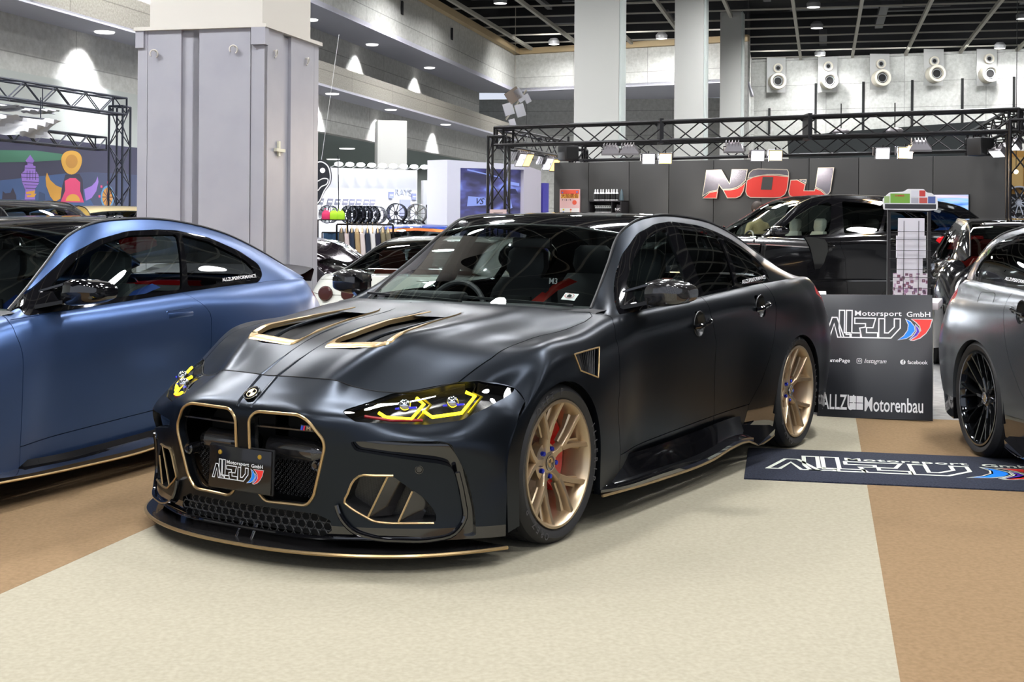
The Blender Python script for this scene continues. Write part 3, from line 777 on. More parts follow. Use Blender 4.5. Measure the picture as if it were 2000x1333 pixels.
    # ---- cabin
    dz = bz((-1,0,.9))[2]-.9
    b = MB()
    G = []
    for (x, z) in ((-.50,.88),(-.62,.925),(-.80,.940),(-.95,.925),(-1.02,.87),(-1.05,.60)): G.append([(x, y, z+dz) for y in np.linspace(-.77,.77,12)])
    b.grid(G); b.build('dashboard', M_DASH, root)
    if hero:
        b = MB(); b.bbox((-1.0,-.58,.925),(-.82,-.20,.975), .02); b.build('instrument_hood', M_DASH, root)
    b = MB(); b.tube([(-1.13+.02*math.cos(a)*0-.05*math.sin(a), -.38+.185*math.cos(a), .84+.175*math.sin(a)) for a in np.linspace(0, 2*math.pi, 33)[:-1]], .016, 8, closed=True)
    b.bar((-1.13,-.38,.84),(-1.13,-.56,.84),.012); b.bar((-1.13,-.38,.84),(-1.13,-.20,.84),.012); b.bar((-1.13,-.38,.84),(-1.09,-.38,.67),.012); b.bar((-1.13,-.38,.84),(-1.0,-.38,.82),.03)
    b.V = [(v[0], v[1], v[2]+dz) for v in b.V]; b.build('steering_wheel', M_SEAT, root)
    for yy in (-.38,.38):
        so_ = seat(root, -1.70, yy, S.get('seat', M_SEAT), mat('black seat fabric', (.03,.03,.03), .9), S.get('belts', M_REDBELT)); so_.location.z = dz
    if S['doors'] == 2:
        for yy in (-.38,.38): so_ = seat(root, -2.50, yy, S.get('seat', M_SEAT)); so_.location.z = dz
    b = MB(); b.box((RAIL[-1][0]+.03,-.70,.905+dz),(-2.75,.70,.93+dz)); b.box((-3.12,-.78,.30),(-3.08,.78,.92+dz)); b.build('parcel_shelf_glow_block', M_DASH, root)  # shelf, plus an upright plate added to block the tail lamps' glow
    b = MB(); b.bbox((-1.32,-.12,RAIL[3][2]-.085),(-1.29,.12,RAIL[3][2]-.03), .01); b.build('rear_view_mirror', M_BLACKPL, root)
    # ---- rear wing
    if wing:
        b = MB(); G = []
        for y in np.linspace(-.74,.74,31):
            w_ = .27-.05*(abs(y)/.74)**2; zc = 1.200+.02*(1-(abs(y)/.74)**2); xc = -3.72
            pr = [(0,0),(.12,.020),(.35,.026),(.7,.012),(1,-.006),(.7,-.012),(.35,-.012),(.1,-.012),(0,0)]
            G.append([(xc+w_/2-t*w_, y, zc+h*1.1+t*.045) for t, h in pr])
        b.grid(G); b.V = [v for v in b.V]
        o = b.build('rear_wing', M_CARBON, root)
        for sg in (1,-1):
            P = [(-3.50,1.262),(-3.62,1.262),(-3.90,1.245),(-3.955,1.215),(-3.96,1.165),(-3.88,1.085),(-3.80,1.050),(-3.70,1.048),(-3.655,1.13),(-3.60,1.20)]
            k = MB(); k.prism([(p[0],p[1]) for p in P], .738*sg, .746*sg, 'y'); k.build('endplate', M_GLOSSBLACK, o)
            k = MB(); k.prism([(-3.60,.985),(-3.76,.985),(-3.78,1.10),(-3.84,1.215),(-3.80,1.262),(-3.66,1.262),(-3.60,1.235),(-3.67,1.235),(-3.74,1.20),(-3.70,1.10)], .345*sg, .355*sg, 'y'); k.build('wing_mount', M_GLOSSBLACK, o)
    # ---- nose
    fz = fV[:,yz]
    cuts = [sdpoly(fz, rpoly([(h[1], bz(h)[2]) for h in HL], .008))]
    if hero:
        c2 = [rpoly(KID, .018), rpoly(R1, .012), rpoly(INTK, .018), [(-.1,.208),(.34,.208),(.40,.185),(.405,.145),(.36,.118),(-.1,.118)]]
    else:
        kq = [(y, bz((.88,y,z))[2]) for y, z in KID]; c2 = [rpoly(kq, .018)]
    s = -cuts[0]-g
    for cc in c2: s = np.minimum(s, -sdpoly(fz, cc))
    nb = trim(fV, fF, s); up_ = trim(*nb, nb[0][:,2]-.165); lo_ = trim(*nb, -(nb[0][:,2]-.165))
    bumper = centre('front_bumper', *up_, paint, .03)
    for v3, f3 in pieces(*double(*skirt(*lo_, .03))): mk('front_lip', v3, f3, M_GLOSSBLACK, root)
    b = MB(); sm_ = spline1(np.array([bz(p) for p in TOPROW[:7]]), .03, sym=False)
    b.tube([(p[0], -p[1], p[2]) for p in sm_[::-1]]+[tuple(p) for p in sm_[1:]], .0026, 6); b.build('bonnet_seam', M_VOID, bumper)
    # headlights
    hl = trim(fV, fF, cuts[0]); lens = offset_mesh(*hl, -.003)
    for sg in (1,-1):
        base = offset_mesh(*hl, -.055); bv, bf = skirt(base[0], base[1], -.05); bv = bv*np.array([1,sg,1]); bf = bf if sg > 0 else [f[::-1] for f in bf]
        ho = mk('headlight', bv, bf, mat('headlight housing', (.012,.012,.013), .25), root)
        lv = lens[0]*np.array([1,sg,1]); mk('headlight_lens', lv, lens[1] if sg > 0 else [f[::-1] for f in lens[1]], M_LENS, ho)
        if hero:
            for P in ([(.727,.546,.598),(.723,.578,.583),(.664,.656,.575),(.598,.668,.627),(.592,.628,.647)], [(.617,.678,.604),(.606,.714,.581),(.522,.795,.594),(.440,.803,.652),(.457,.769,.667)]):
                P = [Vector(p)-Vector((.016,.010,0)) for p in P]
                b = MB(); b.tube([(p.x,p.y*sg,p.z) for p in P], .0065, 8); b.build('daytime_light', M_LED, ho)
                b = MB(); b.tube([(p.x-.020,(p.y+.018)*sg,p.z-.004) for p in P[2:]], .006, 6); b.build('light_reflector', M_YELGLASS, ho)
                c = (P[1]+P[4])/2+Vector((-.005,.012,.008)); b = MB(); b.sphere((c.x,c.y*sg,c.z), .026, 16, 10); b.build('projector_lens', M_CHROME, ho)
                b = MB(); b.beam((c.x+.02,(c.y-.03)*sg,c.z-.012),(c.x-.01,(c.y+.05)*sg,c.z-.004), .01, .006); b.build('blue_light_bar', mat('blue accent', (.02,.02,.5), .3, emit=(.05,.05,1), es=.5), ho)
            b = MB(); b.tube(spline1(np.array([(.78,.445*sg,.602),(.70,.50*sg,.628),(.60,.53*sg,.648),(.42,.69*sg,.685)]), .03), .006, 6); b.build('housing_brow', M_GLOSSBLACK, ho)
            b = MB(); b.tube([(.755,.50*sg,.587),(.70,.585*sg,.572),(.62,.68*sg,.570)], .006, 6); b.build('red_accent', mat('red accent', (.4,.01,.02), .3), ho)
        else:
            pass
    if not hero:
        for sg in (1,-1):
            b = MB(); b.prism([(p[0]*sg, p[1]) for p in rpoly(kq, .018)], .70, .71, 'x'); kb = b.build('front_grille', M_VOID, root)
            b = MB(); b.tube([(p[0]+.002, p[1]*sg, p[2]) for p in project_on(FS, 1, 2, rpoly(kq, .022))], .006, 6, closed=True); b.build('grille_frame', trim_m, kb)
            b = MB()
            for k in range(9): b.box((.80, min(.06*sg,.36*sg), bz((0,0,.27+.035*k))[2]), (.83, max(.06*sg,.36*sg), bz((0,0,.278+.035*k))[2]))
            b.build('grille_slats', M_BLACKPL, kb)
        return root
    # kidney grilles
    for sg in (1,-1):
        pts3 = project_on(FS, 1, 2, rpoly(KID, .022)); pts3 = [(p[0]+.002, p[1]*sg, p[2]) for p in pts3]
        b = MB(); b.prism([(p[1], p[2]) for p in pts3][::1], .66, .67, 'x'); kb = b.build('kidney_grille', M_VOID, root)
        b = MB(); b.tube(pts3, .0062, 8, closed=True); b.build('grille_frame', trim_m, kb)
        G = [[(p[0]-.003, p[1], p[2]), (p[0]-.05, p[1]*1.0, p[2])] for p in pts3+pts3[:1]]
        b = MB(); b.grid(G, flip=(sg > 0)); b.build('grille_shroud', M_CARBONM, kb)
        b = MB(); b.beam((.845,.045*sg,.525),(.835,.372*sg,.528), .05, .006); b.build('grille_slat', M_CARBON, kb)
        b = MB(); b.lathe([(.048,.05),(.050,.06),(.050,.29),(.035,.31),(.030,.33)], 24, 'y', (.775, 0, .430)); b.V = [(v[0], v[1]*sg, v[2]) for v in b.V]; b.build('intercooler_tube', M_CARBON, kb)
        b = MB(); b.lathe([(.0,.865),(.010,.865),(.012,.860),(.018,.862),(.024,.858),(.024,.78)], 20, 'x', (0, .345*sg, .395)); b.build('tow_eye_cover', M_GLOSSBLACK, kb)
        b = MB()
        for iz in range(14):
            for iy in range(14):
                y = .055+iy*.022+(iz % 2)*.011; z = .245+iz*.0125
                if sdpoly([(y, z)], KID)[0] > .02: b.lathe([(.0042,.80),(.0055,.802),(.0068,.80)], 6, 'x', (0, y*sg, z))
        b.build('grille_mesh', M_BLACKPL, kb)
        if sg == 1:
            b = MB(); b.bbox((.872,.283,.528),(.878,.345,.552), .002); mb = b.build('grille_badge', M_GLOSSBLACK, kb)
            for k, (m, y0) in enumerate(((M_MBLUE,.284),(M_MVIO,.291),(M_MRED,.298))):
                q = MB(); q.add([(.8795,y0,.531),(.8795,y0+.007,.531),(.8795,y0+.012,.549),(.8795,y0+.005,.549)], [(0,1,2,3)]); q.build('badge_stripe', m, mb)
            text_mesh('M', .022, M_CHROME, 'badge_letter', mb, Matrix.Translation((.8795,.326,.540)) @ Matrix.Rotation(R(90),4,'Z') @ Matrix.Rotation(R(90),4,'X'), .001, True, sx=1.4)
    b = MB(); b.bbox((.835,-.030,.29),(.888,.030,.592), .006); br = b.build('grille_bridge', M_CARBON, root)
    b = MB(); b.lathe([(0,.893),(.006,.893),(.007,.889),(.010,.889)], 16, 'x', (0,.0,.54)); b.build('camera_lens', M_GLOSSBLACK, br)
    # recessed channel and air intakes
    for sg in (1,-1):
        rc = trim(fV, fF, sdpoly(fz, rpoly(R1, .012))+.004); rc = offset_mesh(*rc, -.034); v = rc[0]*np.array([1,sg,1])
        mk('bumper_channel', v, rc[1] if sg > 0 else [f[::-1] for f in rc[1]], M_GLOSSBLACK, root)
        P3 = [Vector((p[0], p[1]*sg, p[2])) for p in project_on(FS, 1, 2, rpoly(INTK, .02))]
        deep = [p+Vector((-.09, -.03*sg, .01)) for p in P3]
        b = MB(); b.add([p[:] for p in deep], [tuple(range(len(deep)))]); n = len(P3)
        b.add([p[:] for p in P3]+[p[:] for p in deep], [(i,(i+1)%n,(i+1)%n+n,i+n) for i in range(n)])
        it = b.build('air_intake', M_CARBONM, root)
        edge = [Vector((p[0], p[1]*sg, p[2])) for p in project_on(FS, 1, 2, rpoly(INTK, .02))]
        lo = [p for p in edge if p.z < .275 or abs(p.y) < .635]
        # walk from upper right around the left to lower right
        E = spline1(np.array([(q[0]+.003, q[1]*sg, q[2]) for q in project_on(FS, 1, 2, [(.632,.369),(.57,.368),(.512,.364),(.496,.350),(.470,.295),(.456,.258),(.470,.246),(.531,.208),(.560,.192),(.590,.187),(.68,.186),(.757,.186)])]), .02)
        b = MB(); b.tube(E, .0048, 6); b.build('intake_edge', trim_m, it)
        for (a, c) in (((.612,.366),(.539,.205)), ((.689,.308),(.643,.190))):
            pa, pc = [Vector((q[0], q[1]*sg, q[2])) for q in project_on(FS, 1, 2, [a, c])]
            d = Vector((-.085, .05*sg, 0)); b = MB(); b.add([pa[:], pc[:], (pc+d)[:], (pa+d)[:]], [(0,1,2,3)]); vn = b.build('intake_vane', M_CARBON, it)
            b = MB(); b.bar(pa, pc, .0042, 6); b.build('vane_edge', trim_m, vn)
        # gloss frame under the intake
        Lp = [(q[0]+.012, q[1]*sg, q[2]) for q in project_on(FS, 1, 2, [(.43,.25),(.44,.215),(.49,.155),(.56,.130),(.66,.122),(.76,.125),(.82,.145),(.845,.20),(.840,.28),(.828,.38)])]
        b = MB(); b.tube(spline1(np.array(Lp), .02), [.010]*len(spline1(np.array(Lp), .02)), 8); b.build('bumper_moulding', M_GLOSSBLACK, root)
        b = MB(); q = project_on(FS, 1, 2, [(.715,.393)])[0]; nrm = Vector((.86,.5*sg,.05)).normalized(); M = Matrix.Translation(Vector((q[0],q[1]*sg,q[2]))) @ nrm.to_track_quat('Z','Y').to_matrix().to_4x4()
        b.lathe([(0,.003),(.011,.003),(.0125,.0),(.0135,.004),(.0165,.004),(.017,-.002)], 20, 'z'); mk('parking_sensor', [(M @ Vector(v))[:] for v in b.V], b.F, M_GLOSSBLACK, root)
        # fender vent
        Q = project_on(BS[BS.shape[0]*0:, :BS.shape[1]], 0, 2, VT) if False else [Vector((-.118,.936,.783)),Vector((-.345,.932,.796)),Vector((-.300,.952,.668)),Vector((-.145,.951,.712))]
        Q = [Vector((q.x, (q.y+.002)*sg, q.z)) for q in Q]
        b = MB(); b.add([(q.x, q.y-.03*sg, q.z) for q in Q], [(0,1,2,3)]); fv = b.build('fender_vent', M_CARBONM, root)
        b = MB(); b.tube([q[:] for q in Q]+[Q[0][:]], .004, 6); b.build('vent_edge', trim_m, fv)
        b = MB()
        for k in range(11):
            t = (k+.6)/11.5; a = Q[0].lerp(Q[1], t); c = Q[3].lerp(Q[2], t); b.beam(a-Vector((0,.014*sg,.004)), c-Vector((0,.014*sg,-.004)), .004, .012)
        b.build('vent_louvre', M_BLACKPL, fv)
        # bonnet vents
        V3 = project_on(BS, 0, 1, [(x, y) for x, y in rpoly(VENT, .02)]); V3 = [Vector((p[0], p[1]*sg, p[2])) for p in V3]
        iv = trim(*gridmesh(BS), sdpoly(gridmesh(BS)[0][:,xy], rpoly(VENT, .02))); iv = (iv[0], iv[1])
        iv = orient(iv[0], iv[1], (0,0,0)); iv = offset_mesh(*iv, -.030); v = iv[0]*np.array([1,sg,1])
        vn = mk('bonnet_vent', v, iv[1] if sg > 0 else [f[::-1] for f in iv[1]], M_VOID, root)
        fr_ = [p+Vector((0,0,.002)) for p in V3]
        c3 = sum((p for p in fr_), Vector())/len(fr_)
        G = []
        k0 = max(range(len(fr_)), key=lambda i: 1 if (fr_[i].x < -.195 and fr_[(i+1)%len(fr_)].x >= -.195) else 0)
        for p in fr_[k0+1:]+fr_[:k0+1]:
            t = (p.x+.215)/.73; wd = .010+.022*max(0, t)**3
            d = Vector((c3.x-p.x, (c3.y-p.y)*1.0, 0)); dn = Vector((-.3 if p.x > .44 else 0, 0, 0))
            inn = Vector((0, -math.copysign(1, p.y-c3.y), 0))*wd if p.x < .44 else Vector((-wd*1.5, -math.copysign(.3, p.y-c3.y)*wd, 0))
            if p.x < -.195: continue
            wd = 1; inn = inn*(.55 if p.x < -.05 else .8 if p.x < .1 else 1)
            q = p+inn; q.z = p.z-.001+inn.x*-.28
            G.append([(p-inn*.15+Vector((0,0,-.004)))[:], (p+Vector((0,0,.003)))[:], (q+Vector((0,0,.002)))[:], (q-Vector((0,0,.018)))[:]])
        b = MB(); b.grid(G, flip=(sg < 0)); b.build('vent_frame', trim_m, vn)
        sp = spline1(np.array([(p[0], p[1]*sg, p[2]-.006) for p in project_on(BS, 0, 1, [(.475,.245),(.36,.262),(.20,.28),(0,.29),(-.14,.29)])]), .03)
        b = MB(); b.tube(sp, [.010*(1-.8*i/len(sp)) for i in range(len(sp))], 8); b.build('vent_fin', paint, vn)
        # raised panel between the fin and the outer edge at the back of the vent
        pp = project_on(BS, 0, 1, [(.33,.345),(.0,.335),(-.2,.305),(-.2,.28),(.0,.29),(.20,.30)])
        b = MB(); b.add([(p[0], p[1]*sg, p[2]-.004) for p in pp], [tuple(range(6))]); b.build('vent_panel', paint, vn)
        pe_ = [project_on(BS, 0, 1, [(x, .118+(.062 if x < -.2 else .02)*(1 if x < -.13 else 0)), (x, .22), (x, .322-(.02 if x < -.2 else 0))]) for x in (-.06,-.14,-.222)]
        b = MB(); b.grid([[(p[0], p[1]*sg, p[2]+.001) for p in row] for row in pe_], flip=(sg > 0)); b.build('vent_end_panel', paint, vn)
        # crease strips along the bonnet
        for ys in ([(.752,.045),(.60,.050),(.40,.058),(.15,.070),(-.1,.085),(-.35,.10)],):
            L = project_on(BS, 0, 1, ys); G = []
            L = spline1(np.array(L), .03)
            for i, p in enumerate(L):
                f = 1-.7*i/len(L); G.append([(p[0], (p[1]-.012*f)*sg, p[2]-.001), (p[0], (p[1]-.004)*sg, p[2]+.004*f), (p[0], (p[1]+.002)*sg, p[2]+.004*f), (p[0], (p[1]+.009*f)*sg, p[2]-.001)])
            b = MB(); b.grid(G, flip=(sg < 0)); b.build('bonnet_crease', paint, hood)
            L = spline1(np.array(project_on(FS, 1, 2, [(.045,.708),(.045,.66),(.042,.62),(.036,.598)])), .02); G = []
            for i, p in enumerate(L): G.append([(p[0]-.001, (p[1]-.012)*sg, p[2]), (p[0]+.003, (p[1]-.004)*sg, p[2]+.003), (p[0]+.003, (p[1]+.002)*sg, p[2]+.003), (p[0]-.001, (p[1]+.009)*sg, p[2])])
            b = MB(); b.grid(G, flip=(sg > 0)); b.build('nose_crease', paint, bumper)
    # lower centre grille
    b = MB(); b.box((.79,-.42,.11),(.80,.42,.22)); lg = b.build('lower_grille', M_VOID, root)
    b = MB()
    for iy in range(-10, 11):
        for iz in range(3):
            y = iy*.040+(iz % 2)*.020; z = .128+iz*.030
            if abs(y) < .39: b.tube([(.850-.16*y*y, y+.024*math.cos(R(60*k)), z+.018*math.sin(R(60*k))) for k in range(6)], .0028, 5, closed=True)
    b.build('hexagon_mesh', mat('grille black', (.03,.03,.03), .3), lg)
    b = MB(); b.tube(spline1(np.array([(.60,-.80,.125),(.76,-.60,.128),(.855,-.40,.122),(.885,0,.118),(.855,.40,.122),(.76,.60,.128),(.60,.80,.125)]), .04), .008, 8); b.build('lip_moulding', M_GLOSSBLACK, root)
    # splitter
    half = [(.965,0),(.955,.20),(.905,.42),(.825,.60),(.725,.74),(.58,.86),(.425,.952)]
    full = [(x, -y) for x, y in half[::-1]]+half[1:]; full = [tuple(p) for p in spline1(np.array([(x, y, 0) for x, y in full]), .03)[:, :2]]
    b = MB(); b.prism([(p[0], p[1]) for p in full]+[(.42,.80),(.45,-.80)], .068, .080); spl = b.build('front_splitter', M_CARBON, root)
    b = MB(); b.tube([(p[0]+.002, p[1], .074) for p in full], .0072, 6); b.build('splitter_edge', trim_m, spl)
    for y in (-.03,.05):
        b = MB(); b.bar((.90,y,.078),(.865,y,.135),.006,8); b.build('splitter_strut', M_CHROME, spl)
    # licence plate
    pm = Matrix.Translation((.902,-.010,.352)) @ Matrix.Rotation(R(90),4,'Z') @ Matrix.Rotation(R(88),4,'X')
    b = MB(); b.bbox((-.168,-.086,-.006),(.168,.086,.004), .004); pl = mk('licence_plate', [(pm @ Vector(v))[:] for v in b.V], b.F, mat('plate face', (.008,.007,.007), .12), root)
    b = MB(); b.bbox((-.172,-.090,-.016),(.172,.090,-.005), .004); mk('plate_holder', [(pm @ Vector(v))[:] for v in b.V], b.F, M_BLACKPL, pl)
    emblem(pm @ Matrix.Translation((-.145,-.045,.0045)), pl, M_WHITE, .13, .275)
    for x in (-.107,.107):
        b = MB(); b.lathe([(0,.009),(.004,.009),(.005,.007),(.009,.007),(.010,.004)], 16, 'z', (x,.058,0)); mk('plate_bolt', [(pm @ Vector(v))[:] for v in b.V], b.F, mat('brass bolt', (.75,.5,.08), .3, .8), pl)
    # nose badge
    M = Matrix.Translation((.8475,0,.648)) @ Vector((.62,0,.78)).normalized().to_track_quat('Z','Y').to_matrix().to_4x4() @ Matrix.Rotation(R(90),4,'Z')
    roundel(M, .036, root, 'badge')
    # wipers
    for sg, y0, y1 in ((1,.60,.05),(-1,-.02,-.55)):
        b = MB(); b.beam((-.66-.06*abs(y0),y0,.948),(-.585,y1,.975), .02, .012); b.build('wiper', M_BLACKPL, root)
    b = MB(); b.add([(-.755,.50,.972),(-.755,.575,.968),(-.80,.575,.998),(-.80,.50,1.002)], [(0,1,2,3)]); stk = b.build('warning_sticker', M_WHITE, root)
    b = MB()
    cst = Vector((-.776,.5375,.987)); ux = Vector((0,1,-.05)); uy = Vector((-.045,0,.030)).normalized()
    G = [[(cst+ux*.026*k*math.cos(a)+uy*.019*k*math.sin(a)+Vector((.003,0,.003)))[:] for k in (1,.88)] for a in np.linspace(0, 2*math.pi, 25)]
    b.grid(G); b.build('sticker_ring', M_MRED, stk)
    b = MB(); b.add([(cst+ux*p+uy*q+Vector((.003,0,.003)))[:] for p, q in ((-.010,-.011),(.010,-.011),(.014,.0),(.006,.010),(-.007,.012),(-.012,.0))], [tuple(range(6))]); b.build('sticker_hand', M_VOID, stk)
    # sticker on the rear quarter glass
    text_mesh('ALLZUPERFORMANCE', .030, M_WHITE, 'window_lettering', root, Matrix.Translation((-2.46,.812,1.022)) @ Matrix.Rotation(R(180),4,'Z') @ Matrix.Rotation(R(78),4,'X') @ Matrix.Rotation(R(3),4,'Z'), .0006, True, sx=1.25)
    text_mesh('M3', .045, M_WHITE, 'dash_badge', root, Matrix.Translation((-1.50,.02,1.02)) @ Matrix.Rotation(R(90),4,'Z') @ Matrix.Rotation(R(80),4,'X'), .001, True)
    return root
CAR_A = math.atan2(-.846, -.533)
def car_to_world(x, y):
    yaw = -2.57915; X = x-4.7284; Y = y-3.6737
    return (X*math.sin(yaw)-Y*math.cos(yaw), X*math.cos(yaw)+Y*math.sin(yaw))
M_MATBLACK = mat('matte black paint', (.025,.030,.038), .31, .95)
M_BRONZE = mat('satin bronze wheel', (.60,.475,.32), .34, .9)
ox, oy = car_to_world(0, 0)
hero = build_sedan('sports_sedan', 'matte black sports sedan with gold trim and bronze wheels, centre of the stand', (ox, oy, 0), CAR_A, M_MATBLACK, M_BRONZE)
def at(u, v, Y):
    """world point seen at photo position (u, v) at depth Y in front of the camera"""
    X = (u-1000)/2552; Z = -(v-438.1)/2552; c, s = math.cos(.007), math.sin(.007)
    return Vector(((X*c+Z*s)*Y, Y, CAMH+(Z*c-X*s)*Y))
def on_floor(u, v, z=0.0):
    X = (u-1000)/2552; Z = -(v-438.1)/2552; c, s = math.cos(.007), math.sin(.007); d = Z*c-X*s
    Y = (z-CAMH)/d; return Vector(((X*c+Z*s)*Y, Y, z))

def on_wall(u, v, A, B, off=0.0):
    """point seen at (u, v) on the vertical plane through floor points A and B (moved off towards the camera)"""
    e = B-A; e = Vector((e.x, e.y, 0)); n = Vector((e.y, -e.x, 0)).normalized(); n = n if n.y < 0 else -n
    q = A+n*off; d = at(u, v, 1.0); s = (d.x*q.y-q.x)/(e.x-d.x*e.y); return at(u, v, q.y+s*e.y)
# ------------------------------------------------------------------ blue coupe on the left
def z_coupe(p): return (p[0]*.9615 if p[0] < 0 else p[0], p[1]+(.012 if p[0] < -2.4 and .9 < p[1] else 0), p[2]-.04*min(1, max(0, (p[2]-.3)/.5)))
COUPE = dict(skz=-.07, bz=z_coupe, rx=-2.747, doors=1, mz=-.025, zr=.275,
 RAIL=[(-.76,.672,.895),(-.90,.648,.985),(-1.08,.605,1.10),(-1.34,.553,1.262),(-1.50,.558,1.318),(-1.75,.568,1.345),(-2.05,.572,1.348),(-2.40,.570,1.318),(-2.75,.572,1.258),(-3.07,.580,1.166),(-3.42,.60,1.035)],
 BELT=[(-.60,.835,.868),(-.74,.835,.876),(-.92,.835,.886),(-1.14,.834,.897),(-1.40,.832,.908),(-1.72,.828,.924),(-2.05,.824,.938),(-2.40,.814,.950),(-2.72,.803,.958),(-3.05,.785,.963),(-3.40,.755,.966)],
 OUT=[(-.70,.878),(-.944,1.007),(-1.231,1.159),(-1.47,1.238),(-1.715,1.281),(-1.975,1.290),(-2.168,1.284),(-2.456,1.244),(-2.745,1.153),(-2.897,1.068),(-2.87,1.0),(-2.76,.954),(-2.03,.937),(-1.36,.905)],
 panes=[[(-.97,.92),(-.99,1.0),(-1.26,1.145),(-1.48,1.215),(-1.72,1.257),(-2.145,1.262),(-1.965,.952)],[(-2.02,.957),(-2.185,1.258),(-2.44,1.216),(-2.742,1.10),(-2.81,1.03),(-2.70,.978)]],
 SE1=[(-.66,.90),(-.575,.86),(-.57,.80),(-.59,.7),(-.585,.28),(-.60,.1)], SE2=[(-1.93,.945),(-2.06,.85),(-2.10,.80),(-2.10,.60),(-2.06,.45),(-1.95,.30),(-1.9,.1)],
 handles=(), belts=mat('blue and red seat belt', (.02,.06,.30), .6))
M_BLUE = mat('matte blue paint', (.060,.115,.27), .32, .75)
coupe = build_sedan('coupe', 'matte blue two door coupe with black roof and carbon mirror, left edge of the stand', (-3.3596, 5.9097, 0), -1.9503, M_BLUE, M_BRONZE, hero=False, wing=False, spec=COUPE, group=None)
for sg in (1,-1):
    b = MB(); P = rpoly([(-1.70,.845),(-1.95,.855),(-1.975,.81),(-1.93,.765),(-1.74,.76),(-1.695,.80)], .02)
    G = [[(p[0], (.905+d)*sg, p[1]) for d, k in ((0,0),)] for p in P]
    c = (-1.835, .806); ring = []
    for k, d in ((1.0,-.002),(.97,.004),(.90,.003),(.86,-.02),(.0,-.022)): ring.append([(c[0]+(p[0]-c[0])*k, (.900+d)*sg, c[1]+(p[1]-c[1])*k) for p in list(P)+[P[0]]])
    b.grid(ring, flip=(sg > 0)); h = b.build('door_handle', M_BLUE, coupe)
    b = MB(); b.bbox((-1.945,.893 if sg > 0 else -.912,.800),(-1.715,.912 if sg > 0 else -.893,.832), .008); b.build('handle_grip', M_BLUE, h)
b = MB(); G = []
for y in np.linspace(-.66,.66,19):
    k = 1-(abs(y)/.66)**4; G.append([(-3.42-.02*k, y, .965+.012*k), (-3.56-.05*k, y, .985+.012*k), (-3.68-.06*k, y, 1.02+.025*k), (-3.70-.06*k, y, 1.01+.025*k), (-3.66-.04*k, y, .93)])
b.grid(G); b.build('boot_spoiler', M_CARBON, coupe)
text_mesh('ALLZUPERFORMANCE', .030, M_WHITE, 'window_lettering', coupe, Matrix.Translation((-2.55,.812,.995)) @ Matrix.Rotation(R(180),4,'Z') @ Matrix.Rotation(R(70),4,'X') @ Matrix.Rotation(R(2),4,'Z'), .0006, True, sx=1.25)

# ------------------------------------------------------------------ grey estate car on the right
TOURING = dict(
 RAIL=RAIL[:6]+[(-2.10,.572,1.385),(-2.60,.575,1.372),(-3.05,.595,1.335),(-3.42,.612,1.255),(-3.74,.640,1.045)],
 BELT=BELT[:6]+[(-2.10,.824,.978),(-2.58,.814,.993),(-3.00,.795,1.002),(-3.36,.762,1.005),(-3.66,.690,1.003)],
 OUT=WIN_OUT[:6]+[(-2.11,1.342),(-2.6,1.328),(-2.97,1.298),(-3.245,1.240),(-3.40,1.16),(-3.47,1.06),(-3.43,1.012),(-3.30,.996),(-2.70,.984),(-2.2,.968),(-1.7,.944),(-1.2,.920)],
 panes=[PANE_F,PANE_R,[(-2.225,.998),(-2.365,1.290),(-2.95,1.266),(-3.22,1.208),(-3.36,1.12),(-3.40,1.055),(-3.33,1.026)]])
M_GREY = mat('satin grey paint', (.20,.215,.23), .26, .8)
M_DARKWHEEL = mat('gloss dark wheel', (.05,.055,.06), .10, .9, .6)
grey = build_sedan('estate_car', 'satin grey estate car with black multi-spoke wheels cut off by the right edge', (3.75, 4.78, 0), R(-88), M_GREY, M_DARKWHEEL, hero=False, wing=False, style='m', m_roof=M_GREY, trim_m=M_GLOSSBLACK, cal=M_BLACKPL, m_bolt=M_BLACKPL, spec=TOURING)
P = rpoly([(-2.96,.84),(-2.94,.955),(-2.72,.96),(-2.74,.83)], .03)
b = MB(); b.tube([(p[0], -(.912-.25*max(0, p[1]-.86)), p[1]) for p in P], .0016, 5, closed=True); b.build('fuel_flap_seam', M_VOID, grey)
text_mesh('ALLZUPERFORMANCE', .028, M_WHITE, 'window_lettering', grey, Matrix.Translation((-2.62,-.805,1.035)) @ Matrix.Rotation(R(0),4,'Z') @ Matrix.Rotation(R(70),4,'X') @ Matrix.Rotation(R(-2),4,'Z'), .0006, True, sx=1.25)
def scaled(base, sx=1.0, sz=1.0, **kw):
    d = dict(SEDAN); d.update(base)
    f3 = lambda L: [(p[0]*sx if p[0] < 0 else p[0], p[1], p[2]*sz) for p in L]; f2 = lambda L: [(p[0]*sx, p[1]*sz) for p in L]
    b0 = d['bz']
    def bz(p): q = b0(p); return (q[0]*sx if q[0] < 0 else q[0], q[1], q[2]*sz if q[2] > .3 else q[2]*(1+(sz-1)*max(0,q[2]-.15)/.15))
    d.update(RAIL=f3(d['RAIL']), BELT=f3(d['BELT']), OUT=f2(d['OUT']), panes=[f2(P) for P in d['panes']], SE1=f2(d['SE1']), SE2=f2(d['SE2']), SE3=f2(d['SE3']), bz=bz, rx=d['rx']*sx, handles=tuple((h[0]*sx, h[1]*sz, h[2]) for h in d['handles']), mz=d['mz']+.95*(sz-1), skirts=False, step=.035)
    d.update(kw); return d
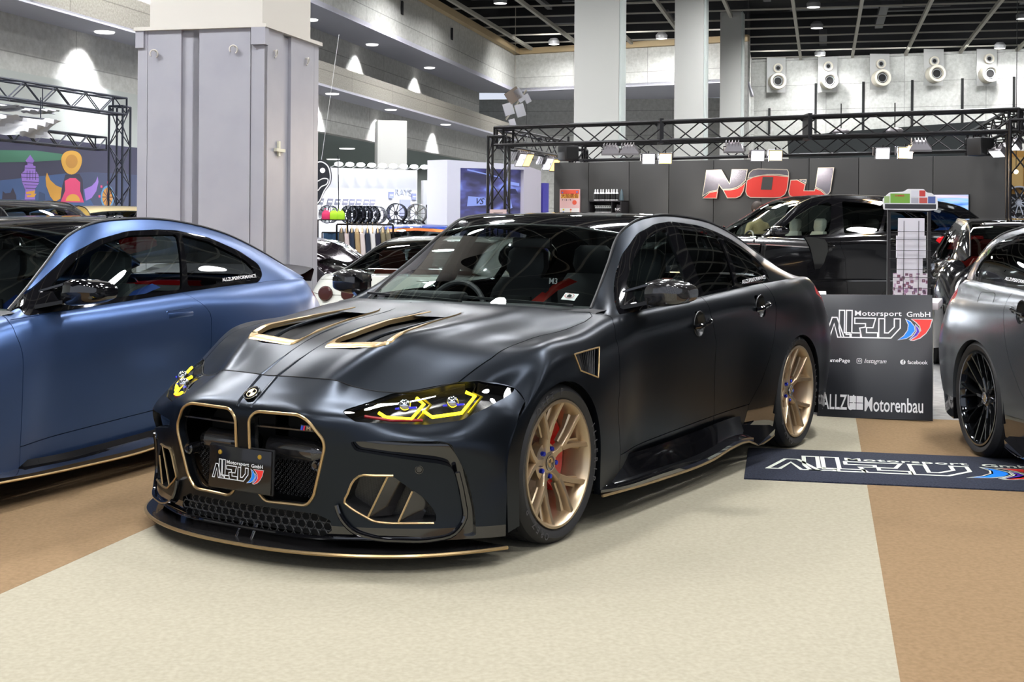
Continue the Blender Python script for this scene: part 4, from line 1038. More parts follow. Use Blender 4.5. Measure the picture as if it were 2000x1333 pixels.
# ------------------------------------------------------------------ the stand: mat, sign board, counter, leaflet rack
M_NAVY = noise = mat('navy mat pile', (.010,.014,.030), .95); noise_mix(noise, (.006,.009,.022), (.022,.028,.050), 90, 4, bump=.6)
a = Vector((1.42,7.80,0)); d = Vector((1.51,-.31,0)).normalized(); n = Vector((d.y,-d.x,0)).normalized()
if n.y > 0: n = -n
t = thing('floor_mat', 'long navy mat with outlined emblem lying on the beige carpet beside the black sedan', 'mat', a[:])
ang = math.atan2(d.y, d.x); t.rotation_euler = (0,0,ang)
b = MB(); G = []
nx, ny = 60, 34
b.bbox((0,-.965,.0005),(1.72,0,.012), .005); pile = b.build('mat_pile', M_NAVY, t)
M = Matrix.Translation((.12,-.66,.0125))
emblem(M @ Matrix.Scale(1.0,4), t, mat('cream pile', (.72,.76,.66), .95), .15, 1.52, mats=None)
for o in list(t.children):
    if o is not pile:
        for v in o.data.vertices: v.co.y = -.66+(v.co.y+.66)*1.02

tl, tr, br, bl = at(1596,566,9.42), at(1816,569,9.17), on_floor(1827,816), on_floor(1601,806)
ex = (br-bl).normalized(); up = ((tl-bl)+(tr-br)).normalized(); nz = ex.cross(up).normalized()
wd = (br-bl).length; hg = (tl-bl).length
t = thing('sign_board', 'dark sign board with white and coloured company lettering leaning against the counter', 'sign', bl[:])
M = Matrix((( ex.x, up.x, nz.x, 0),(ex.y, up.y, nz.y, 0),(ex.z, up.z, nz.z, 0),(0,0,0,1)))
t.matrix_world = Matrix.Translation(bl) @ M
b = MB(); b.bbox((0,0,-.02),(wd,hg,0), .002); b.build('board', mat('sign face', (.022,.024,.029), .35), t)
emblem(Matrix.Translation((.045,hg*.645,.001)), t, M_WHITE, .12, wd*.94)
def tx(s_, x, y, size, bold=True, al='LEFT', sx=1.0, m=M_WHITE, sh=0): return text_mesh(s_, size, m, 'lettering', t, Matrix.Translation((x,y,.0015)), .0008, bold, al, sx, shear=sh)
tx('#HomePage', .01, hg*.455, .040, sx=1.05)
tx('Instagram', wd*.405, hg*.455, .043, False, sx=.90, sh=.35)
tx('facebook', wd*.785, hg*.452, .038, sx=.95)
b = MB()
for (r0, r1) in ((.013,.0165),):
    P = rpoly([(-r1,-r1),(r1,-r1),(r1,r1),(-r1,r1)], .008); v, f = strip2d(P, .003); b.add([(x+wd*.365, y+hg*.455, .0015) for x, y in v], f)
b.add([(wd*.365+r*math.cos(q), hg*.455+r*math.sin(q), .0015) for q in np.linspace(0, 2*math.pi, 17)[:-1] for r in (.0055,.0085)], [(2*i, 2*i+1, (2*i+3) % 32, (2*i+2) % 32) for i in range(16)])
b.build('camera_symbol', M_WHITE, t)
b = MB(); b.add([(wd*.745+.018*math.cos(q), hg*.453+.018*math.sin(q), .0015) for q in np.linspace(0, 2*math.pi, 25)[:-1]], [tuple(range(24))]); b.build('round_symbol', M_WHITE, t)
text_mesh('f', .045, mat('sign face', (0,0,0)), 'lettering', t, Matrix.Translation((wd*.748,hg*.450,.0022)), .0008, True)
tx('ALLZU', .030, hg*.115, .150, True, sx=.50); tx('Motorenbau', wd*.41, hg*.105, .140, True, sx=.565)
b = MB()
for i in (0,1):
    for j in (0,1): b.box((wd*.283+i*.048, hg*.066+j*.050, .001),(wd*.283+i*.048+.044, hg*.066+j*.050+.045, .0022))
b.build('window_symbol', M_WHITE, t)

# counter: tall white cabinet behind the sign
M_CREAM = mat('cream laminate', (.62,.62,.56), .5)
c0 = Vector((2.20, 9.62, 0)); t = thing('counter', 'cream display counter with pale top standing behind the sign board', 'counter', c0[:], math.atan2(ex.y, ex.x))
b = MB(); b.bbox((-.10,.02,.04),(.84,.50,.745), .006); b.build('cabinet', M_CREAM, t)
b = MB(); b.bbox((-.20,-.06,.745),(.90,.56,.80), .006); b.build('counter_top', mat('pale pink top', (.75,.70,.72), .3), t)
b = MB(); b.box((-.08,.04,0),(.82,.48,.04)); b.build('plinth', M_BLACKPL, t)
b = MB(); b.bbox((-.9,.10,.62),(-.19,.34,.70), .01); b.build('red_shelf', mat('red shelf', (.6,.03,.04), .35), t)
# acrylic note stand
q = at(1600,560,9.55); t = thing('leaflet_holder', 'small tilted white leaflet holder on the counter behind the sign board', 'holder', (q.x+.05,q.y+.1,.80))
b = MB(); b.prism([(-.03,0),(.03,0),(.01,.055),(-.0,.055)], -.07, .03, 'x'); b.build('sheet', M_WHITE, t)
b = MB(); b.box((-.08,-.04,0),(.04,.04,.004)); b.build('foot', mat('clear foot', (.6,.6,.65), .1), t)

# leaflet rack
rk = at(1776,560,9.75); t = thing('leaflet_rack', 'black wire leaflet rack with a colourful cut-out header standing on the counter', 'rack', (rk.x, rk.y, .80))
W2 = .150; H = .692
b = MB()
for x in (-W2, W2): b.box((x-.011,-.012,0),(x+.011,.012,H+.04))
b.box((-W2,-.008,0),(W2,.008,.02)); b.build('rack_frame', M_BLACKPL, t)
b = MB(); b.box((-W2,-.02,H-.045),(W2,-.004,H+.03)); b.build('header_rail', M_BLACKPL, t)
b = MB()
for z in (.02,.16,.30,.44): 
    b.bar((-W2,-.06,z),(W2,-.06,z),.0022,6); b.bar((-W2,-.06,z+.06),(W2,-.06,z+.06),.0022,6)
for x in (-.055,.055): b.bar((x,-.062,.0),(x,-.062,.58),.0022,6)
for x in (-W2,W2): 
    for z in (.02,.16,.30,.44): b.bar((x,0,z),(x,-.06,z),.002,6)
b.build('wire_pocket', M_BLACKPL, t)
for (zz, x0, x1, z1, dy, m, lab) in ((.45,-.085,.105,.60,-.030,mat('white leaflet', (.78,.76,.80), .6),'stack of blank white leaflets in the top pocket of the rack'),(.305,-.10,.115,.47,-.035,mat('white leaflet',(0,0,0)),'stack of pale leaflets in the middle pocket of the rack'),(.165,-.095,.09,.345,-.040,mat('white leaflet',(0,0,0)),'stack of pale folded leaflets in the third pocket of the rack')):
    b = MB(); b.box((x0,dy-.008,zz),(x1,dy+.018,z1)); o = b.build('leaflet_stack', m, None); o.location = (rk.x, rk.y, .80); tag(o, lab, 'leaflets')
Lm = mat('printed leaflet', (.75,.72,.74), .55)
n_, l_, b_ = nodes_of(Lm); tc = n_.new('ShaderNodeTexCoord'); vo = n_.new('ShaderNodeTexVoronoi'); vo.inputs['Scale'].default_value = 30; cr_ = n_.new('ShaderNodeValToRGB'); vo.distance = 'CHEBYCHEV'
cr_.color_ramp.elements[0].color = (.75,.72,.74,1); cr_.color_ramp.elements[1].color = (.75,.72,.74,1)
for p_, c_ in ((.16,(.25,.08,.10,1)),(.26,(.05,.05,.08,1)),(.34,(.45,.25,.4,1)),(.42,(.78,.74,.76,1))):
    e = cr_.color_ramp.elements.new(p_); e.color = c_
l_.new(tc.outputs['Object'], vo.inputs[0]); l_.new(vo.outputs[0], cr_.inputs[0]); l_.new(cr_.outputs[0], b_.inputs['Base Color'])
b = MB(); b.box((-.125,-.052,.025),(.125,-.030,.19)); o = b.build('leaflet_stack', Lm, None); o.location = (rk.x, rk.y, .80); tag(o, 'stack of printed car flyers in the bottom pocket of the rack', 'leaflets')
P = rpoly([(-.20,-.03),(-.205,.05),(-.17,.085),(-.15,.10),(-.05,.105),(-.02,.125),(.10,.125),(.12,.10),(.16,.095),(.20,.06),(.205,.0),(.20,-.03),(.13,-.035)], .012)
b = MB(); b.prism([(p[0], p[1]+H+.0) for p in P], -.035, -.028, 'y'); hd_ = b.build('header_card', M_WHITE, t)
def patch(x0, z0, x1, z1, c, nm): 
    b = MB(); b.add([(x0,-.0360,H+z0),(x1,-.0360,H+z0),(x1,-.0360,H+z1),(x0,-.0360,H+z1)], [(0,1,2,3)]); b.build('printed_picture', mat(nm, c, .4), hd_)
patch(-.15,.02,-.005,.09,(.20,.42,.06),'print green'); patch(.005,.02,.06,.06,(.45,.45,.5),'print grey'); patch(.005,.065,.06,.115,(.75,.75,.8),'print pale'); patch(.065,.07,.11,.115,(.6,.06,.05),'print red'); patch(.065,.02,.125,.062,(.55,.10,.08),'print brick'); patch(.13,.02,.185,.07,(.10,.14,.35),'print blue'); patch(-.195,.02,-.155,.07,(.35,.5,.2),'print olive'); patch(-.19,-.022,.19,.012,(.04,.04,.045),'print black')
text_mesh('SUMMER', .018, M_MRED, 'header_lettering', hd_, Matrix.Translation((-.08,-.0368,H+.074)) @ Matrix.Rotation(R(90),4,'X'), .0005, True)
# ------------------------------------------------------------------ hall shell
HD = Vector((math.sin(R(13.4)), math.cos(R(13.4)), 0)); HN = Vector((HD.y, -HD.x, 0))   # hall axis and its right-hand normal
def structure(o): o['kind'] = 'structure'; return o
def concrete(name, c1, c2, pw=2.4, ph=.8, line=.55, axis='xz', sc=7):
    m = mat(name, c1, .8)
    n, l, b = nodes_of(m)
    tc = n.new('ShaderNodeTexCoord'); mp = n.new('ShaderNodeMapping'); sp = n.new('ShaderNodeSeparateXYZ'); cb = n.new('ShaderNodeCombineXYZ')
    l.new(tc.outputs['Object'], sp.inputs[0]); l.new(sp.outputs['X' if axis[0] == 'x' else 'Y'], cb.inputs[0]); l.new(sp.outputs['Z' if axis[1] == 'z' else 'Y'], cb.inputs[1])
    br = n.new('ShaderNodeTexBrick'); br.offset = 0; br.inputs['Scale'].default_value = 1; br.inputs['Brick Width'].default_value = pw; br.inputs['Row Height'].default_value = ph; br.inputs['Mortar Size'].default_value = .012
    l.new(cb.outputs[0], br.inputs[0])
    tx = n.new('ShaderNodeTexNoise'); tx.inputs['Scale'].default_value = sc; tx.inputs['Detail'].default_value = 8; tx.inputs['Roughness'].default_value = .7
    l.new(tc.outputs['Object'], tx.inputs['Vector'])
    mr = n.new('ShaderNodeMapRange'); mr.inputs[1].default_value = .35; mr.inputs[2].default_value = .65; l.new(tx.outputs[0], mr.inputs[0])
    mx = n.new('ShaderNodeMix'); mx.data_type = 'RGBA'; mx.inputs[6].default_value = (*c1,1); mx.inputs[7].default_value = (*c2,1); l.new(mr.outputs[0], mx.inputs[0])
    br.inputs['Color1'].default_value = (1,1,1,1); br.inputs['Color2'].default_value = (.90,.90,.90,1); br.inputs['Mortar'].default_value = (line,line,line,1)
    m2 = n.new('ShaderNodeMix'); m2.data_type = 'RGBA'; m2.blend_type = 'MULTIPLY'; m2.inputs[0].default_value = 1
    l.new(mx.outputs[2], m2.inputs[6]); l.new(br.outputs[0], m2.inputs[7]); l.new(m2.outputs[2], b.inputs['Base Color'])
    return m
M_CONC = concrete('concrete panels', (.52,.52,.48), (.70,.70,.66), 3.0, 1.0)
M_GRAN = concrete('speckled stone panels', (.26,.24,.20), (.42,.40,.35), 3.2, 5, .6, sc=25)
M_LAV = mat('pale lavender plaster', (.62,.62,.70), .7)
M_BEAMW = mat('ceiling grid', (.46,.44,.37), .5)
# floor: grey concrete with carpet strips laid along the hall axis
b = MB(); b.add([(-60,-12,0),(60,-12,0),(60,90,0),(-60,90,0)], [(0,1,2,3)])
fm = mat('grey hall floor', (.20,.20,.20), .6); noise_mix(fm, (.16,.16,.165), (.26,.26,.25), 14, 6); structure(b.build('floor', fm))
def carpet(name, c1, c2, p, w0, w1, l0, l1, z, lab):
    m = mat(name+' pile', c1, .95); noise_mix(m, c1, c2, 55, 8, .3, .7, (1,1,1), .25)
    n, l, bb = nodes_of(m); bb.inputs['Specular IOR Level'].default_value = .2
    P = [p+HD*l0+HN*w0, p+HD*l1+HN*w0, p+HD*l1+HN*w1, p+HD*l0+HN*w1]
    b = MB(); b.add([(q.x,q.y,z) for q in P]+[(q.x,q.y,0.0003) for q in P], [(3,2,1,0),(0,1,5,4),(1,2,6,5),(2,3,7,6),(3,0,4,7)])
    return structure(b.build(name, m))
pr = Vector((1.34,4.64,0))
s1_ = carpet('trim_1', (.325,.298,.222), (.39,.357,.27), pr, -3.07, 0, -7, 4.65, .004, 'beige')
s2_ = carpet('trim_2', (.215,.14,.072), (.27,.18,.096), pr, 0, 3.07, -7, 4.65, .0045, 'brown')
s3_ = carpet('trim_3', (.215,.14,.072), (.27,.18,.096), pr, -8, -3.07, -7, 7.0, .0045, 'brown')
# left wall: upper band, light cove, fascia, lower wall
def wallquad(name, a, b_, z0, z1, m, th=.3, side=-1):
    a = Vector(a); b_ = Vector(b_); d = (b_-a); L = d.length; rz = math.atan2(d.y, d.x)
    bb = MB(); bb.box((0, 0, z0), (L, th, z1) if side > 0 else (L, th, z1)); o = bb.build(name, m); o.location = (a.x, a.y, 0); o.rotation_euler = (0,0,rz); return structure(o)
def wl(Y, off): return Vector((-.1+(Y-50)*.236+off, Y, 0))
CEIL = 8.0
wallquad('wall_left', wl(2,0), wl(51.2,0), 6.5, CEIL+.1, M_CONC, .3)
wallquad('wall_left_cove', wl(2,-1.5), wl(51.2,-1.5), 5.0, 6.55, M_CONC, .3)
wallquad('wall_left_fascia', wl(2,0), wl(51.2,0), 4.63, 5.19, M_GRAN, .25)
wallquad('wall_left_lower', wl(2,-.9), wl(51.2,-.9), 3.67, 4.65, M_CONC, .25)
def slab(name, P, z0, z1, m):
    bb = MB(); bb.prism([(p.x,p.y) for p in P], z0, z1); return structure(bb.build(name, m))
slab('ceiling_cove', [wl(2,0),wl(51.2,0),wl(51.2,-1.6),wl(2,-1.6)], 6.47, 6.6, M_LAV)
slab('ceiling_cove', [wl(2,.0),wl(51.2,.0),wl(51.2,-1.0),wl(2,-1.0)], 4.60, 4.66, M_LAV)
slab('ceiling_side_hall', [wl(2,-1.15),wl(58,-1.15),wl(58,-26),wl(2,-26)], 3.68, 3.80, mat('green grey ceiling', (.22,.27,.25), .7))
wallquad('wall_side_hall', wl(2,-12), wl(60,-12), 0, 3.7, mat('dull green wall', (.36,.39,.37), .8), .3)
wallquad('wall_side_hall', wl(56,-26), wl(56,.5), 0, 3.7, mat('dull green wall', (0,0,0)), .3)
# smooth grey wall at the far left behind the mural
wallquad('wall_side', wl(2,-.75), wl(27.5,-.75), 0, 3.68, mat('grey plaster', (.50,.53,.50), .8), .2)
# back walls
A0, A1 = Vector((-.4,50.9,0)), Vector((8.35,46.5,0)); B0, B1 = Vector((9.7,53.2,0)), Vector((34,43.4,0))
wallquad('wall_back', A0, A1, 6.5, CEIL+.1, M_CONC); wallquad('wall_back_return', A1, B0, 3, CEIL+.1, M_CONC)
slab('ceiling_soffit', [A0,A1,A1+Vector((1.2,5.4,0)),A0+Vector((1.0,4.5,0))], 6.47, 6.6, M_LAV)
wallquad('wall_back_lower', A0+Vector((-2,3.5,0)), B0+Vector((0,-.6,0)), 0, 6.5, M_CONC)
wallquad('wall_back_right', B0, B1, 0, CEIL+.1, M_CONC)
wallquad('wall_right', Vector((34,43.4,0)), Vector((24,-8,0)), 0, CEIL+.1, M_CONC)
# ceiling void and exposed grid
M_VD = mat('dark ceiling void', (.006,.006,.007), .9)
for a_, b_ in ((wl(2,-.3),wl(52,-.3)),(A0+Vector((0,.3,0)),A1+Vector((0,.3,0))),(A1+Vector((0,.3,0)),B0+Vector((0,.3,0))),(B0+Vector((0,.3,0)),B1+Vector((0,.3,0))),(Vector((34.3,43.4,0)),Vector((24.3,-8,0)))): wallquad('wall_void', a_, b_, CEIL+.1, 10.0, M_VD, .1)
b = MB(); b.add([(-30,-10,10.0),(40,-10,10.0),(40,60,10.0),(-30,60,10.0)], [(0,3,2,1)]); structure(b.build('ceiling', mat('dark ceiling void', (.006,.006,.007), .9)))
b = MB()
for k in range(-13, 13):
    a = Vector((0,4,0))+HN*(k*2.0); b.beam((a.x,a.y,CEIL+.06),(a.x+HD.x*60,a.y+HD.y*60,CEIL+.06), .10, .12)
for k in range(0, 30):
    a = Vector((0,4,0))+HD*(k*2.0); b.beam((a.x-HN.x*26,a.y-HN.y*26,CEIL+.16),(a.x+HN.x*26,a.y+HN.y*26,CEIL+.16), .045, .05)
rng = random.Random(3)
b2 = MB()
for k in range(110):
    a = Vector((0,8,0))+HD*rng.uniform(0,44)+HN*rng.uniform(-11,20); L = rng.uniform(1,7); z = rng.uniform(8.5,9.6); w_ = rng.uniform(.06,.4)
    if rng.random() < .7: e = a+HN*L
    else: e = a+HD*L
    b2.beam((a.x,a.y,z),(e.x,e.y,z), w_, w_*.7)
gr = structure(b.build('ceiling_grid', M_BEAMW)); structure(b2.build('ceiling_ducts', mat('grey duct metal', (.045,.045,.05), .5)))
b = MB(); b.beam(wl(3,.16)+Vector((0,0,CEIL)), wl(51,.16)+Vector((0,0,CEIL)), .22, .22); structure(b.build('trim_4', mat('tan trim', (.48,.36,.20), .6)))
b = MB(); b.beam(A0+Vector((0,-.15,CEIL)), A1+Vector((0,-.15,CEIL)), .22, .22); structure(b.build('trim_5', mat('tan trim', (0,0,0))))
# dark slots in the concrete
M_SLOT = mat('slot shadow', (.02,.02,.02), .9)
k_ = 0
for i in range(10):
    t_ = (i+.4)/10.2; p = B0.lerp(B1, t_*.72); d_ = (B1-B0).normalized(); k_ += 1
    b = MB(); b.beam((p.x,p.y-.02,7.05 if i else 6.1),(p.x,p.y-.02,5.05), .09, .04, up=(0,1,0)); structure(b.build('trim_%d' % (5+k_), M_SLOT))
for i, Y_ in enumerate((18,20.5,23,26,29,32.5,37,42)):
    p = wl(Y_,.02); k_ += 1; b = MB(); b.box((-.03,-.10,7.25),(.03,.10,7.62)); o = structure(b.build('trim_%d' % (5+k_), M_SLOT)); o.location = (p.x,p.y,0)
# big round air nozzles high on the right wall
M_DUCT = mat('cream nozzle', (.62,.58,.48), .5)
for i, (u, v, u2, v2) in enumerate(((1514,152,1515,126),(1615,150,1613,121),(1717,143,1716,115),(1823,133,1820,108),(1927,132,1927,102))):
    for (uu, vv, r_, L, nm) in ((u,v,.33,.5,'large round cream air nozzle on the concrete wall'),(u2,v2,.19,.14,'small dark round vent above the air nozzle')):
        e = B1-B0; tt = 0
        # point on the wall plane behind this spot
        p = on_wall(uu, vv, B0, B1, L*.5+.30)
        t = thing('air_nozzle', nm+', '+('leftmost','second from left','middle','fourth from left','rightmost')[i]+' of five', 'vent', p[:], 0, 'air nozzles on the back wall')
        b = MB(); b.lathe([(r_*.62,L*.5),(r_*.62,-L*.38),(r_*.72,-L*.5),(r_*.95,-L*.5),(r_*1.0,-L*.4),(r_*1.0,L*.5)], 28, 'y'); b.build('nozzle_ring', M_DUCT, t)
        b = MB(); b.lathe([(0,-L*.25),(r_*.62,-L*.25)], 28, 'y'); b.build('nozzle_opening', M_VOID, t)
        b = MB(); b.tube([(r_*.5*math.cos(a), -L*.3, r_*.5*math.sin(a)) for a in np.linspace(0, 2*math.pi, 21)[:-1]], .02, 6, closed=True); b.build('inner_ring', mat('nozzle grey', (.3,.3,.3), .4), t)
        if r_ > .25:
            b = MB(); b.box((-.38,L*.5-.03,-.42),(.38,L*.5,.98)); b.build('back_plate', mat('light wall plate', (.42,.42,.40), .6), t)
# big clad column in front
M_CLAD = mat('lilac grey painted cladding', (.36,.36,.40), .45); noise_mix(M_CLAD, (.345,.345,.385), (.375,.375,.41), 3, 3)
M_COLW = mat('cream column paint', (.62,.59,.53), .6)
c0 = at(515,60,12.0); cz = c0.z; d1 = (Vector((-3.53,12.2,0))-Vector((-2.28,12.0,0))); ang = math.atan2(-d1.y, -d1.x)
cr = thing('clad_column', 'huge lilac grey clad hall column with cream upper part, behind the blue coupe', 'column', (-2.285, 12.0, 0), R(-14))
# local x runs along the front face to the left (negative), y into depth
S_ = 1.29; b = MB()
def panel(x0, x1, y, out, z1=cz): b.box((x0, y, 0), (x1, y+.04, z1))
b.box((-S_+.03,.03,0),(-.03,S_-.03,cz-.02))
for (x0, x1, o_) in ((-S_,-1.19,.0),(-1.185,-.84,.0),(-.84,-.74,.05),(-.735,-.66,.03),(-.655,-.14,.0),(-.135,-.0,.01)): b.box((x0,o_,0),(x1,.06,cz))
for (y0, y1, o_) in ((.0,.06,.0),(.065,.42,.0),(.42,.60,.05),(.605,1.17,.0),(1.175,S_,.0)): b.box((-.06,y0,0),(-o_,y1,cz))
b.build('cladding', M_CLAD, cr)
b = MB(); b.box((-S_-.03,-.03,cz),(.03,S_+.03,cz+.035)); b.build('cap_strip', M_COLW, cr)
b = MB(); b.box((-S_-.015,-.02,cz-.16),(-S_+.07,.02,cz)); b.box((-.12,-.03,cz-.16),(.02,.05,cz)); b.build('corner_block', M_CLAD, cr)
b = MB(); b.box((-S_+.09,.06,cz+.035),(-.05,S_-.1,CEIL)); b.build('upper_shaft', M_COLW, cr)
for (x, y, dz) in ((-1.10,-.02,-.22),(-.29,-.02,-.20)):
    b = MB(); b.tube([(x+.035*math.cos(a), y-.01-.02*math.sin(a*.5), cz+dz+.035*math.sin(a)) for a in np.linspace(-1.2, 3.9, 14)], .007, 6); b.bar((x,y+.03,cz+dz+.03),(x,y-.01,cz+dz+.03),.007); b.build('hook', M_COLW, cr)
for (y, dz) in ((.20,-.22),(.95,-.20)):
    b = MB(); b.tube([(.02+.02*math.sin(a*.5), y+.035*math.cos(a), cz+dz+.035*math.sin(a)) for a in np.linspace(-1.2, 3.9, 14)], .007, 6); b.bar((-.02,y,cz+dz+.03),(.02,y,cz+dz+.03),.007); b.build('hook', M_COLW, cr)
b = MB(); b.box((.0,.29,1.96),(.02,.33,2.10)); b.box((.0,.22,2.0),(.03,.42,2.03)); b.build('cable_bracket', mat('ivory bracket', (.72,.70,.55), .5), cr)
# three cream columns further back
for (u0, u1, Y_, us, lab) in ((1118,1206,28,1219,'tall cream hall column, nearest of the three behind the truss'),(1314,1371,33,1376,'tall cream hall column in the middle of the three behind the truss'),(1403,1444,42,1449,'narrow cream hall column, farthest of the three behind the truss')):
    p0 = at(u0,300,Y_); p1 = at(u1,300,Y_-.18); w_ = (p1-p0).length
    t = thing('hall_column', lab, 'column', (p0.x,p0.y,0), math.atan2(p1.y-p0.y, p1.x-p0.x), 'cream hall columns')
    b = MB(); b.bbox((0,0,0),(w_,w_,CEIL+.2), .02); b.build('shaft', mat('cream column', (.64,.64,.60), .6), t)
    b = MB(); b.bbox((w_,.02,0),(w_+.05,w_-.02,CEIL+.2), .01); b.build('side_panel', mat('pale column side', (.68,.74,.70), .6), t)
# column in the side hall
p = at(765,300,30); t = thing('hall_column', 'square cream column standing behind the white wheel booth wall', 'column', (p.x,p.y,0), .2, 'cream hall columns')
b = MB(); b.bbox((-.35,0,0),(.33,.7,3.70), .02); b.build('shaft', mat('cream column', (0,0,0)), t)

# ------------------------------------------------------------------ lamps of the hall
M_LAMP = mat('lit lamp', (1,1,1), .5, emit=(1.0,.98,.95), es=3)
M_LAMPHOUS = mat('lamp housing', (.3,.3,.3), .4)
def ceiling_lamp(x, y, z, energy, label, size=.16, vis=True, col=(.98,.98,1.0), spread=160):
    t = thing('ceiling_lamp', label, 'lamp', (x,y,z), 0, 'round lamps on the hall ceiling')
    b = MB(); b.lathe([(size*1.25,.0),(size*1.3,.12),(size*.8,.22),(0,.22)], 20, 'z'); b.build('housing', M_LAMPHOUS, t)
    b = MB(); b.lathe([(0,.0),(size*1.2,.0)], 20, 'z'); b.build('lit_disc', M_LAMP, t)
    l = bpy.data.lights.new('ceiling_lamp_light', 'AREA'); l.shape = 'DISK'; l.size = size*2.6 if size < .2 else .95; l.energy = energy; l.color = col; l.spread = R(spread)
    o = bpy.data.objects.new('ceiling_lamp_light', l); COL.objects.link(o); o.parent = t; o.location = (0,0,-.03)
    return t
# seen in the photograph
for (u, v) in ((1077,83),(1287,69),(1590,44),(1597,98),(1948,79),(1992,20),(1583,3),(971,4)):
    Y_ = (CEIL-CAMH)/((438.1-(v+.007*(u-1000)))/2552); p = at(u, v, Y_)
    ceiling_lamp(p.x, p.y, CEIL-.05, 130, 'bright round lamp hanging at the ceiling grid')
# over the stand and behind the camera
for i, (x, y, e_) in enumerate(((-5.5,2.5,1),(-1.2,.6,2.2),(3.2,2,1.2),(-5.5,8.5,1.6),(-1.2,7.4,2.2),(3.8,7.4,1.8),(8,6,1),(-3.6,-3,1.8),(1.5,-3.6,2.4),(6,-3,1.3),(-4.5,14,1.6),(1.2,13,1.5),(6.5,13.5,1.5),(-3,18.5,1.6),(2.5,18.5,1),(8,18.5,1),(12.5,11,1),(-8,9.5,5.5),(-7.2,13,3.2),(4.8,11,1.6))):
    ceiling_lamp(x, y, CEIL-.1, 118*e_, 'bright round lamp above the stand, out of the picture', .22)
for (x, y) in ((-5.5,21),(-1.5,22.5),(3,23),(8,24),(-3.5,28),(1.5,29),(6.5,30),(11.5,30),(-1.5,35),(4,36),(9,37),(14,37)):  # unseen lamps added to brighten the left wall
    ceiling_lamp(x, y, CEIL-.1, 300, 'round lamp added deeper in the hall to brighten the walls, out of the picture', .22)
# spots washing the left wall from the two coves
for k, Y_ in enumerate((19,22.5,26,29.5,33,37.5,43)):
    for (off, z, zt, e) in ((-.45,4.58,3.9,60),(-1.0,6.44,5.6,70)):
        if off == -1.0 and Y_ < 24: continue
        p = wl(Y_, off+.0); t = thing('wall_spotlight', 'small spotlight washing the concrete wall from the '+('lower' if z < 5 else 'upper')+' light cove', 'lamp', (p.x,p.y,z), 0, 'spotlights in the '+('lower' if z < 5 else 'upper')+' light cove')
        b = MB(); b.lathe([(0,0),(.16,0),(.18,.03)], 18, 'z'); b.build('lit_disc', M_LAMP, t)
        l = bpy.data.lights.new('wall_spotlight_light', 'SPOT'); l.energy = e*13; l.spot_size = R(95); l.spot_blend = 1.0; l.shadow_soft_size = .1; l.color = (.93,.96,1)
        o = bpy.data.objects.new('wall_spotlight_light', l); COL.objects.link(o); o.parent = t; o.location = (.02,0,-.02); o.rotation_euler = (0, R(18), 0)
# washers on the back walls
for k, s_ in enumerate((.05,.14,.235,.33,.43,.53)):
    p = B0.lerp(B1, s_); l = bpy.data.lights.new('wall_washer', 'AREA'); l.energy = 70; l.size = .6; l.color = (.96,.98,1)
    o = bpy.data.objects.new('wall_washer', l); COL.objects.link(o); o.location = (p.x-.9, p.y-2.6, CEIL-.2); o.rotation_euler = (R(38), 0, R(-10))
for (x, y) in ((1.2,46.2),(3.8,45),(6.4,43.8)):
    l = bpy.data.lights.new('wall_washer', 'AREA'); l.energy = 80; l.size = .6; o = bpy.data.objects.new('wall_washer', l); COL.objects.link(o); o.location = (x,y,CEIL-.2); o.rotation_euler = (R(40),0,R(-10))
# lamps in the side hall ceiling
for (u, v) in ((676,296),(649,317),(732,327),(858,321),(873,325)):
    Y_ = (3.66-CAMH)/((438.1-(v+.007*(u-1000)))/2552); p = at(u, v, Y_)
    t = thing('side_hall_lamp', 'round lamp set in the low side hall ceiling', 'lamp', (p.x,p.y,3.66), 0, 'lamps in the side hall ceiling')
    b = MB(); b.lathe([(0,0),(.22,0),(.25,.02)], 20, 'z'); b.build('lit_disc', M_LAMP, t)
    l = bpy.data.lights.new('side_hall_light', 'AREA'); l.shape = 'DISK'; l.size = .5; l.energy = 150; o = bpy.data.objects.new('side_hall_light', l); COL.objects.link(o); o.parent = t; o.location = (0,0,-.03)
# ------------------------------------------------------------------ truss stand of the booth behind
M_TRUSS = mat('black truss tube', (.012,.011,.012), .35, .4)
def truss(b, A, B, s=.29, n=None, r=.024, diag=.011):
    """square lattice girder from A to B"""
    A = Vector(A); B = Vector(B); t = (B-A).normalized(); L = (B-A).length
    if abs(t.z) < .9: u = t.cross(Vector((0,0,1))).normalized(); v = Vector((0,0,1))
    else: u = HD.copy(); v = HN.copy()
    h = s/2; C = [A+u*i*h+v*j*h for i, j in ((-1,-1),(1,-1),(1,1),(-1,1))]
    for c in C: b.bar(c, c+t*L, r, 8)
    n = n or max(2, int(round(L/(s*1.35))))
    for k in range(n):
        for q in range(4):
            a, c = C[q], C[(q+1)%4]; d = t*(L/n)
            if (k+q) % 2: a, c = c, a
            b.bar(a+d*k, c+d*(k+1), diag, 5)
            if q in (0,2): pass
    for k in (0, n): 
        for q in range(4): b.bar(C[q]+t*(L*k/n), C[(q+1)%4]+t*(L*k/n), r*.9, 6)
TL = at(972,274,21.6); TR = at(1990,235,17.6); TZ = 2.78; TL.z = TZ; TR.z = TZ
BLk = at(1128,303,25.3); BRk = at(1905,285,21.2); BLk.z = 2.72; BRk.z = 2.72
tr_ = thing('lighting_truss', 'black lattice truss frame standing around the dark booth and carrying floodlights', 'truss', (TL.x, TL.y, 0))
O = Vector((TL.x, TL.y, 0))
for nm, A, B in (('front_girder', TL, TR), ('side_girder', TL+Vector((.1,.2,-.02)), BLk), ('side_girder', TR, BRk), ('rear_girder', BLk, BRk)):
    b = MB(); truss(b, A-O, B-O); b.build(nm, M_TRUSS, tr_)
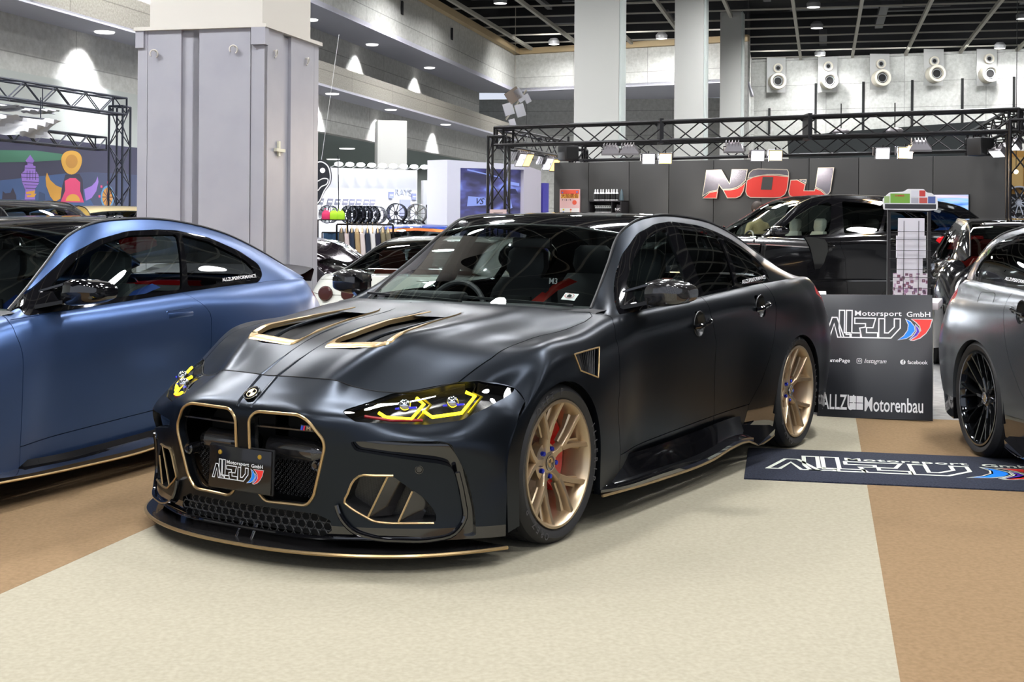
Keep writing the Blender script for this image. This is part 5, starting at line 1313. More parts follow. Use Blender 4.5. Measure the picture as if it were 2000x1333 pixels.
for A in (TL, TR, BLk, BRk):
    b = MB(); truss(b, Vector((A.x,A.y,.03))-O, Vector((A.x,A.y,TZ))-O, .29); b.box((A.x-O.x-.25,A.y-O.y-.25,.0),(A.x-O.x+.25,A.y-O.y+.25,.03)); b.build('post', M_TRUSS, tr_)
for s_ in (.355, .64):
    p = TL.lerp(TR, s_)-O; b = MB(); b.box((p.x-.03,p.y-.19,p.z-.19),(p.x+.03,p.y+.19,p.z+.19)); b.build('joint_plate', M_TRUSS, tr_)
# floodlights
M_FW = mat('cold floodlight', (1,1,1), .5, emit=(.92,.96,1.0), es=5); M_FY = mat('warm floodlight', (1,.8,.5), .5, emit=(1.0,.66,.22), es=4); M_FH = mat('silver lamp body', (.34,.32,.33), .35, .6)
M_FWd = mat('cold floodlight side', (1,1,1), .5, emit=(.90,.96,1.0), es=3.5); M_FYd = mat('warm floodlight side', (1,.8,.5), .5, emit=(1.0,.60,.15), es=3.0)
def flood(pos, aim, mt, lab, grp, w_=.26, h_=.20, lit=None, hang=.2):
    t = thing('floodlight', lab, 'lamp', pos[:], 0, grp)
    q = (Vector(aim)).normalized().to_track_quat('-Z','Y').to_matrix().to_4x4(); M = q
    b = MB(); b.prism([(-w_/2,-h_/2),(w_/2,-h_/2),(w_/2,h_/2),(-w_/2,h_/2)], -.0, .03); 
    b.add([(-w_/2,-h_/2,.03),(w_/2,-h_/2,.03),(w_/2,h_/2,.03),(-w_/2,h_/2,.03),(-w_/4,-h_/4,.13),(w_/4,-h_/4,.13),(w_/4,h_/4,.13),(-w_/4,h_/4,.13)], [(0,1,5,4),(1,2,6,5),(2,3,7,6),(3,0,4,7),(4,5,6,7)])
    for i in range(5): b.box((-w_/2+.03+i*.045,-h_/3,.10),(-w_/2+.04+i*.045,h_/3,.16))
    V = [(M @ Vector(v))[:] for v in b.V]; mk('lamp_body', V, b.F, M_FH, t)
    g = MB(); g.add([(-w_*.44,-h_*.42,-.004),(w_*.44,-h_*.42,-.004),(w_*.44,h_*.42,-.004),(-w_*.44,h_*.42,-.004)], [(0,3,2,1)])
    mk('lit_face', [(M @ Vector(v))[:] for v in g.V], g.F, mt, t)
    b = MB(); b.bar((0,0,.05),(0,0,hang),.012,6); b.tube([(-w_/2-.01,0,0),(-w_/2-.01,0,.07),(w_/2+.01,0,.07),(w_/2+.01,0,0)], .008, 6); b.build('yoke', M_TRUSS, t)
    if lit:
        l = bpy.data.lights.new('floodlight_light', 'AREA'); l.size = .2; l.energy = lit[0]; l.color = lit[1]; o = bpy.data.objects.new('floodlight_light', l); COL.objects.link(o); o.parent = t; o.matrix_local = M @ Matrix.Translation((0,0,-.02))
    return t
fr_ = lambda u, v, Y: at(u, v, Y)
for i, (u, v, warm) in enumerate(((1265,307,0),(1298,306,1),(1478,298,0),(1513,297,1),(1722,290,0),(1766,288,1))):
    Y_ = 20.9-(u-972)/1018*3.7; p = fr_(u, v, Y_)
    flood(p, Vector((-p.x*.5,-p.y,-p.z*2.2)), M_FY if warm else M_FW, ('warm' if warm else 'cold white')+' floodlight shining at the camera, '+('left','left','middle','middle','right','right')[i]+' pair on the front truss', 'floodlights on the front truss', .20, .17, (30, (1,.62,.25) if warm else (.92,.96,1)), .12)
for i, (u, v) in enumerate(((1193,298),(1228,297),(1432,290),(1795,282))):
    Y_ = 20.9-(u-972)/1018*3.7; p = fr_(u, v, Y_)
    flood(p, Vector((.1,.4,-1)), mat('dim lamp glass', (.6,.58,.56), .3), 'grey floodlight turned towards the dark wall, '+('first','second','third','last')[i]+' from the left on the front truss', 'floodlights on the front truss', .30, .16, (14, (1,.93,.85)), .12)
for i, (u, v, Y_, sx) in enumerate(((1016,313,22.6,1),(1030,313,22.6,0),(1069,320,23.9,1),(1082,322,23.9,0),(1945,288,18.4,2),(1974,274,17.9,2))):
    p = fr_(u, v, Y_)
    flood(p, Vector((.45,-.75,-.75)) if i < 4 else Vector((-.8,-.35,-1)), M_FWd if sx in (1,2) else M_FYd, ('cold white' if sx else 'warm yellow')+' lamp under the '+('left' if i < 4 else 'right')+' side truss, '+('nearer pair' if i in (0,1,5) else 'farther pair'), 'lamps under the side trusses', .14 if i < 4 else .24, .30 if i < 4 else .14, None, .15)
for (u, v, Y_, lab) in ((1108,297,22.6,'left'),(1913,273,18.7,'right')):
    p = fr_(u, v, Y_); t = thing('loudspeaker', 'small black loudspeaker hanging under the '+lab+' end of the truss', 'speaker', p[:], .5)
    b = MB(); b.bbox((-.14,-.13,-.14),(.14,.13,.12), .02); b.build('cabinet', M_BLACKPL, t); b = MB(); b.add([(-.11,-.135,-.11),(.11,-.135,-.11),(.11,-.135,.09),(-.11,-.135,.09)], [(0,1,2,3)]); b.build('grille', M_VOID, t); b = MB(); b.bar((0,0,.1),(0,0,.28),.02); b.build('bracket', M_TRUSS, t)

# dark booth wall with panels
W0, W1 = at(1080,318,23.4), at(1972,292,19.9); W0.z = W1.z = 0; wx = (W1-W0).normalized(); wa = math.atan2(wx.y, wx.x); WL = (W1-W0).length; WH = 2.44
t = thing('booth_wall', 'dark grey panelled booth back wall behind the black SUV', 'wall panel', W0[:], wa)
M_DWALL = mat('dark grey wall panel', (.040,.039,.037), .45)
xs = [0, .68, 1.45, 2.18, 2.98, 3.80, 4.60, 5.40, 6.55, WL]
for i in range(len(xs)-1):
    b = MB(); b.bbox((xs[i]+.004,0,0),(min(xs[i+1],WL)-.004,.08,WH), .004); b.build('panel', M_DWALL, t)
b = MB(); b.box((0,.05,0),(WL,.10,WH-.01)); b.build('backing', M_VOID, t)
def wall_xz(u, v, off=0.0):
    """position on the booth wall seen at (u, v)"""
    p = on_wall(u, v, W0, W1, off); return (p-W0).dot(wx), p.z
# three big letters
M_LRED = mat('letter red', (.72,.045,.035), .30, .3); M_LCHR = mat('letter brushed metal', (.20,.19,.22), .22, .9); M_LEDGE = mat('letter edge', (.62,.55,.45), .3, .8)
lt = thing('booth_letters', 'three big letters in red and brushed metal fixed to the dark booth wall', 'letters', W0[:], wa)
def zp(x, y): return wall_xz(1360+x/7.143, 300+y/7.143)
def letter(P, m, dep=.05):
    P = [zp(*p) for p in P]; b = MB(); b.prism([(p[0], p[1]) for p in P], -dep, -.004, 'y'); o = b.build('letter', m, lt, True, 20)
    v, f = strip2d(P, .012); mk('letter_edge', [(x,-dep-.001,y) for x, y in v], f, M_LEDGE, o, False)
letter([(95,560),(145,200),(350,190),(470,385),(500,185),(715,180),(690,330),(620,400),(560,435),(480,455),(370,460),(322,400),(305,470),(180,500)], M_LCHR)
letter([(100,588),(190,510),(303,485),(290,585)], M_LRED)
letter([(380,470),(480,468),(570,450),(640,405),(688,360),(660,480),(620,550),(560,578),(440,580)], M_LRED)
letter([(722,300),(740,230),(790,185),(860,170),(1270,175),(1290,215),(1290,262),(1150,243),(1000,245),(860,265),(780,290)], M_LCHR)
letter([(710,330),(800,285),(930,258),(1075,255),(1290,272),(1270,450),(1240,520),(1180,560),(1080,568),(760,568),(715,540),(695,490)], M_LRED)
b = MB(); q = [zp(*p) for p in ((930,280),(1075,280),(1055,458),(905,458))]; b.prism(q, -.056, -.051, 'y'); b.build('letter_counter', M_DWALL, lt)
letter([(1320,320),(1410,315),(1522,375),(1505,465),(1650,465),(1662,430),(1740,460),(1815,525),(1770,550),(1340,550),(1305,530),(1293,480)], M_LRED)
letter([(1440,312),(1535,308),(1528,358)], M_LCHR, .04)
letter([(1700,145),(1918,138),(1870,470),(1845,505),(1820,512),(1760,455),(1665,412)], M_LCHR)
# LED screen
s0, z0 = wall_xz(1735,432); s1, z1 = wall_xz(1893,367); 
t = thing('led_screen', 'lit video screen with blue and white streaks on the dark booth wall', 'screen', W0[:], wa)
sm = bpy.data.materials.new('video picture'); sm.use_nodes = True; MATS['video picture'] = sm
n, l, bb = nodes_of(sm); tc = n.new('ShaderNodeTexCoord'); mp = n.new('ShaderNodeMapping'); mp.inputs['Scale'].default_value = (.5,1,2.6); mp.inputs['Rotation'].default_value = (0,.45,0); no = n.new('ShaderNodeTexNoise'); no.inputs['Scale'].default_value = 2.2; no.inputs['Detail'].default_value = 5; no.inputs['Distortion'].default_value = .6
rp = n.new('ShaderNodeValToRGB'); E_ = rp.color_ramp.elements; E_[0].position = .30; E_[0].color = (.01,.03,.12,1); E_[1].position = .72; E_[1].color = (.95,.93,1,1)
for p_, c_ in ((.42,(.03,.16,.75,1)),(.50,(.30,.60,.95,1)),(.57,(.62,.52,.70,1)),(.64,(.85,.85,1,1))): e = E_.new(p_); e.color = c_
l.new(tc.outputs['Object'], mp.inputs[0]); l.new(mp.outputs[0], no.inputs[0]); l.new(no.outputs[0], rp.inputs[0]); l.new(rp.outputs[0], bb.inputs['Emission Color']); bb.inputs['Emission Strength'].default_value = 1.2; bb.inputs['Base Color'].default_value = (.02,.02,.02,1)
zb = z0-.55
b = MB(); b.box((s0,-.06,zb),(s1,-.01,z1)); b.build('screen_cabinet', M_BLACKPL, t)
b = MB(); b.add([(s0+.01,-.062,zb+.01),(s1-.01,-.062,zb+.01),(s1-.01,-.062,z1-.01),(s0+.01,-.062,z1-.01)], [(0,1,2,3)]); b.build('lit_picture', sm, t)
# poster
s0, z0 = wall_xz(1094,415); s1, z1 = wall_xz(1133,368)
t = thing('poster', 'pink and orange lottery poster in Japanese on the left of the dark booth wall', 'poster', W0[:], wa)
b = MB(); b.box((s0,-.03,z0-.02),(s1,-.005,z1)); b.build('sheet', mat('poster pink', (.80,.50,.48), .5), t)
def pst(x0, z0_, x1, z1_, c, nm, d=-.0315):
    X = lambda f: s0+(s1-s0)*f; Z = lambda f: z0+(z1-z0)*f
    b = MB(); b.add([(X(x0),d,Z(z0_)),(X(x1),d,Z(z0_)),(X(x1),d,Z(z1_)),(X(x0),d,Z(z1_))], [(0,1,2,3)]); b.build('printed_area', mat(nm, c, .5), t)
pst(.04,.80,.96,.97,(.75,.10,.05),'print scarlet'); pst(.03,.02,.97,.20,(.85,.80,.76),'print ivory'); pst(.06,.62,.94,.80,(.80,.42,.06),'print amber')
PW = s1-s0; PH = z1-z0
def ptx(s_, fx, fz, sz, m, bold=True): text_mesh(s_, sz*PH, m, 'poster_lettering', t, Matrix.Translation((s0+PW*fx,-.033,z0+PH*fz)) @ Matrix.Rotation(R(90),4,'X'), .001, bold)
ptx('大抽選会', .5, .71, .20, mat('print brown', (.25,.03,.01), .5)); ptx('7・8・9', .34, .54, .12, mat('print ink', (.05,.02,.03), .5))
for (fx, fz, r_, c_, nm) in ((.74,.44,.10,(.8,.10,.03),'print scarlet'),(.20,.14,.04,(.6,.5,.02),'print mustard'),(.56,.14,.04,(.75,.08,.06),'print scarlet'),(.20,.04,.03,(.05,.2,.6),'print cobalt'),(.56,.04,.03,(.75,.5,.05),'print amber'),(.14,.86,.035,(.05,.3,.65),'print cobalt'),(.86,.88,.035,(.05,.3,.65),'print cobalt')):
    b = MB(); b.add([(s0+PW*fx+r_*PH*math.cos(q), -.034, z0+PH*fz+r_*PH*math.sin(q)) for q in np.linspace(0, 2*math.pi, 17)[:-1]], [tuple(range(16))]); b.build('printed_dot', mat(nm, c_, .5), t)
# bottle shelf
s0, z0 = wall_xz(1149,390, .35); s1, _ = wall_xz(1208,390,.35); _, z1 = wall_xz(1149,411,.35)
t = thing('display_shelf', 'black display shelf unit with bottles at the dark booth wall', 'shelf', W0[:], wa)
b = MB(); sx = s0; ex_ = s1+.05
b.box((sx,-.36,z0-.02),(ex_,-.02,z0)); b.box((sx,-.36,0),(sx+.02,-.02,z0)); b.box((ex_-.02,-.36,0),(ex_,-.02,z0)); b.box((sx+.02,-.34,z1-.04),(ex_-.02,-.02,z1-.02)); b.box((sx+(ex_-sx)*.70,-.36,z1-.02),(sx+(ex_-sx)*.70+.012,-.02,z0-.02)); b.box((sx,-.04,.0),(ex_,-.02,z0))
b.build('shelf_unit', mat('shelf black', (.02,.018,.02), .4), t)
M_BOT = mat('black bottle', (.015,.015,.015), .25); M_BCAP = mat('white bottle top', (.85,.85,.85), .4)
def bottle(x, z, h_, lab, grp, trig=False, idx=0):
    p = W0+wx*x+Vector((wx.y,-wx.x,0))*.20
    t = thing('bottle', lab, 'bottle', (p.x,p.y,z), wa, grp)
    b = MB(); b.lathe([(0,0),(.026,0),(.026,h_*.10)], 10, 'z'); b.build('white_base', M_BCAP, t)
    b = MB(); b.lathe([(.0265,h_*.10),(.0265,h_*.60)], 10, 'z'); b.build('dark_label', M_BOT, t)
    b = MB(); b.lathe([(.026,h_*.60),(.024,h_*.68),(.013,h_*.76),(.013,h_*.90),(.010,h_),(0,h_)], 10, 'z')
    if trig: b.box((-.010,-.045,h_*.88),(.010,.015,h_*.99))
    b.build('bottle_top', M_BCAP, t); return t
nb = [.072,.105,.150,.182,.225,.258,.300,.335,.385]
for i, f_ in enumerate((.10,.17,.27,.34,.44,.51,.60,.67,.76)):
    bottle(sx+(ex_-sx)*f_, z0, .20, 'black bottle with white top in the upper row on the display shelf', 'bottles on the upper shelf', False)
for i in range(9):
    bottle(sx+(ex_-sx)*(.13+.062*i), z1-.02, .125, 'small white-topped spray bottle in the lower row on the display shelf', 'spray bottles on the lower shelf', True)
b = MB(); xb = sx+(ex_-sx)*.86; b.prism([(xb-.05,z1-.02),(xb+.075,z1-.02),(xb+.07,z1+.10),(xb-.02,z1+.12)], -.30, -.18, 'y'); o = b.build('tote_box', mat('black card box', (.03,.025,.028), .4)); o.location = W0; o.rotation_euler = (0,0,wa); tag(o, 'small black box with white letters at the right end of the display shelf', 'box')
text_mesh('NOJ', .06, mat('lit lettering', (.9,.9,.9), .5), 'lettering', o, Matrix.Translation((xb+.012,-.302,z1+.035)) @ Matrix.Rotation(R(90),4,'X'), .002, True, sx=1.2)
b = MB(); b.lathe([(0,0),(.035,0),(.035,.06),(.02,.16),(.004,.20),(0,.20)], 12, 'z'); o = b.build('grey_bottle', mat('blue grey bottle', (.08,.12,.14), .4)); p = W0+wx*(sx+(ex_-sx)*.90)+Vector((wx.y,-wx.x,0))*.20; o.location = (p.x,p.y,z0); tag(o, 'blue grey cone shaped bottle standing alone at the right of the upper bottle row', 'bottle')

# dark roof board and more over the truss at right
q0, q1 = at(1535,262,27), at(1924,240,25.5)
t = thing('roof_sign', 'dark overhead sign board with white lit letters behind the truss', 'sign', (q0.x,q0.y,q0.z-1.0), math.atan2((q1-q0).y,(q1-q0).x))
LQ = (Vector((q1.x,q1.y,0))-Vector((q0.x,q0.y,0))).length
b = MB(); b.prism([(0.0,1.02),(LQ*.35,1.12),(LQ,1.26),(LQ,-2.4),(.25,-2.4)], 0, .2, 'y'); b.build('board', mat('dark green black board', (.012,.016,.016), .4), t)
b = MB(); b.box((1.35,-.08,.42),(2.65,-.01,.52)); b.build('lit_strip', mat('lit strip', (1,1,1), .5, emit=(.95,.98,1), es=6), t)
text_mesh('/VI AX', .42, mat('lit sign white', (1,1,1), .5, emit=(.9,.95,1), es=1.4), 'sign_lettering', t, Matrix.Translation((1.75,-.06,.15)) @ Matrix.Rotation(R(90),4,'X'), .02, True, shear=.4, sx=1.1)
for (u, v) in ((1640,249),(1745,246)):
    p = at(u, v, 23); tt = thing('spot_lamp', 'small white lamp above the truss in front of the dark sign, '+('left' if u < 1700 else 'right')+' one', 'lamp', p[:]); b = MB(); b.sphere((0,0,0),.10,12,8,(1.6,1,.7)); b.build('lamp_body', M_FH, tt); b = MB(); b.sphere((0,-.02,-.04),.07,12,8,(1.6,1,.7)); b.build('lit_face', M_FWd, tt); b = MB(); b.bar((0,0,.02),(0,0,.5),.01); b.build('cable', M_VOID, tt)

# wheel booth at the far right
q0 = at(1972,330,24); t = thing('wheel_booth', 'wheel booth wall with wooden fascia, bare bulb and white lettering at the right edge', 'booth', (q0.x,q0.y,0), 0)
b = MB(); b.box((-.4,0,0),(2.2,.1,1.95)); b.build('dark_panel', mat('black booth panel', (.012,.014,.016), .4), t)
b = MB(); b.box((-.4,.02,1.95),(2.2,.12,2.75)); b.build('wooden_fascia', mat('amber wood', (.50,.27,.06), .5), t)
b = MB(); b.box((-.4,-.08,2.05),(.2,-.0,2.62)); b.build('pale_post', mat('amber light wood', (.62,.42,.16), .5), t)
text_mesh('CIN', .20, M_WHITE, 'sign_lettering', t, Matrix.Translation((.13,-.012,1.78)) @ Matrix.Rotation(R(90),4,'X') @ Matrix.Scale(-1,4,(1,0,0)), .01, True, shear=-.3)
text_mesh('WHEELS', .07, M_WHITE, 'sign_lettering', t, Matrix.Translation((.11,-.012,1.63)) @ Matrix.Rotation(R(90),4,'X'), .01, True)
p = at(1983,322,23.4); tt = thing('light_bulb', 'small bare glowing bulb hanging in front of the wooden booth at the right edge', 'lamp', p[:]); b = MB(); b.sphere((0,0,0),.04,12,8); b.build('bulb', mat('warm bulb', (1,.9,.7), .5, emit=(1,.75,.4), es=12), tt); b = MB(); b.bar((0,0,.03),(0,0,5.5),.006); b.build('cable', M_VOID, tt)
def loose_wheel(p, r, m, lab, rz=0, cat='wheel', grp=None, depth=.2, spokes=10, w=None):
    t = thing('alloy_wheel', lab, cat, p[:], rz, grp)
    b = MB(); b.lathe([(r*.93,0),(r,.0),(r,-.012),(r*.90,-.02),(r*.86,-depth),(r*.97,-depth),(r*.97,-depth+.01),(r*.9,-depth+.012)], 32); b.build('rim', m, t)
    s = MB()
    for i in range(spokes):
        a = 2*math.pi*i/spokes; s.beam((r*.12*math.cos(a),-.03,r*.12*math.sin(a)),(r*.92*math.cos(a),-.012,r*.92*math.sin(a)), r*.07, .03, up=(0,1,0))
    s.lathe([(0,-.02),(r*.2,-.02),(r*.2,-.06)], 16); s.build('spokes', m, t)
    return t
M_SILVER = mat('silver wheel', (.55,.56,.58), .22, 1); M_ANTH = mat('anthracite wheel', (.06,.065,.08), .2, .9); M_GOLDW = mat('gold wheel', (.55,.42,.15), .25, .9); M_WHITEW = mat('white wheel', (.75,.75,.75), .4)
loose_wheel(at(1990,382,23.6), .30, M_SILVER, 'large silver ten spoke wheel shown at the right edge above the grey car', math.pi)

# ------------------------------------------------------------------ person behind the SUV
M_SKIN = mat('skin', (.55,.33,.22), .5); M_HAIR = mat('dark brown hair', (.03,.018,.012), .6); M_BEIGE = mat('beige coat', (.45,.34,.17), .8)
def skin_body(name, pts, edges, m, parent=None, sub=2):
    me = bpy.data.meshes.new(name); me.from_pydata([p[0] for p in pts], edges, []); o = bpy.data.objects.new(name, me); COL.objects.link(o); o.parent = parent
    o.modifiers.new('skin', 'SKIN'); 
    for i, p in enumerate(pts): me.skin_vertices[0].data[i].radius = (p[1], p[2] if len(p) > 2 else p[1]); me.skin_vertices[0].data[i].use_root = (i == 0)
    s = o.modifiers.new('sub', 'SUBSURF'); s.levels = sub; s.render_levels = sub; me.materials.append(m)
    return o
p = at(1480,420,21.0); pe = thing('person', 'person in a beige coat standing behind the black SUV by the booth wall', 'person', (p.x,p.y,0), .6)
body = [((0,0,.90),.15,.11),((0,0,1.08),.14,.10),((0,0,1.28),.17,.11),((0,0,1.40),.09,.07),((0,-.01,1.47),.05,.05),
        ((.19,0,1.36),.055),((.24,-.02,1.12),.045),((.20,-.18,.98),.035),((-.19,0,1.36),.055),((-.25,.0,1.12),.045),((-.24,-.05,.88),.035),
        ((.09,0,.82),.085),((.10,-.02,.48),.06),((.10,.01,.10),.042),((.10,-.12,.05),.04),((-.09,0,.82),.085),((-.10,-.02,.48),.06),((-.10,.01,.10),.042),((-.10,-.12,.05),.04)]
skin_body('body', body, [(0,1),(1,2),(2,3),(3,4),(2,5),(5,6),(6,7),(2,8),(8,9),(9,10),(0,11),(11,12),(12,13),(13,14),(0,15),(15,16),(16,17),(17,18)], M_BEIGE, pe)
b = MB(); b.sphere((0,-.015,1.585),.098,20,14,(.82,.98,1.22)); b.sphere((0,-.115,1.575),.016,8,6,(.7,1.2,1.2)); b.sphere((.08,0,1.58),.022,8,6,(.5,.8,1.3)); b.sphere((-.08,0,1.58),.022,8,6,(.5,.8,1.3)); b.build('head', M_SKIN, pe)
b = MB(); b.sphere((0,.012,1.625),.108,20,12,(.86,1.0,1.02)); b.build('hair', M_HAIR, pe)
b = MB(); b.sphere((.032,-.102,1.60),.010,8,6); b.sphere((-.032,-.102,1.60),.010,8,6); b.build('eyes', M_VOID, pe)
b = MB(); b.beam((-.022,-.106,1.535),(.022,-.106,1.535),.006,.008); b.build('mouth', M_MRED, pe)
for sg in (1,-1):
    w0 = (.19,-.19,.965) if sg > 0 else (-.235,-.055,.85); hand = [((w0[0],w0[1],w0[2]),.028,.018),((w0[0],w0[1]-.03,w0[2]-.05),.034,.014)]; ed = [(0,1)]
    for k, (dx, L) in enumerate(((-.027,.058),(-.009,.068),(.009,.066),(.027,.052))):
        hand += [((w0[0]+dx,w0[1]-.045,w0[2]-.085),.009),((w0[0]+dx,w0[1]-.045+.012,w0[2]-.085-L),.007)]; ed += [(1,2+2*k),(2+2*k,3+2*k)]
    hand += [((w0[0]-.038*sg,w0[1]-.045,w0[2]-.05),.010),((w0[0]-.045*sg,w0[1]-.055,w0[2]-.085),.008)]; ed += [(0,10),(10,11)]
    skin_body('hand', hand, ed, M_SKIN, pe, 1)

# ------------------------------------------------------------------ cars behind
M_BLACKP = mat('gloss black paint', (.006,.006,.007), .10, 0, 1.0); M_WHITEP = mat('pearl white paint', (.66,.68,.62), .25, 0, .8); M_GOLDP = mat('gold yellow paint', (.55,.36,.08), .22, .3, 1.0); M_PURPLEP = mat('dark metallic paint', (.014,.009,.013), .15, .5, 1.0)
SUVB = dict(TOURING); SUVB['handles'] = SEDAN['handles']
suv = scaled(SUVB, 1.17, 1.27, R=.385, AR=.40, seat=mat('cream seat leather', (.62,.58,.50), .5), belts=None)
pos = at(1345,640,17.6)
g1 = build_sedan('suv', 'long gloss black SUV with cream seats parked in front of the dark booth wall', (pos.x, 18.1, 0), R(180+14), M_BLACKP, M_SILVER, hero=False, wing=False, m_roof=M_BLACKP, trim_m=M_CHROME, style='m', spec=suv, glass_r=M_GLASSD)
b = MB(); b.beam((-.75,.965,.60),(-3.0,.985,.60), .02, .02); b.build('chrome_strip', M_CHROME, g1)
hatch = scaled(TOURING, .86, 1.02)
p = at(1905,600,12.3)
g2 = build_sedan('hatchback', 'gloss black hatchback with roof spoiler and red seats between the counter and the grey estate', (5.57, 15.03, 0), R(77), M_BLACKP, M_ANTH, hero=False, wing=False, m_roof=M_BLACKP, trim_m=M_GLOSSBLACK, style='m', spec=dict(hatch, seat=mat('red seat leather', (.50,.03,.02), .5), belts=None))
b = MB(); b.bbox((-3.42,-.55,1.345),(-3.10,.55,1.375), .012); b.build('roof_spoiler', M_BLACKP, g2)
low = scaled(SEDAN, .97, .86, R=.33, AR=.345)
g3 = build_sedan('sports_coupe', 'pearl white sports coupe with round rear lamps behind the black sedan', (-.05, 15.1, 0), R(74), M_WHITEP, M_ANTH, hero=False, wing=False, m_roof=M_WHITEP, trim_m=M_GLOSSBLACK, style='m', spec=dict(low, seat=mat('tan red interior', (.35,.08,.05), .5)), lamp_m=M_WHITEP)
for y in (-.62,-.40,.40,.62):
    b = MB(); b.lathe([(.070,-.02),(.066,.0),(.055,.012),(0,.015)], 24, 'x', (-3.70,y,.70)); b.V = [(2*-3.70-v[0]-.02, v[1], v[2]) for v in b.V]; b.build('round_lamp', mat('dark red lens', (.05,.012,.012), .25), g3)
# black SUV and yellow car at the far left
g4 = build_sedan('suv', 'gloss black SUV parked below the mural at the left edge', (-4.38, 14.6, 0), R(-30), M_BLACKP, M_ANTH, hero=False, wing=False, m_roof=M_BLACKP, trim_m=M_CHROME, style='m', spec=scaled(TOURING, 1.0, 1.13, R=.36, AR=.375), glass_r=M_GLASSF)
g5 = build_sedan('estate_car', 'gold yellow car behind the black SUV below the mural', (-5.1, 18.6, 0), R(-50), M_GOLDP, M_ANTH, hero=False, wing=False, m_roof=mat('gold roof', (.62,.50,.28), .3, .4, 1.0), trim_m=M_CHROME, style='m', spec=scaled(TOURING, .75, 1.12, R=.36, AR=.375), glass_r=M_GLASSD)
g6 = build_sedan('suv', 'dark purple metallic SUV with its nose just right of the clad column', (-2.75, 17.7, 0), R(0), M_PURPLEP, M_ANTH, hero=False, wing=False, m_roof=M_PURPLEP, trim_m=M_CHROME, style='m', spec=scaled(TOURING, .6, 1.24))
g7 = build_sedan('race_coupe', 'white and blue race coupe with orange windscreen band in front of the wheel booth', (-1.6, 22.0, 0), R(-85), mat('race white paint', (.72,.74,.78), .2, 0, 1), M_ANTH, hero=False, wing=False, m_roof=mat('race blue paint', (.03,.07,.35), .2, 0, 1), trim_m=M_CHROME, style='m', spec=scaled(SEDAN, .86, .94))
b = MB(); b.grid([[(-1.16,y,1.275+.03*(1-abs(y)/.5)) , (-1.08,y,1.225+.03*(1-abs(y)/.5))] for y in np.linspace(-.50,.50,12)]); b.V = [(v[0]*.86, v[1], v[2]*.94+.03) for v in b.V]; b.build('windscreen_band', mat('orange band', (.85,.16,.02), .4), g7)

# ------------------------------------------------------------------ white wheel booth, clothes rack, video wall
M_BWALL = mat('bright white booth wall', (.80,.82,.86), .6)
def boothwall(name, lab, u0, u1, vt0, vt1, Y0, Y1, th=.12, m=None):
    a, c = at(u0, vt0, Y0), at(u1, vt1, Y1); h_ = (a.z+c.z)/2
    t = thing(name, lab, 'wall panel', (a.x,a.y,0), math.atan2(c.y-a.y, c.x-a.x)); L = math.hypot(c.x-a.x, c.y-a.y)
    b = MB(); b.bbox((0,0,0),(L,th,h_), .004); b.build('panel', m or M_BWALL, t)
    return t, L, h_, a, c
tw, LW, HW, aw, cw = boothwall('booth_wall', 'long bright white booth wall behind the clothes rack and wheels', 500, 814, 322, 343, 25.5, 27.5)
for k in range(9):
    u_ = 640+k*21.5; s_ = (u_-500)/314; p = aw.lerp(cw, s_); 
    t = thing('arm_spotlight', 'white arm spotlight on top of the white booth wall', 'lamp', (p.x,p.y,HW), math.atan2(cw.y-aw.y, cw.x-aw.x), 'arm spotlights on the white booth walls')
    b = MB(); b.bar((0,.05,0),(0,-.30,.08),.012); b.build('arm', M_WHITE, t)
    b = MB(); b.sphere((0,-.33,.06),.06,12,8,(1.6,1,.8)); b.build('lamp_head', mat('lit spotlight', (1,1,1), .5, emit=(.95,.97,1), es=4), t)
    if k % 2 == 0:
        l = bpy.data.lights.new('arm_spotlight_light', 'AREA'); l.energy = 45; l.size = .2; l.color = (.90,.94,1); o = bpy.data.objects.new('arm_spotlight_light', l); COL.objects.link(o); o.parent = t; o.location = (0,-.75,.0); o.rotation_euler = (R(-28),0,0)
def wpos(u, v, aa=aw, cc=cw, off=.0):
    return on_wall(u, v, aa, cc, off)
wr_ = math.atan2(cw.y-aw.y, cw.x-aw.x)
for i, u in enumerate((627,645,660,675,688,701,716,728)):
    p = wpos(u, 400, off=.45)
    t = thing('wheel_sign', 'small grey slanted name board above the wheel row, '+('first','second','third','fourth','fifth','sixth','seventh','last')[i]+' from the left', 'sign', p[:], wr_, 'name boards above the wheel row')
    b = MB(); b.prism([(-.09,-.06),(.03,-.06),(.06,.07),(-.06,.07)], -.01, .01, 'y'); b.build('board', mat('grey name board', (.10,.10,.13) if i < 6 else (.35,.42,.50), .5), t)
    b = MB(); b.bar((-.05,0,-.06),(-.05,0,-.18),.006); b.bar((.0,0,-.06),(.0,0,-.18),.006); b.build('stand', M_ANTH, t)
    b = MB(); b.box((-.055,-.013,-.005),(.025,-.011,.02)); b.build('name_strip', M_WHITE, t)
for i, u in enumerate((638,680,692,705,720,733)):
    p = wpos(u, 424, off=.45); loose_wheel(p, .185, (M_SILVER,M_ANTH,M_ANTH,M_ANTH,M_ANTH,M_SILVER)[i], ('silver','black','black','black','black','chrome')[i]+' wheel in the row on the white booth wall, '+('leftmost','second','third','fourth','fifth','rightmost')[i], wr_+math.pi-.9, grp='wheels in the row on the white wall')
for i, (u, v, r_) in enumerate(((772,420,.21),(815,420,.21),(772,450,.20),(790,450,.18),(803,450,.18),(819,448,.18))):
    p = wpos(min(u,812), v, off=.5); loose_wheel(p, r_, M_ANTH if i in (0,2,3,5) else M_SILVER, 'dark multi-spoke wheel '+('hung left of the grey picture','hung right of the grey picture','in the lower row, first','in the lower row, second','in the lower row, third','in the lower row, last')[i], wr_+math.pi-.8, grp='wheels around the grey picture')
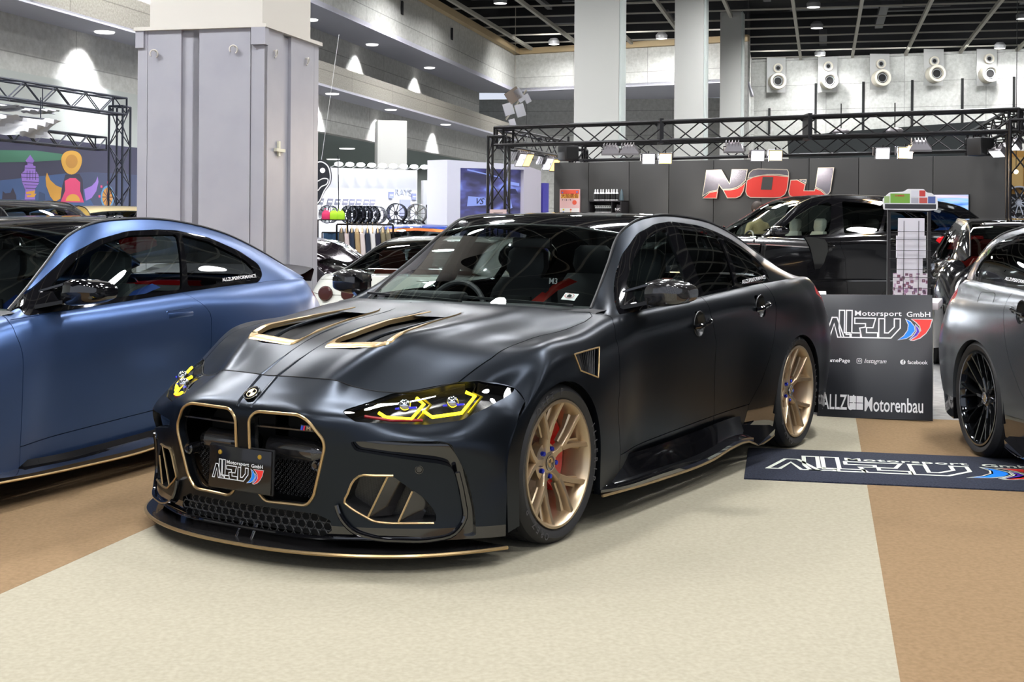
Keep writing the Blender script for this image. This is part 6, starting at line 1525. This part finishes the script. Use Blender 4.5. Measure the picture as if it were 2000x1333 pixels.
for (u0, v0_, u1, v1_, c, nm, lab) in ((758,378,767,391,(.20,.22,.45),'blue tag','small blue sign left of the pale letters on the white wall'),(803,381,811,393,(.20,.22,.45),'blue tag','small blue sign right of the pale letters on the white wall'),(780,393,800,425,(.22,.23,.36),'grey picture','framed grey blue picture between two wheels on the white wall')):
    a, c2 = wpos(u0, v1_, off=.02), wpos(u1, v0_, off=.02); t = thing('wall_picture', lab, 'picture', a[:], wr_); L = math.hypot(c2.x-a.x, c2.y-a.y); b = MB(); b.box((0,-.03,0),(L,0,c2.z-a.z)); b.build('sheet', mat(nm, c, .5), t); b = MB(); b.box((L*.15,-.032,(c2.z-a.z)*.42),(L*.85,-.031,(c2.z-a.z)*.55)); b.build('print_line', M_WHITE if nm == 'blue tag' else mat('picture light', (.3,.31,.45), .5), t)
p = wpos(787, 380, off=.02); o = text_mesh('RAYS', .17, mat('pale grey letters', (.42,.44,.52), .5), 'wall_lettering', None, None, .02, True); o.location = p; o.rotation_euler = (R(90),0,wr_); tag(o, 'pale grey letters high on the white booth wall above the framed picture', 'letters')
# hanging round black sign partly behind the column
p = at(626,358,17); t = thing('hanging_sign', 'black drop shaped sign with white outline hanging beside the clad column', 'sign', p[:], .0)
P = [(-.20,.10),(-.12,.22),(0,.27),(.09,.22),(.135,.10),(.13,-.02),(.05,-.15),(-.04,-.32),(-.10,-.36),(-.22,-.2)]
P = [tuple(q) for q in spline1(np.array([(x,0,z) for x, z in P]), .03)[:, [0,2]]]
b = MB(); b.prism(P, -.012, .012, 'y'); b.build('board', mat('sign black', (.012,.014,.02), .4), t)
v, f = strip2d([(x*.88, z*.90) for x, z in P], .016); mk('outline', [(x,-.0135,z) for x, z in v], f, M_WHITE, t, False)
b = MB(); b.lathe([(0,-.0140),(.035,-.0140)], 20, 'y', (.02,0,.13)); b.build('white_dot', M_WHITE, t)
v, f = strip2d(rpoly([(-.06,-.02),(.03,.03),(.10,.02),(.08,-.05),(.0,-.08),(-.04,-.14),(-.10,-.12)], .03), .014); mk('swirl', [(x,-.0140,z) for x, z in v], f, M_WHITE, t, False)
b = MB(); b.bar((.0,0,.25),(.22,0,1.9),.003,4); b.build('wire', M_WHITE, t)
# clothes rack
pr_ = at(713,443,19.6); rkz = pr_.z; t = thing('clothes_rack', 'black clothes rail hung with jackets right of the dark purple SUV', 'rack', (pr_.x,pr_.y,0), .12)
b = MB(); b.bar((-.42,0,rkz),(.42,0,rkz),.016); b.bar((-.42,0,0),(-.42,0,rkz),.016); b.bar((.42,0,0),(.42,0,rkz),.016); b.bar((-.42,-.25,.02),(-.42,.25,.02),.016); b.bar((.42,-.25,.02),(.42,.25,.02),.016); b.build('rail', M_TRUSS, t)
cols = [((.10,.09,.07),'olive grey'),((.62,.52,.50),'pale pink'),((.015,.025,.05),'navy'),((.40,.28,.14),'tan'),((.66,.58,.56),'light rose'),((.012,.02,.04),'dark navy'),((.70,.68,.66),'white'),((.015,.015,.03),'black blue'),((.20,.17,.10),'khaki'),((.16,.14,.09),'dark khaki')]
for i, (c, nm) in enumerate(cols):
    x = -.35+.077*i; q = Vector((pr_.x+x*math.cos(.12), pr_.y+x*math.sin(.12), rkz))
    g = thing('jacket', nm+' jacket on a wooden hanger on the clothes rail', 'jacket', q[:], .12, 'jackets on the clothes rail')
    rings = []
    for (z, w_, d) in ((-.06,.03,.02),(-.10,.13,.030),(-.16,.21,.038),(-.40,.20,.042),(-.75,.22,.040)):
        rings.append([(d*math.cos(a)+.004*math.sin(3*a), w_*math.sin(a), z) for a in np.linspace(0, 2*math.pi, 17)])
    b = MB(); b.grid(rings, flip=True); b.build('jacket_body', mat('cloth '+nm, c, .9), g)
    b = MB(); b.tube([(.0,.19,-.14),(.02,.235,-.42),(.01,.23,-.70)], [.035,.04,.032], 8); b.build('sleeve', mat('cloth '+nm, c, .9), g)
    b = MB(); b.tube([(.0,-.19,-.14),(.02,-.235,-.42),(.01,-.23,-.70)], [.035,.04,.032], 8); b.build('sleeve', mat('cloth '+nm, c, .9), g)
    b = MB(); b.tube([(0,-.19,-.12),(0,0,-.05),(0,.19,-.12)], .010, 6); b.tube([(0,0,-.05),(0,0,0),(0,.02,.022),(0,.0,.034)], .004, 5); b.build('hanger', mat('light wood', (.55,.38,.18), .5), g)
for (u, c, nm) in ((637,(.75,.03,.14),'bright pink'),(652,(.45,.80,.02),'lime green'),(665,(.42,.78,.02),'lime yellow')):
    p = at(u, 432, 19.4); g = thing('bag', nm+' sports bag on the black shelf beside the clothes rail', 'bag', (p.x,p.y,at(u,434,19.4).z))
    b = MB(); G = []
    for k in range(9):
        z = .0+.135*k/8; q = (1-abs(2*k/8-.7)**3*.25); G.append([(.065*q*math.copysign(abs(math.cos(a))**.6, math.cos(a)), .05*q*math.copysign(abs(math.sin(a))**.6, math.sin(a)), z) for a in np.linspace(0, 2*math.pi, 21)])
    b.grid(G, flip=True); b.add(G[-1][:-1], [tuple(range(20))]); b.add(G[0][:-1], [tuple(range(20))[::-1]]); b.build('bag_body', mat('bag '+nm, c, .6), g)
    b = MB(); b.tube([(-.03,-.03,.12),(-.02,-.03,.16),(.02,-.03,.16),(.03,-.03,.12)], .004, 6); b.build('handle', mat('bag '+nm, c, .6), g)
p = at(650,434,19.4); t = thing('black_shelf', 'black stand shelf carrying bright bags with a tall pole', 'shelf', (p.x,p.y,0)); b = MB(); b.box((-.24,-.08,p.z-.015),(.24,.10,p.z)); b.bar((-.22,0,0),(-.22,0,p.z-.01),.012); b.bar((.22,0,0),(.22,0,p.z-.01),.012); b.build('shelf_board', M_TRUSS, t); b = MB(); b.bar((.08,.08,p.z),(.06,.08,p.z+.95),.008); b.build('pole', M_ANTH, t)
p = at(668,470,19.9); t = thing('denim_cloth', 'hanging blue denim display behind the purple SUV', 'cloth', (p.x,p.y,0)); b = MB(); b.grid([[(x,.02*math.sin(x*30),z) for x in np.linspace(-.28,.28,20)] for z in (.35,1.18)]); b.build('denim', mat('denim blue', (.03,.08,.16), .9), t); b = MB(); b.bar((-.3,0,1.19),(.3,0,1.19),.012); b.bar((-.3,0,0),(-.3,0,1.19),.01); b.bar((.3,0,0),(.3,0,1.19),.01); b.build('frame', M_TRUSS, t)
p = at(752,470,19.9); t = thing('black_bag_display', 'black bag with white letters on a stand right of the jackets', 'bag', (p.x,p.y,0)); 
b = MB(); b.prism([(-.16,.25),(.20,.25),(.24,.85),(.12,1.12),(.03,1.0),(-.02,1.28),(-.07,1.0),(-.20,.92)], -.12, .12, 'y'); b.build('bag_body', mat('black nylon', (.02,.02,.025), .6), t); b = MB(); b.box((-.20,-.15,0),(.24,.15,.25)); b.build('base', M_BLACKPL, t); b = MB(); b.prism([(.16,.3),(.34,.3),(.22,.98),(.12,.98)], -.05, -.02, 'y'); b.build('brown_flap', mat('brown leather', (.10,.05,.035), .6), t)
# second white wall with signs
t2, L2, H2, a2, c2_ = boothwall('booth_wall', 'lower white booth wall with dark wheel signs left of the video wall', 826, 905, 355, 356, 28.5, 29.0)
for i, (u, v) in enumerate(((842,408),(868,407))):
    p = wpos(u, v, a2, c2_, .3); t = thing('wheel_sign', 'dark sign with white letters on posts, '+('left' if i == 0 else 'right')+' one beside the video wall', 'sign', p[:], .0, 'dark signs beside the video wall')
    b = MB(); b.box((-.12,-.01,-.055),(.13,.01,.06)); b.build('board', mat('sign black', (0,0,0)), t); text_mesh('R·LAP', .07, M_WHITE, 'lettering', t, Matrix.Translation((0,-.012,0)) @ Matrix.Rotation(R(90),4,'X'), .002, True)
    b = MB(); b.bar((-.06,0,-.05),(-.06,0,-p.z),.008); b.bar((.07,0,-.05),(.07,0,-p.z),.008); b.build('stand', M_ANTH, t)
loose_wheel(wpos(846,428,a2,c2_,.4), .105, M_WHITEW, 'white ten spoke wheel under the left dark sign', math.pi, grp='wheels beside the video wall'); loose_wheel(wpos(869,426,a2,c2_,.4), .10, M_ANTH, 'black wheel under the right dark sign', math.pi, grp='wheels beside the video wall'); loose_wheel(wpos(846,452,a2,c2_,.4), .11, M_GOLDW, 'gold wheel low on the wall beside the video wall', math.pi, grp='wheels beside the video wall')
a = wpos(820,440,aw,cw,-.3); 
# video wall block
vb0, vb1, vb2 = at(872,314,25), at(1023,325,27.0), at(1082,340,30)
t = thing('video_wall', 'tall white portal with a big blue and violet video wall behind the left truss post', 'screen', (vb0.x,vb0.y,0), math.atan2(vb1.y-vb0.y, vb1.x-vb0.x)); L = math.hypot(vb1.x-vb0.x, vb1.y-vb0.y); H3 = vb0.z
b = MB(); b.prism([(0,0),(.33,0),(.40,0),(.40,H3-.14),(L,H3-.10),(L,H3),(0,H3)], -.0, .5, 'y'); b.build('portal_frame', mat('portal white', (.72,.72,.84), .5), t)
vm = bpy.data.materials.new('portal picture'); vm.use_nodes = True; MATS['portal picture'] = vm
n, l, bb = nodes_of(vm); tc = n.new('ShaderNodeTexCoord'); sp = n.new('ShaderNodeSeparateXYZ'); br = n.new('ShaderNodeTexNoise'); br.inputs['Scale'].default_value = 1.6; br.inputs['Detail'].default_value = 2
mp = n.new('ShaderNodeMapping'); mp.inputs['Scale'].default_value = (.8,1,2.6); rp = n.new('ShaderNodeValToRGB'); rp.color_ramp.interpolation = 'EASE'; E_ = rp.color_ramp.elements; E_[0].position = .40; E_[0].color = (.035,.035,.10,1); E_[1].position = .66; E_[1].color = (.22,.30,.85,1)
for p_, c_ in ((.50,(.07,.07,.22,1)),(.56,(.10,.11,.40,1))): e = E_.new(p_); e.color = c_
l.new(tc.outputs['Object'], mp.inputs[0]); l.new(mp.outputs[0], br.inputs[0]); l.new(br.outputs[0], rp.inputs[0]); l.new(rp.outputs[0], bb.inputs['Emission Color']); bb.inputs['Emission Strength'].default_value = .9; bb.inputs['Base Color'].default_value = (.02,.02,.02,1)
b = MB(); b.add([(.40,.10,.2),(L,.10,.2),(L,.10,H3-.10),(.40,.10,H3-.14)], [(0,1,2,3)]); b.build('lit_picture', vm, t)
mb_ = mat('picture pale blue', (.02,.02,.03), .5, emit=(.30,.40,.95), es=.9); md_ = mat('picture dark', (.01,.01,.02), .5, emit=(.02,.02,.07), es=1)
def vp(P, m, nm='picture_shape', d=.095): 
    b = MB(); b.add([(p[0],d,p[1]) for p in P], [tuple(range(len(P)))]); b.build(nm, m, t)
zz = lambda v: (438-v)*25.7/2552+1.335; xx = lambda u: (u-872)*L/151
vp([(xx(916),zz(404)),(xx(952),zz(401)),(xx(952),zz(386)),(xx(918),zz(384))][::-1][::-1], mb_); vp([(xx(916),zz(334)),(xx(980),zz(345)),(xx(980),zz(343)),(xx(916),zz(331))], mb_); vp([(xx(990),zz(350)),(xx(1020),zz(354)),(xx(1020),zz(360)),(xx(990),zz(357))], mb_)
vp([(xx(988),zz(382)),(xx(1000),zz(378)),(xx(1006),zz(405)),(xx(998),zz(408)),(xx(995),zz(386))], mb_); vp([(xx(990),zz(376)),(xx(1003),zz(366)),(xx(1012),zz(366)),(xx(1018),zz(376))], md_)
text_mesh('VS', .17, md_, 'picture_lettering', t, Matrix.Translation((xx(938),.09,zz(394))) @ Matrix.Rotation(R(90),4,'X'), .002, True, sx=1.5, shear=.4)
b = MB(); b.prism([(L,0),(L+.62,0),(L+.62,H3-.10),(L,H3)], .02, .5, 'y'); b.build('pink_side_wall', mat('pale pink wall', (.66,.62,.70), .5), t)
b = MB(); b.prism([(L+.62,0),(L+.90,0),(L+.90,H3-.35),(L+.72,H3-.35)], .02, .5, 'y'); b.build('violet_side', mat('violet wall', (.09,.08,.45), .5), t)
p = at(972,416,20.9); t = thing('notice_board', 'small pink notice card fixed low on the left truss post', 'sign', p[:]); b = MB(); b.box((-.13,0,-.12),(.14,.01,.05)); b.build('card', mat('notice pink', (.62,.46,.44), .6), t); b = MB(); b.box((-.07,-.002,-.01),(.08,-.001,.0)); b.box((-.06,-.002,-.035),(.07,-.001,-.025)); b.build('print_line', M_BLACKPL, t); b = MB(); b.bar((0,.02,-.1),(0,.02,-1.2),.01); b.build('stand', M_TRUSS, t)

# ------------------------------------------------------------------ mural at the far left, truss above it
m0, m1 = at(-120,258,18.3), at(330,310,24.0)
t = thing('mural_wall', 'dark blue mural wall with painted tower, golden disc, horns and ferris wheel at the left edge', 'mural', (m0.x,m0.y,0), math.atan2(m1.y-m0.y, m1.x-m0.x)); L = math.hypot(m1.x-m0.x, m1.y-m0.y); HM = (m0.z+m1.z)/2; mw = Vector((m1.x-m0.x, m1.y-m0.y, 0)).normalized()
b = MB(); b.box((0,0,0),(L,.12,HM)); b.build('panel', mat('mural navy', (.045,.045,.085), .6), t)
def mur(u, v):
    p = on_wall(u, v, m0, m1); q = Vector((p.x-m0.x, p.y-m0.y, 0)); return q.dot(mw), p.z
def mp_(P, c, nm, d, name='painted_shape'):
    b = MB(); b.add([(q[0], -d, q[1]) for q in (mur(*p) for p in P)][::-1], [tuple(range(len(P)))]); return b.build(name, mat(nm, c, .6), t)
z_ = lambda x, y: (x/4.443, 160+y/4.443)
Z = lambda P: [z_(*p) for p in P]
mp_(Z([(-400,640),(0,655),(300,655),(520,680),(600,705),(520,735),(300,752),(0,762),(-400,775)]), (.065,.20,.13), 'mural green', .002)
mp_(Z([(-400,960),(0,918),(400,870),(560,850),(780,835),(1100,850),(1100,1200),(-400,1200)]), (.05,.10,.24), 'mural mid blue', .0025)
mp_(Z([(560,850),(780,835),(1300,860),(1300,1200),(860,1200),(700,950)]), (.05,.065,.13), 'mural grey blue', .003)
mp_(Z([(210,1080),(215,1000),(185,930),(175,860),(205,830),(208,785),(230,780),(228,760),(212,745),(252,692),(290,745),(278,760),(280,785),(300,790),(300,830),(325,860),(332,900),(330,940),(300,985),(300,1080)]), (.33,.19,.62), 'mural violet', .004, 'painted_tower')
for (a0, b0, a1, b1) in ((178,850,328,853),(182,885,330,888),(185,925,330,928),(208,805,300,808),(205,950,318,953),(215,980,305,983),(228,760,280,763)): mp_(Z([(a0,b0),(a1,b1),(a1,b1+5),(a0,b0+5)]), (.03,.02,.06), 'mural dark line', .005, 'painted_line')
for a0 in (225,250,275,300): mp_(Z([(a0,830),(a0+4,830),(a0+4,910),(a0,910)]), (.03,.02,.06), 'mural dark line', .005, 'painted_line')
mp_(Z([(220,1015),(300,1000),(290,1030),(310,1030),(290,1060),(230,1062),(225,1045),(265,1040),(262,1030),(222,1035)]), (.72,.36,.05), 'mural orange', .006)
cx_, cy_ = 612, 745
mp_(Z([(cx_+90*math.cos(a), cy_+104*math.sin(a)-10*math.cos(2*a)) for a in np.linspace(0, 2*math.pi, 33)[:-1]]), (.70,.38,.06), 'mural gold', .004, 'painted_disc')
mp_(Z([(cx_+52*math.cos(a), cy_+60*math.sin(a)) for a in np.linspace(0, 2*math.pi, 25)[:-1]]), (.50,.24,.04), 'mural deep gold', .005, 'painted_disc')
mp_(Z([(400,845),(430,910),(480,955),(530,975),(520,1070),(470,1100),(430,1050),(395,960),(388,890)]), (.72,.36,.05), 'mural orange', .004, 'painted_horn')
mp_(Z([(840,872),(848,920),(830,1000),(790,1060),(740,1085),(725,985),(790,955),(825,915)]), (.33,.19,.62), 'mural violet', .004, 'painted_horn')
mp_(Z([(560,860),(680,850),(710,900),(725,1100),(520,1100),(535,960)]), (.03,.025,.05), 'mural black', .0035)
mp_(Z([(555,915),(600,890),(650,890),(690,925),(690,1000),(725,1100),(520,1100),(560,1000)]), (.72,.06,.17), 'mural pink', .004)
mp_(Z([(628+62*math.cos(a), 1090+62*math.sin(a)) for a in np.linspace(math.pi, 2*math.pi, 17)]), (.72,.36,.05), 'mural orange', .005, 'painted_disc')
mp_(Z([(928+58*math.cos(a), 1050+100*math.sin(a)) for a in np.linspace(0, 2*math.pi, 25)[:-1]]), (.10,.28,.50), 'mural sky blue', .004, 'painted_wheel')
mp_(Z([(928+46*math.cos(a), 1050+82*math.sin(a)) for a in np.linspace(0, 2*math.pi, 25)[:-1]]), (.60,.28,.05), 'mural amber', .005, 'painted_wheel')
for a in np.linspace(0, math.pi, 6)[:-1]:
    c_, s_ = math.cos(a), math.sin(a); mp_(Z([(928+46*c_-3*s_, 1050+82*s_+3*c_),(928-46*c_-3*s_, 1050-82*s_+3*c_),(928-46*c_+3*s_, 1050-82*s_-3*c_),(928+46*c_+3*s_, 1050+82*s_-3*c_)]), (.05,.05,.12), 'mural dark line', .006, 'painted_line')
for (x_, y_) in ((931,922),(874,960),(858,1045)): mp_(Z([(x_-8,y_-10),(x_+8,y_-10),(x_+8,y_+10),(x_-8,y_+10)]), (.72,.06,.17), 'mural pink', .005)
mp_(Z([(12,1100),(18,1010),(40,1030),(85,1025),(105,980),(118,1010),(135,1050),(140,1100)]), (.02,.02,.04), 'mural black', .005)
mp_(Z([(330,1100),(335,1010),(385,1030),(390,1100)]), (.03,.06,.14), 'mural block blue', .005)
# truss over the mural
M_TR2 = mat('dark blue grey truss', (.03,.035,.05), .4, .4)
tA, tB = at(-110,182,17.4), at(231,222,21.0)
t = thing('lighting_truss', 'dark lattice truss with white banner cloths above the mural at the left edge', 'truss', (tA.x,tA.y,0)); O = Vector((tA.x,tA.y,0)); zt = 3.20
A_ = Vector((tA.x,tA.y,zt)); B_ = Vector((tB.x,tB.y,zt-.02))
b = MB(); truss(b, A_-O, B_-O, .26, r=.018, diag=.010); b.build('front_girder', M_TR2, t)
b = MB(); truss(b, A_-O-Vector((0,0,.62)), B_-O-Vector((.3,0,.60)), .20, r=.015, diag=.012); b.build('rear_girder', M_TR2, t)
b = MB(); truss(b, Vector((B_.x,B_.y,0))-O, B_-O, .24, r=.018, diag=.010); b.build('post', M_TR2, t)
b = MB(); truss(b, Vector((A_.x,A_.y,0))-O, A_-O, .24, r=.018); b.build('post', M_TR2, t)
for (u0, v0_, u1, v1_, Y_, lab) in ((-60,212,112,222,18.9,'upper'),(-60,232,108,262,18.7,'lower')):
    a, c2 = at(u0,v0_,Y_-1.4), at(u1,v1_,Y_+.1); g = thing('banner_cloth', 'crumpled translucent white banner cloth tied under the left truss, '+lab+' one', 'cloth', a[:], math.atan2(c2.y-a.y, c2.x-a.x)); L_ = math.hypot(c2.x-a.x, c2.y-a.y)
    b = MB(); G = []
    for i in range(24):
        x = L_*i/23; hh = .10 if lab == 'upper' else .26
        G.append([(x, .10*math.sin(x*7+k)+.12*k/5, -hh*k/5*(1.0-.5*(i/23 if lab == 'upper' else 0))+.012*math.sin(x*19+k*2)) for k in range(6)])
    b.grid(G); b.build('cloth', mat('white banner cloth', (.72,.73,.76), .6), g)
    b = MB(); b.bar((0,0,.0),(L_,0,0),.012); b.bar((L_*.8,0,0),(L_*.8,0,.3),.008); b.build('rod', M_TR2, g)
# banner figure hanging in the corner of the centre
p = at(1008,205,43); t = thing('hanging_mobile', 'cluster of white and brown panels hanging high at the corner of the hall', 'mobile', p[:], .3)
for i, (x, z, w_, h_, a_, c_) in enumerate(((-.15,.30,.50,.42,.6,(.30,.24,.20)),(.05,.32,.26,.46,.6,(.75,.75,.80)),(.32,.22,.20,.30,.5,(.75,.75,.80)),(-.32,-.15,.34,.40,.3,(.75,.75,.80)),(.08,-.18,.32,.42,.3,(.75,.75,.80)),(-.18,-.62,.22,.30,.3,(.72,.72,.76)))):
    M = Matrix.Translation((x,0,z)) @ Matrix.Rotation(-a_,4,'Y'); b = MB(); b.bbox((-w_/2,-.03,-h_/2),(w_/2,.03,h_/2), .012); b.V = [(M @ Vector(v))[:] for v in b.V]; b.build('panel', mat('mobile brown' if i == 0 else 'mobile white', c_, .5), t)
b = MB(); b.bar((-.1,0,.4),(-.1,0,3.2),.008); b.bar((-.4,.02,-.5),(.3,.02,.5),.03); b.build('hanging_rod', M_DUCT, t)
# small black camera and box on the right wall
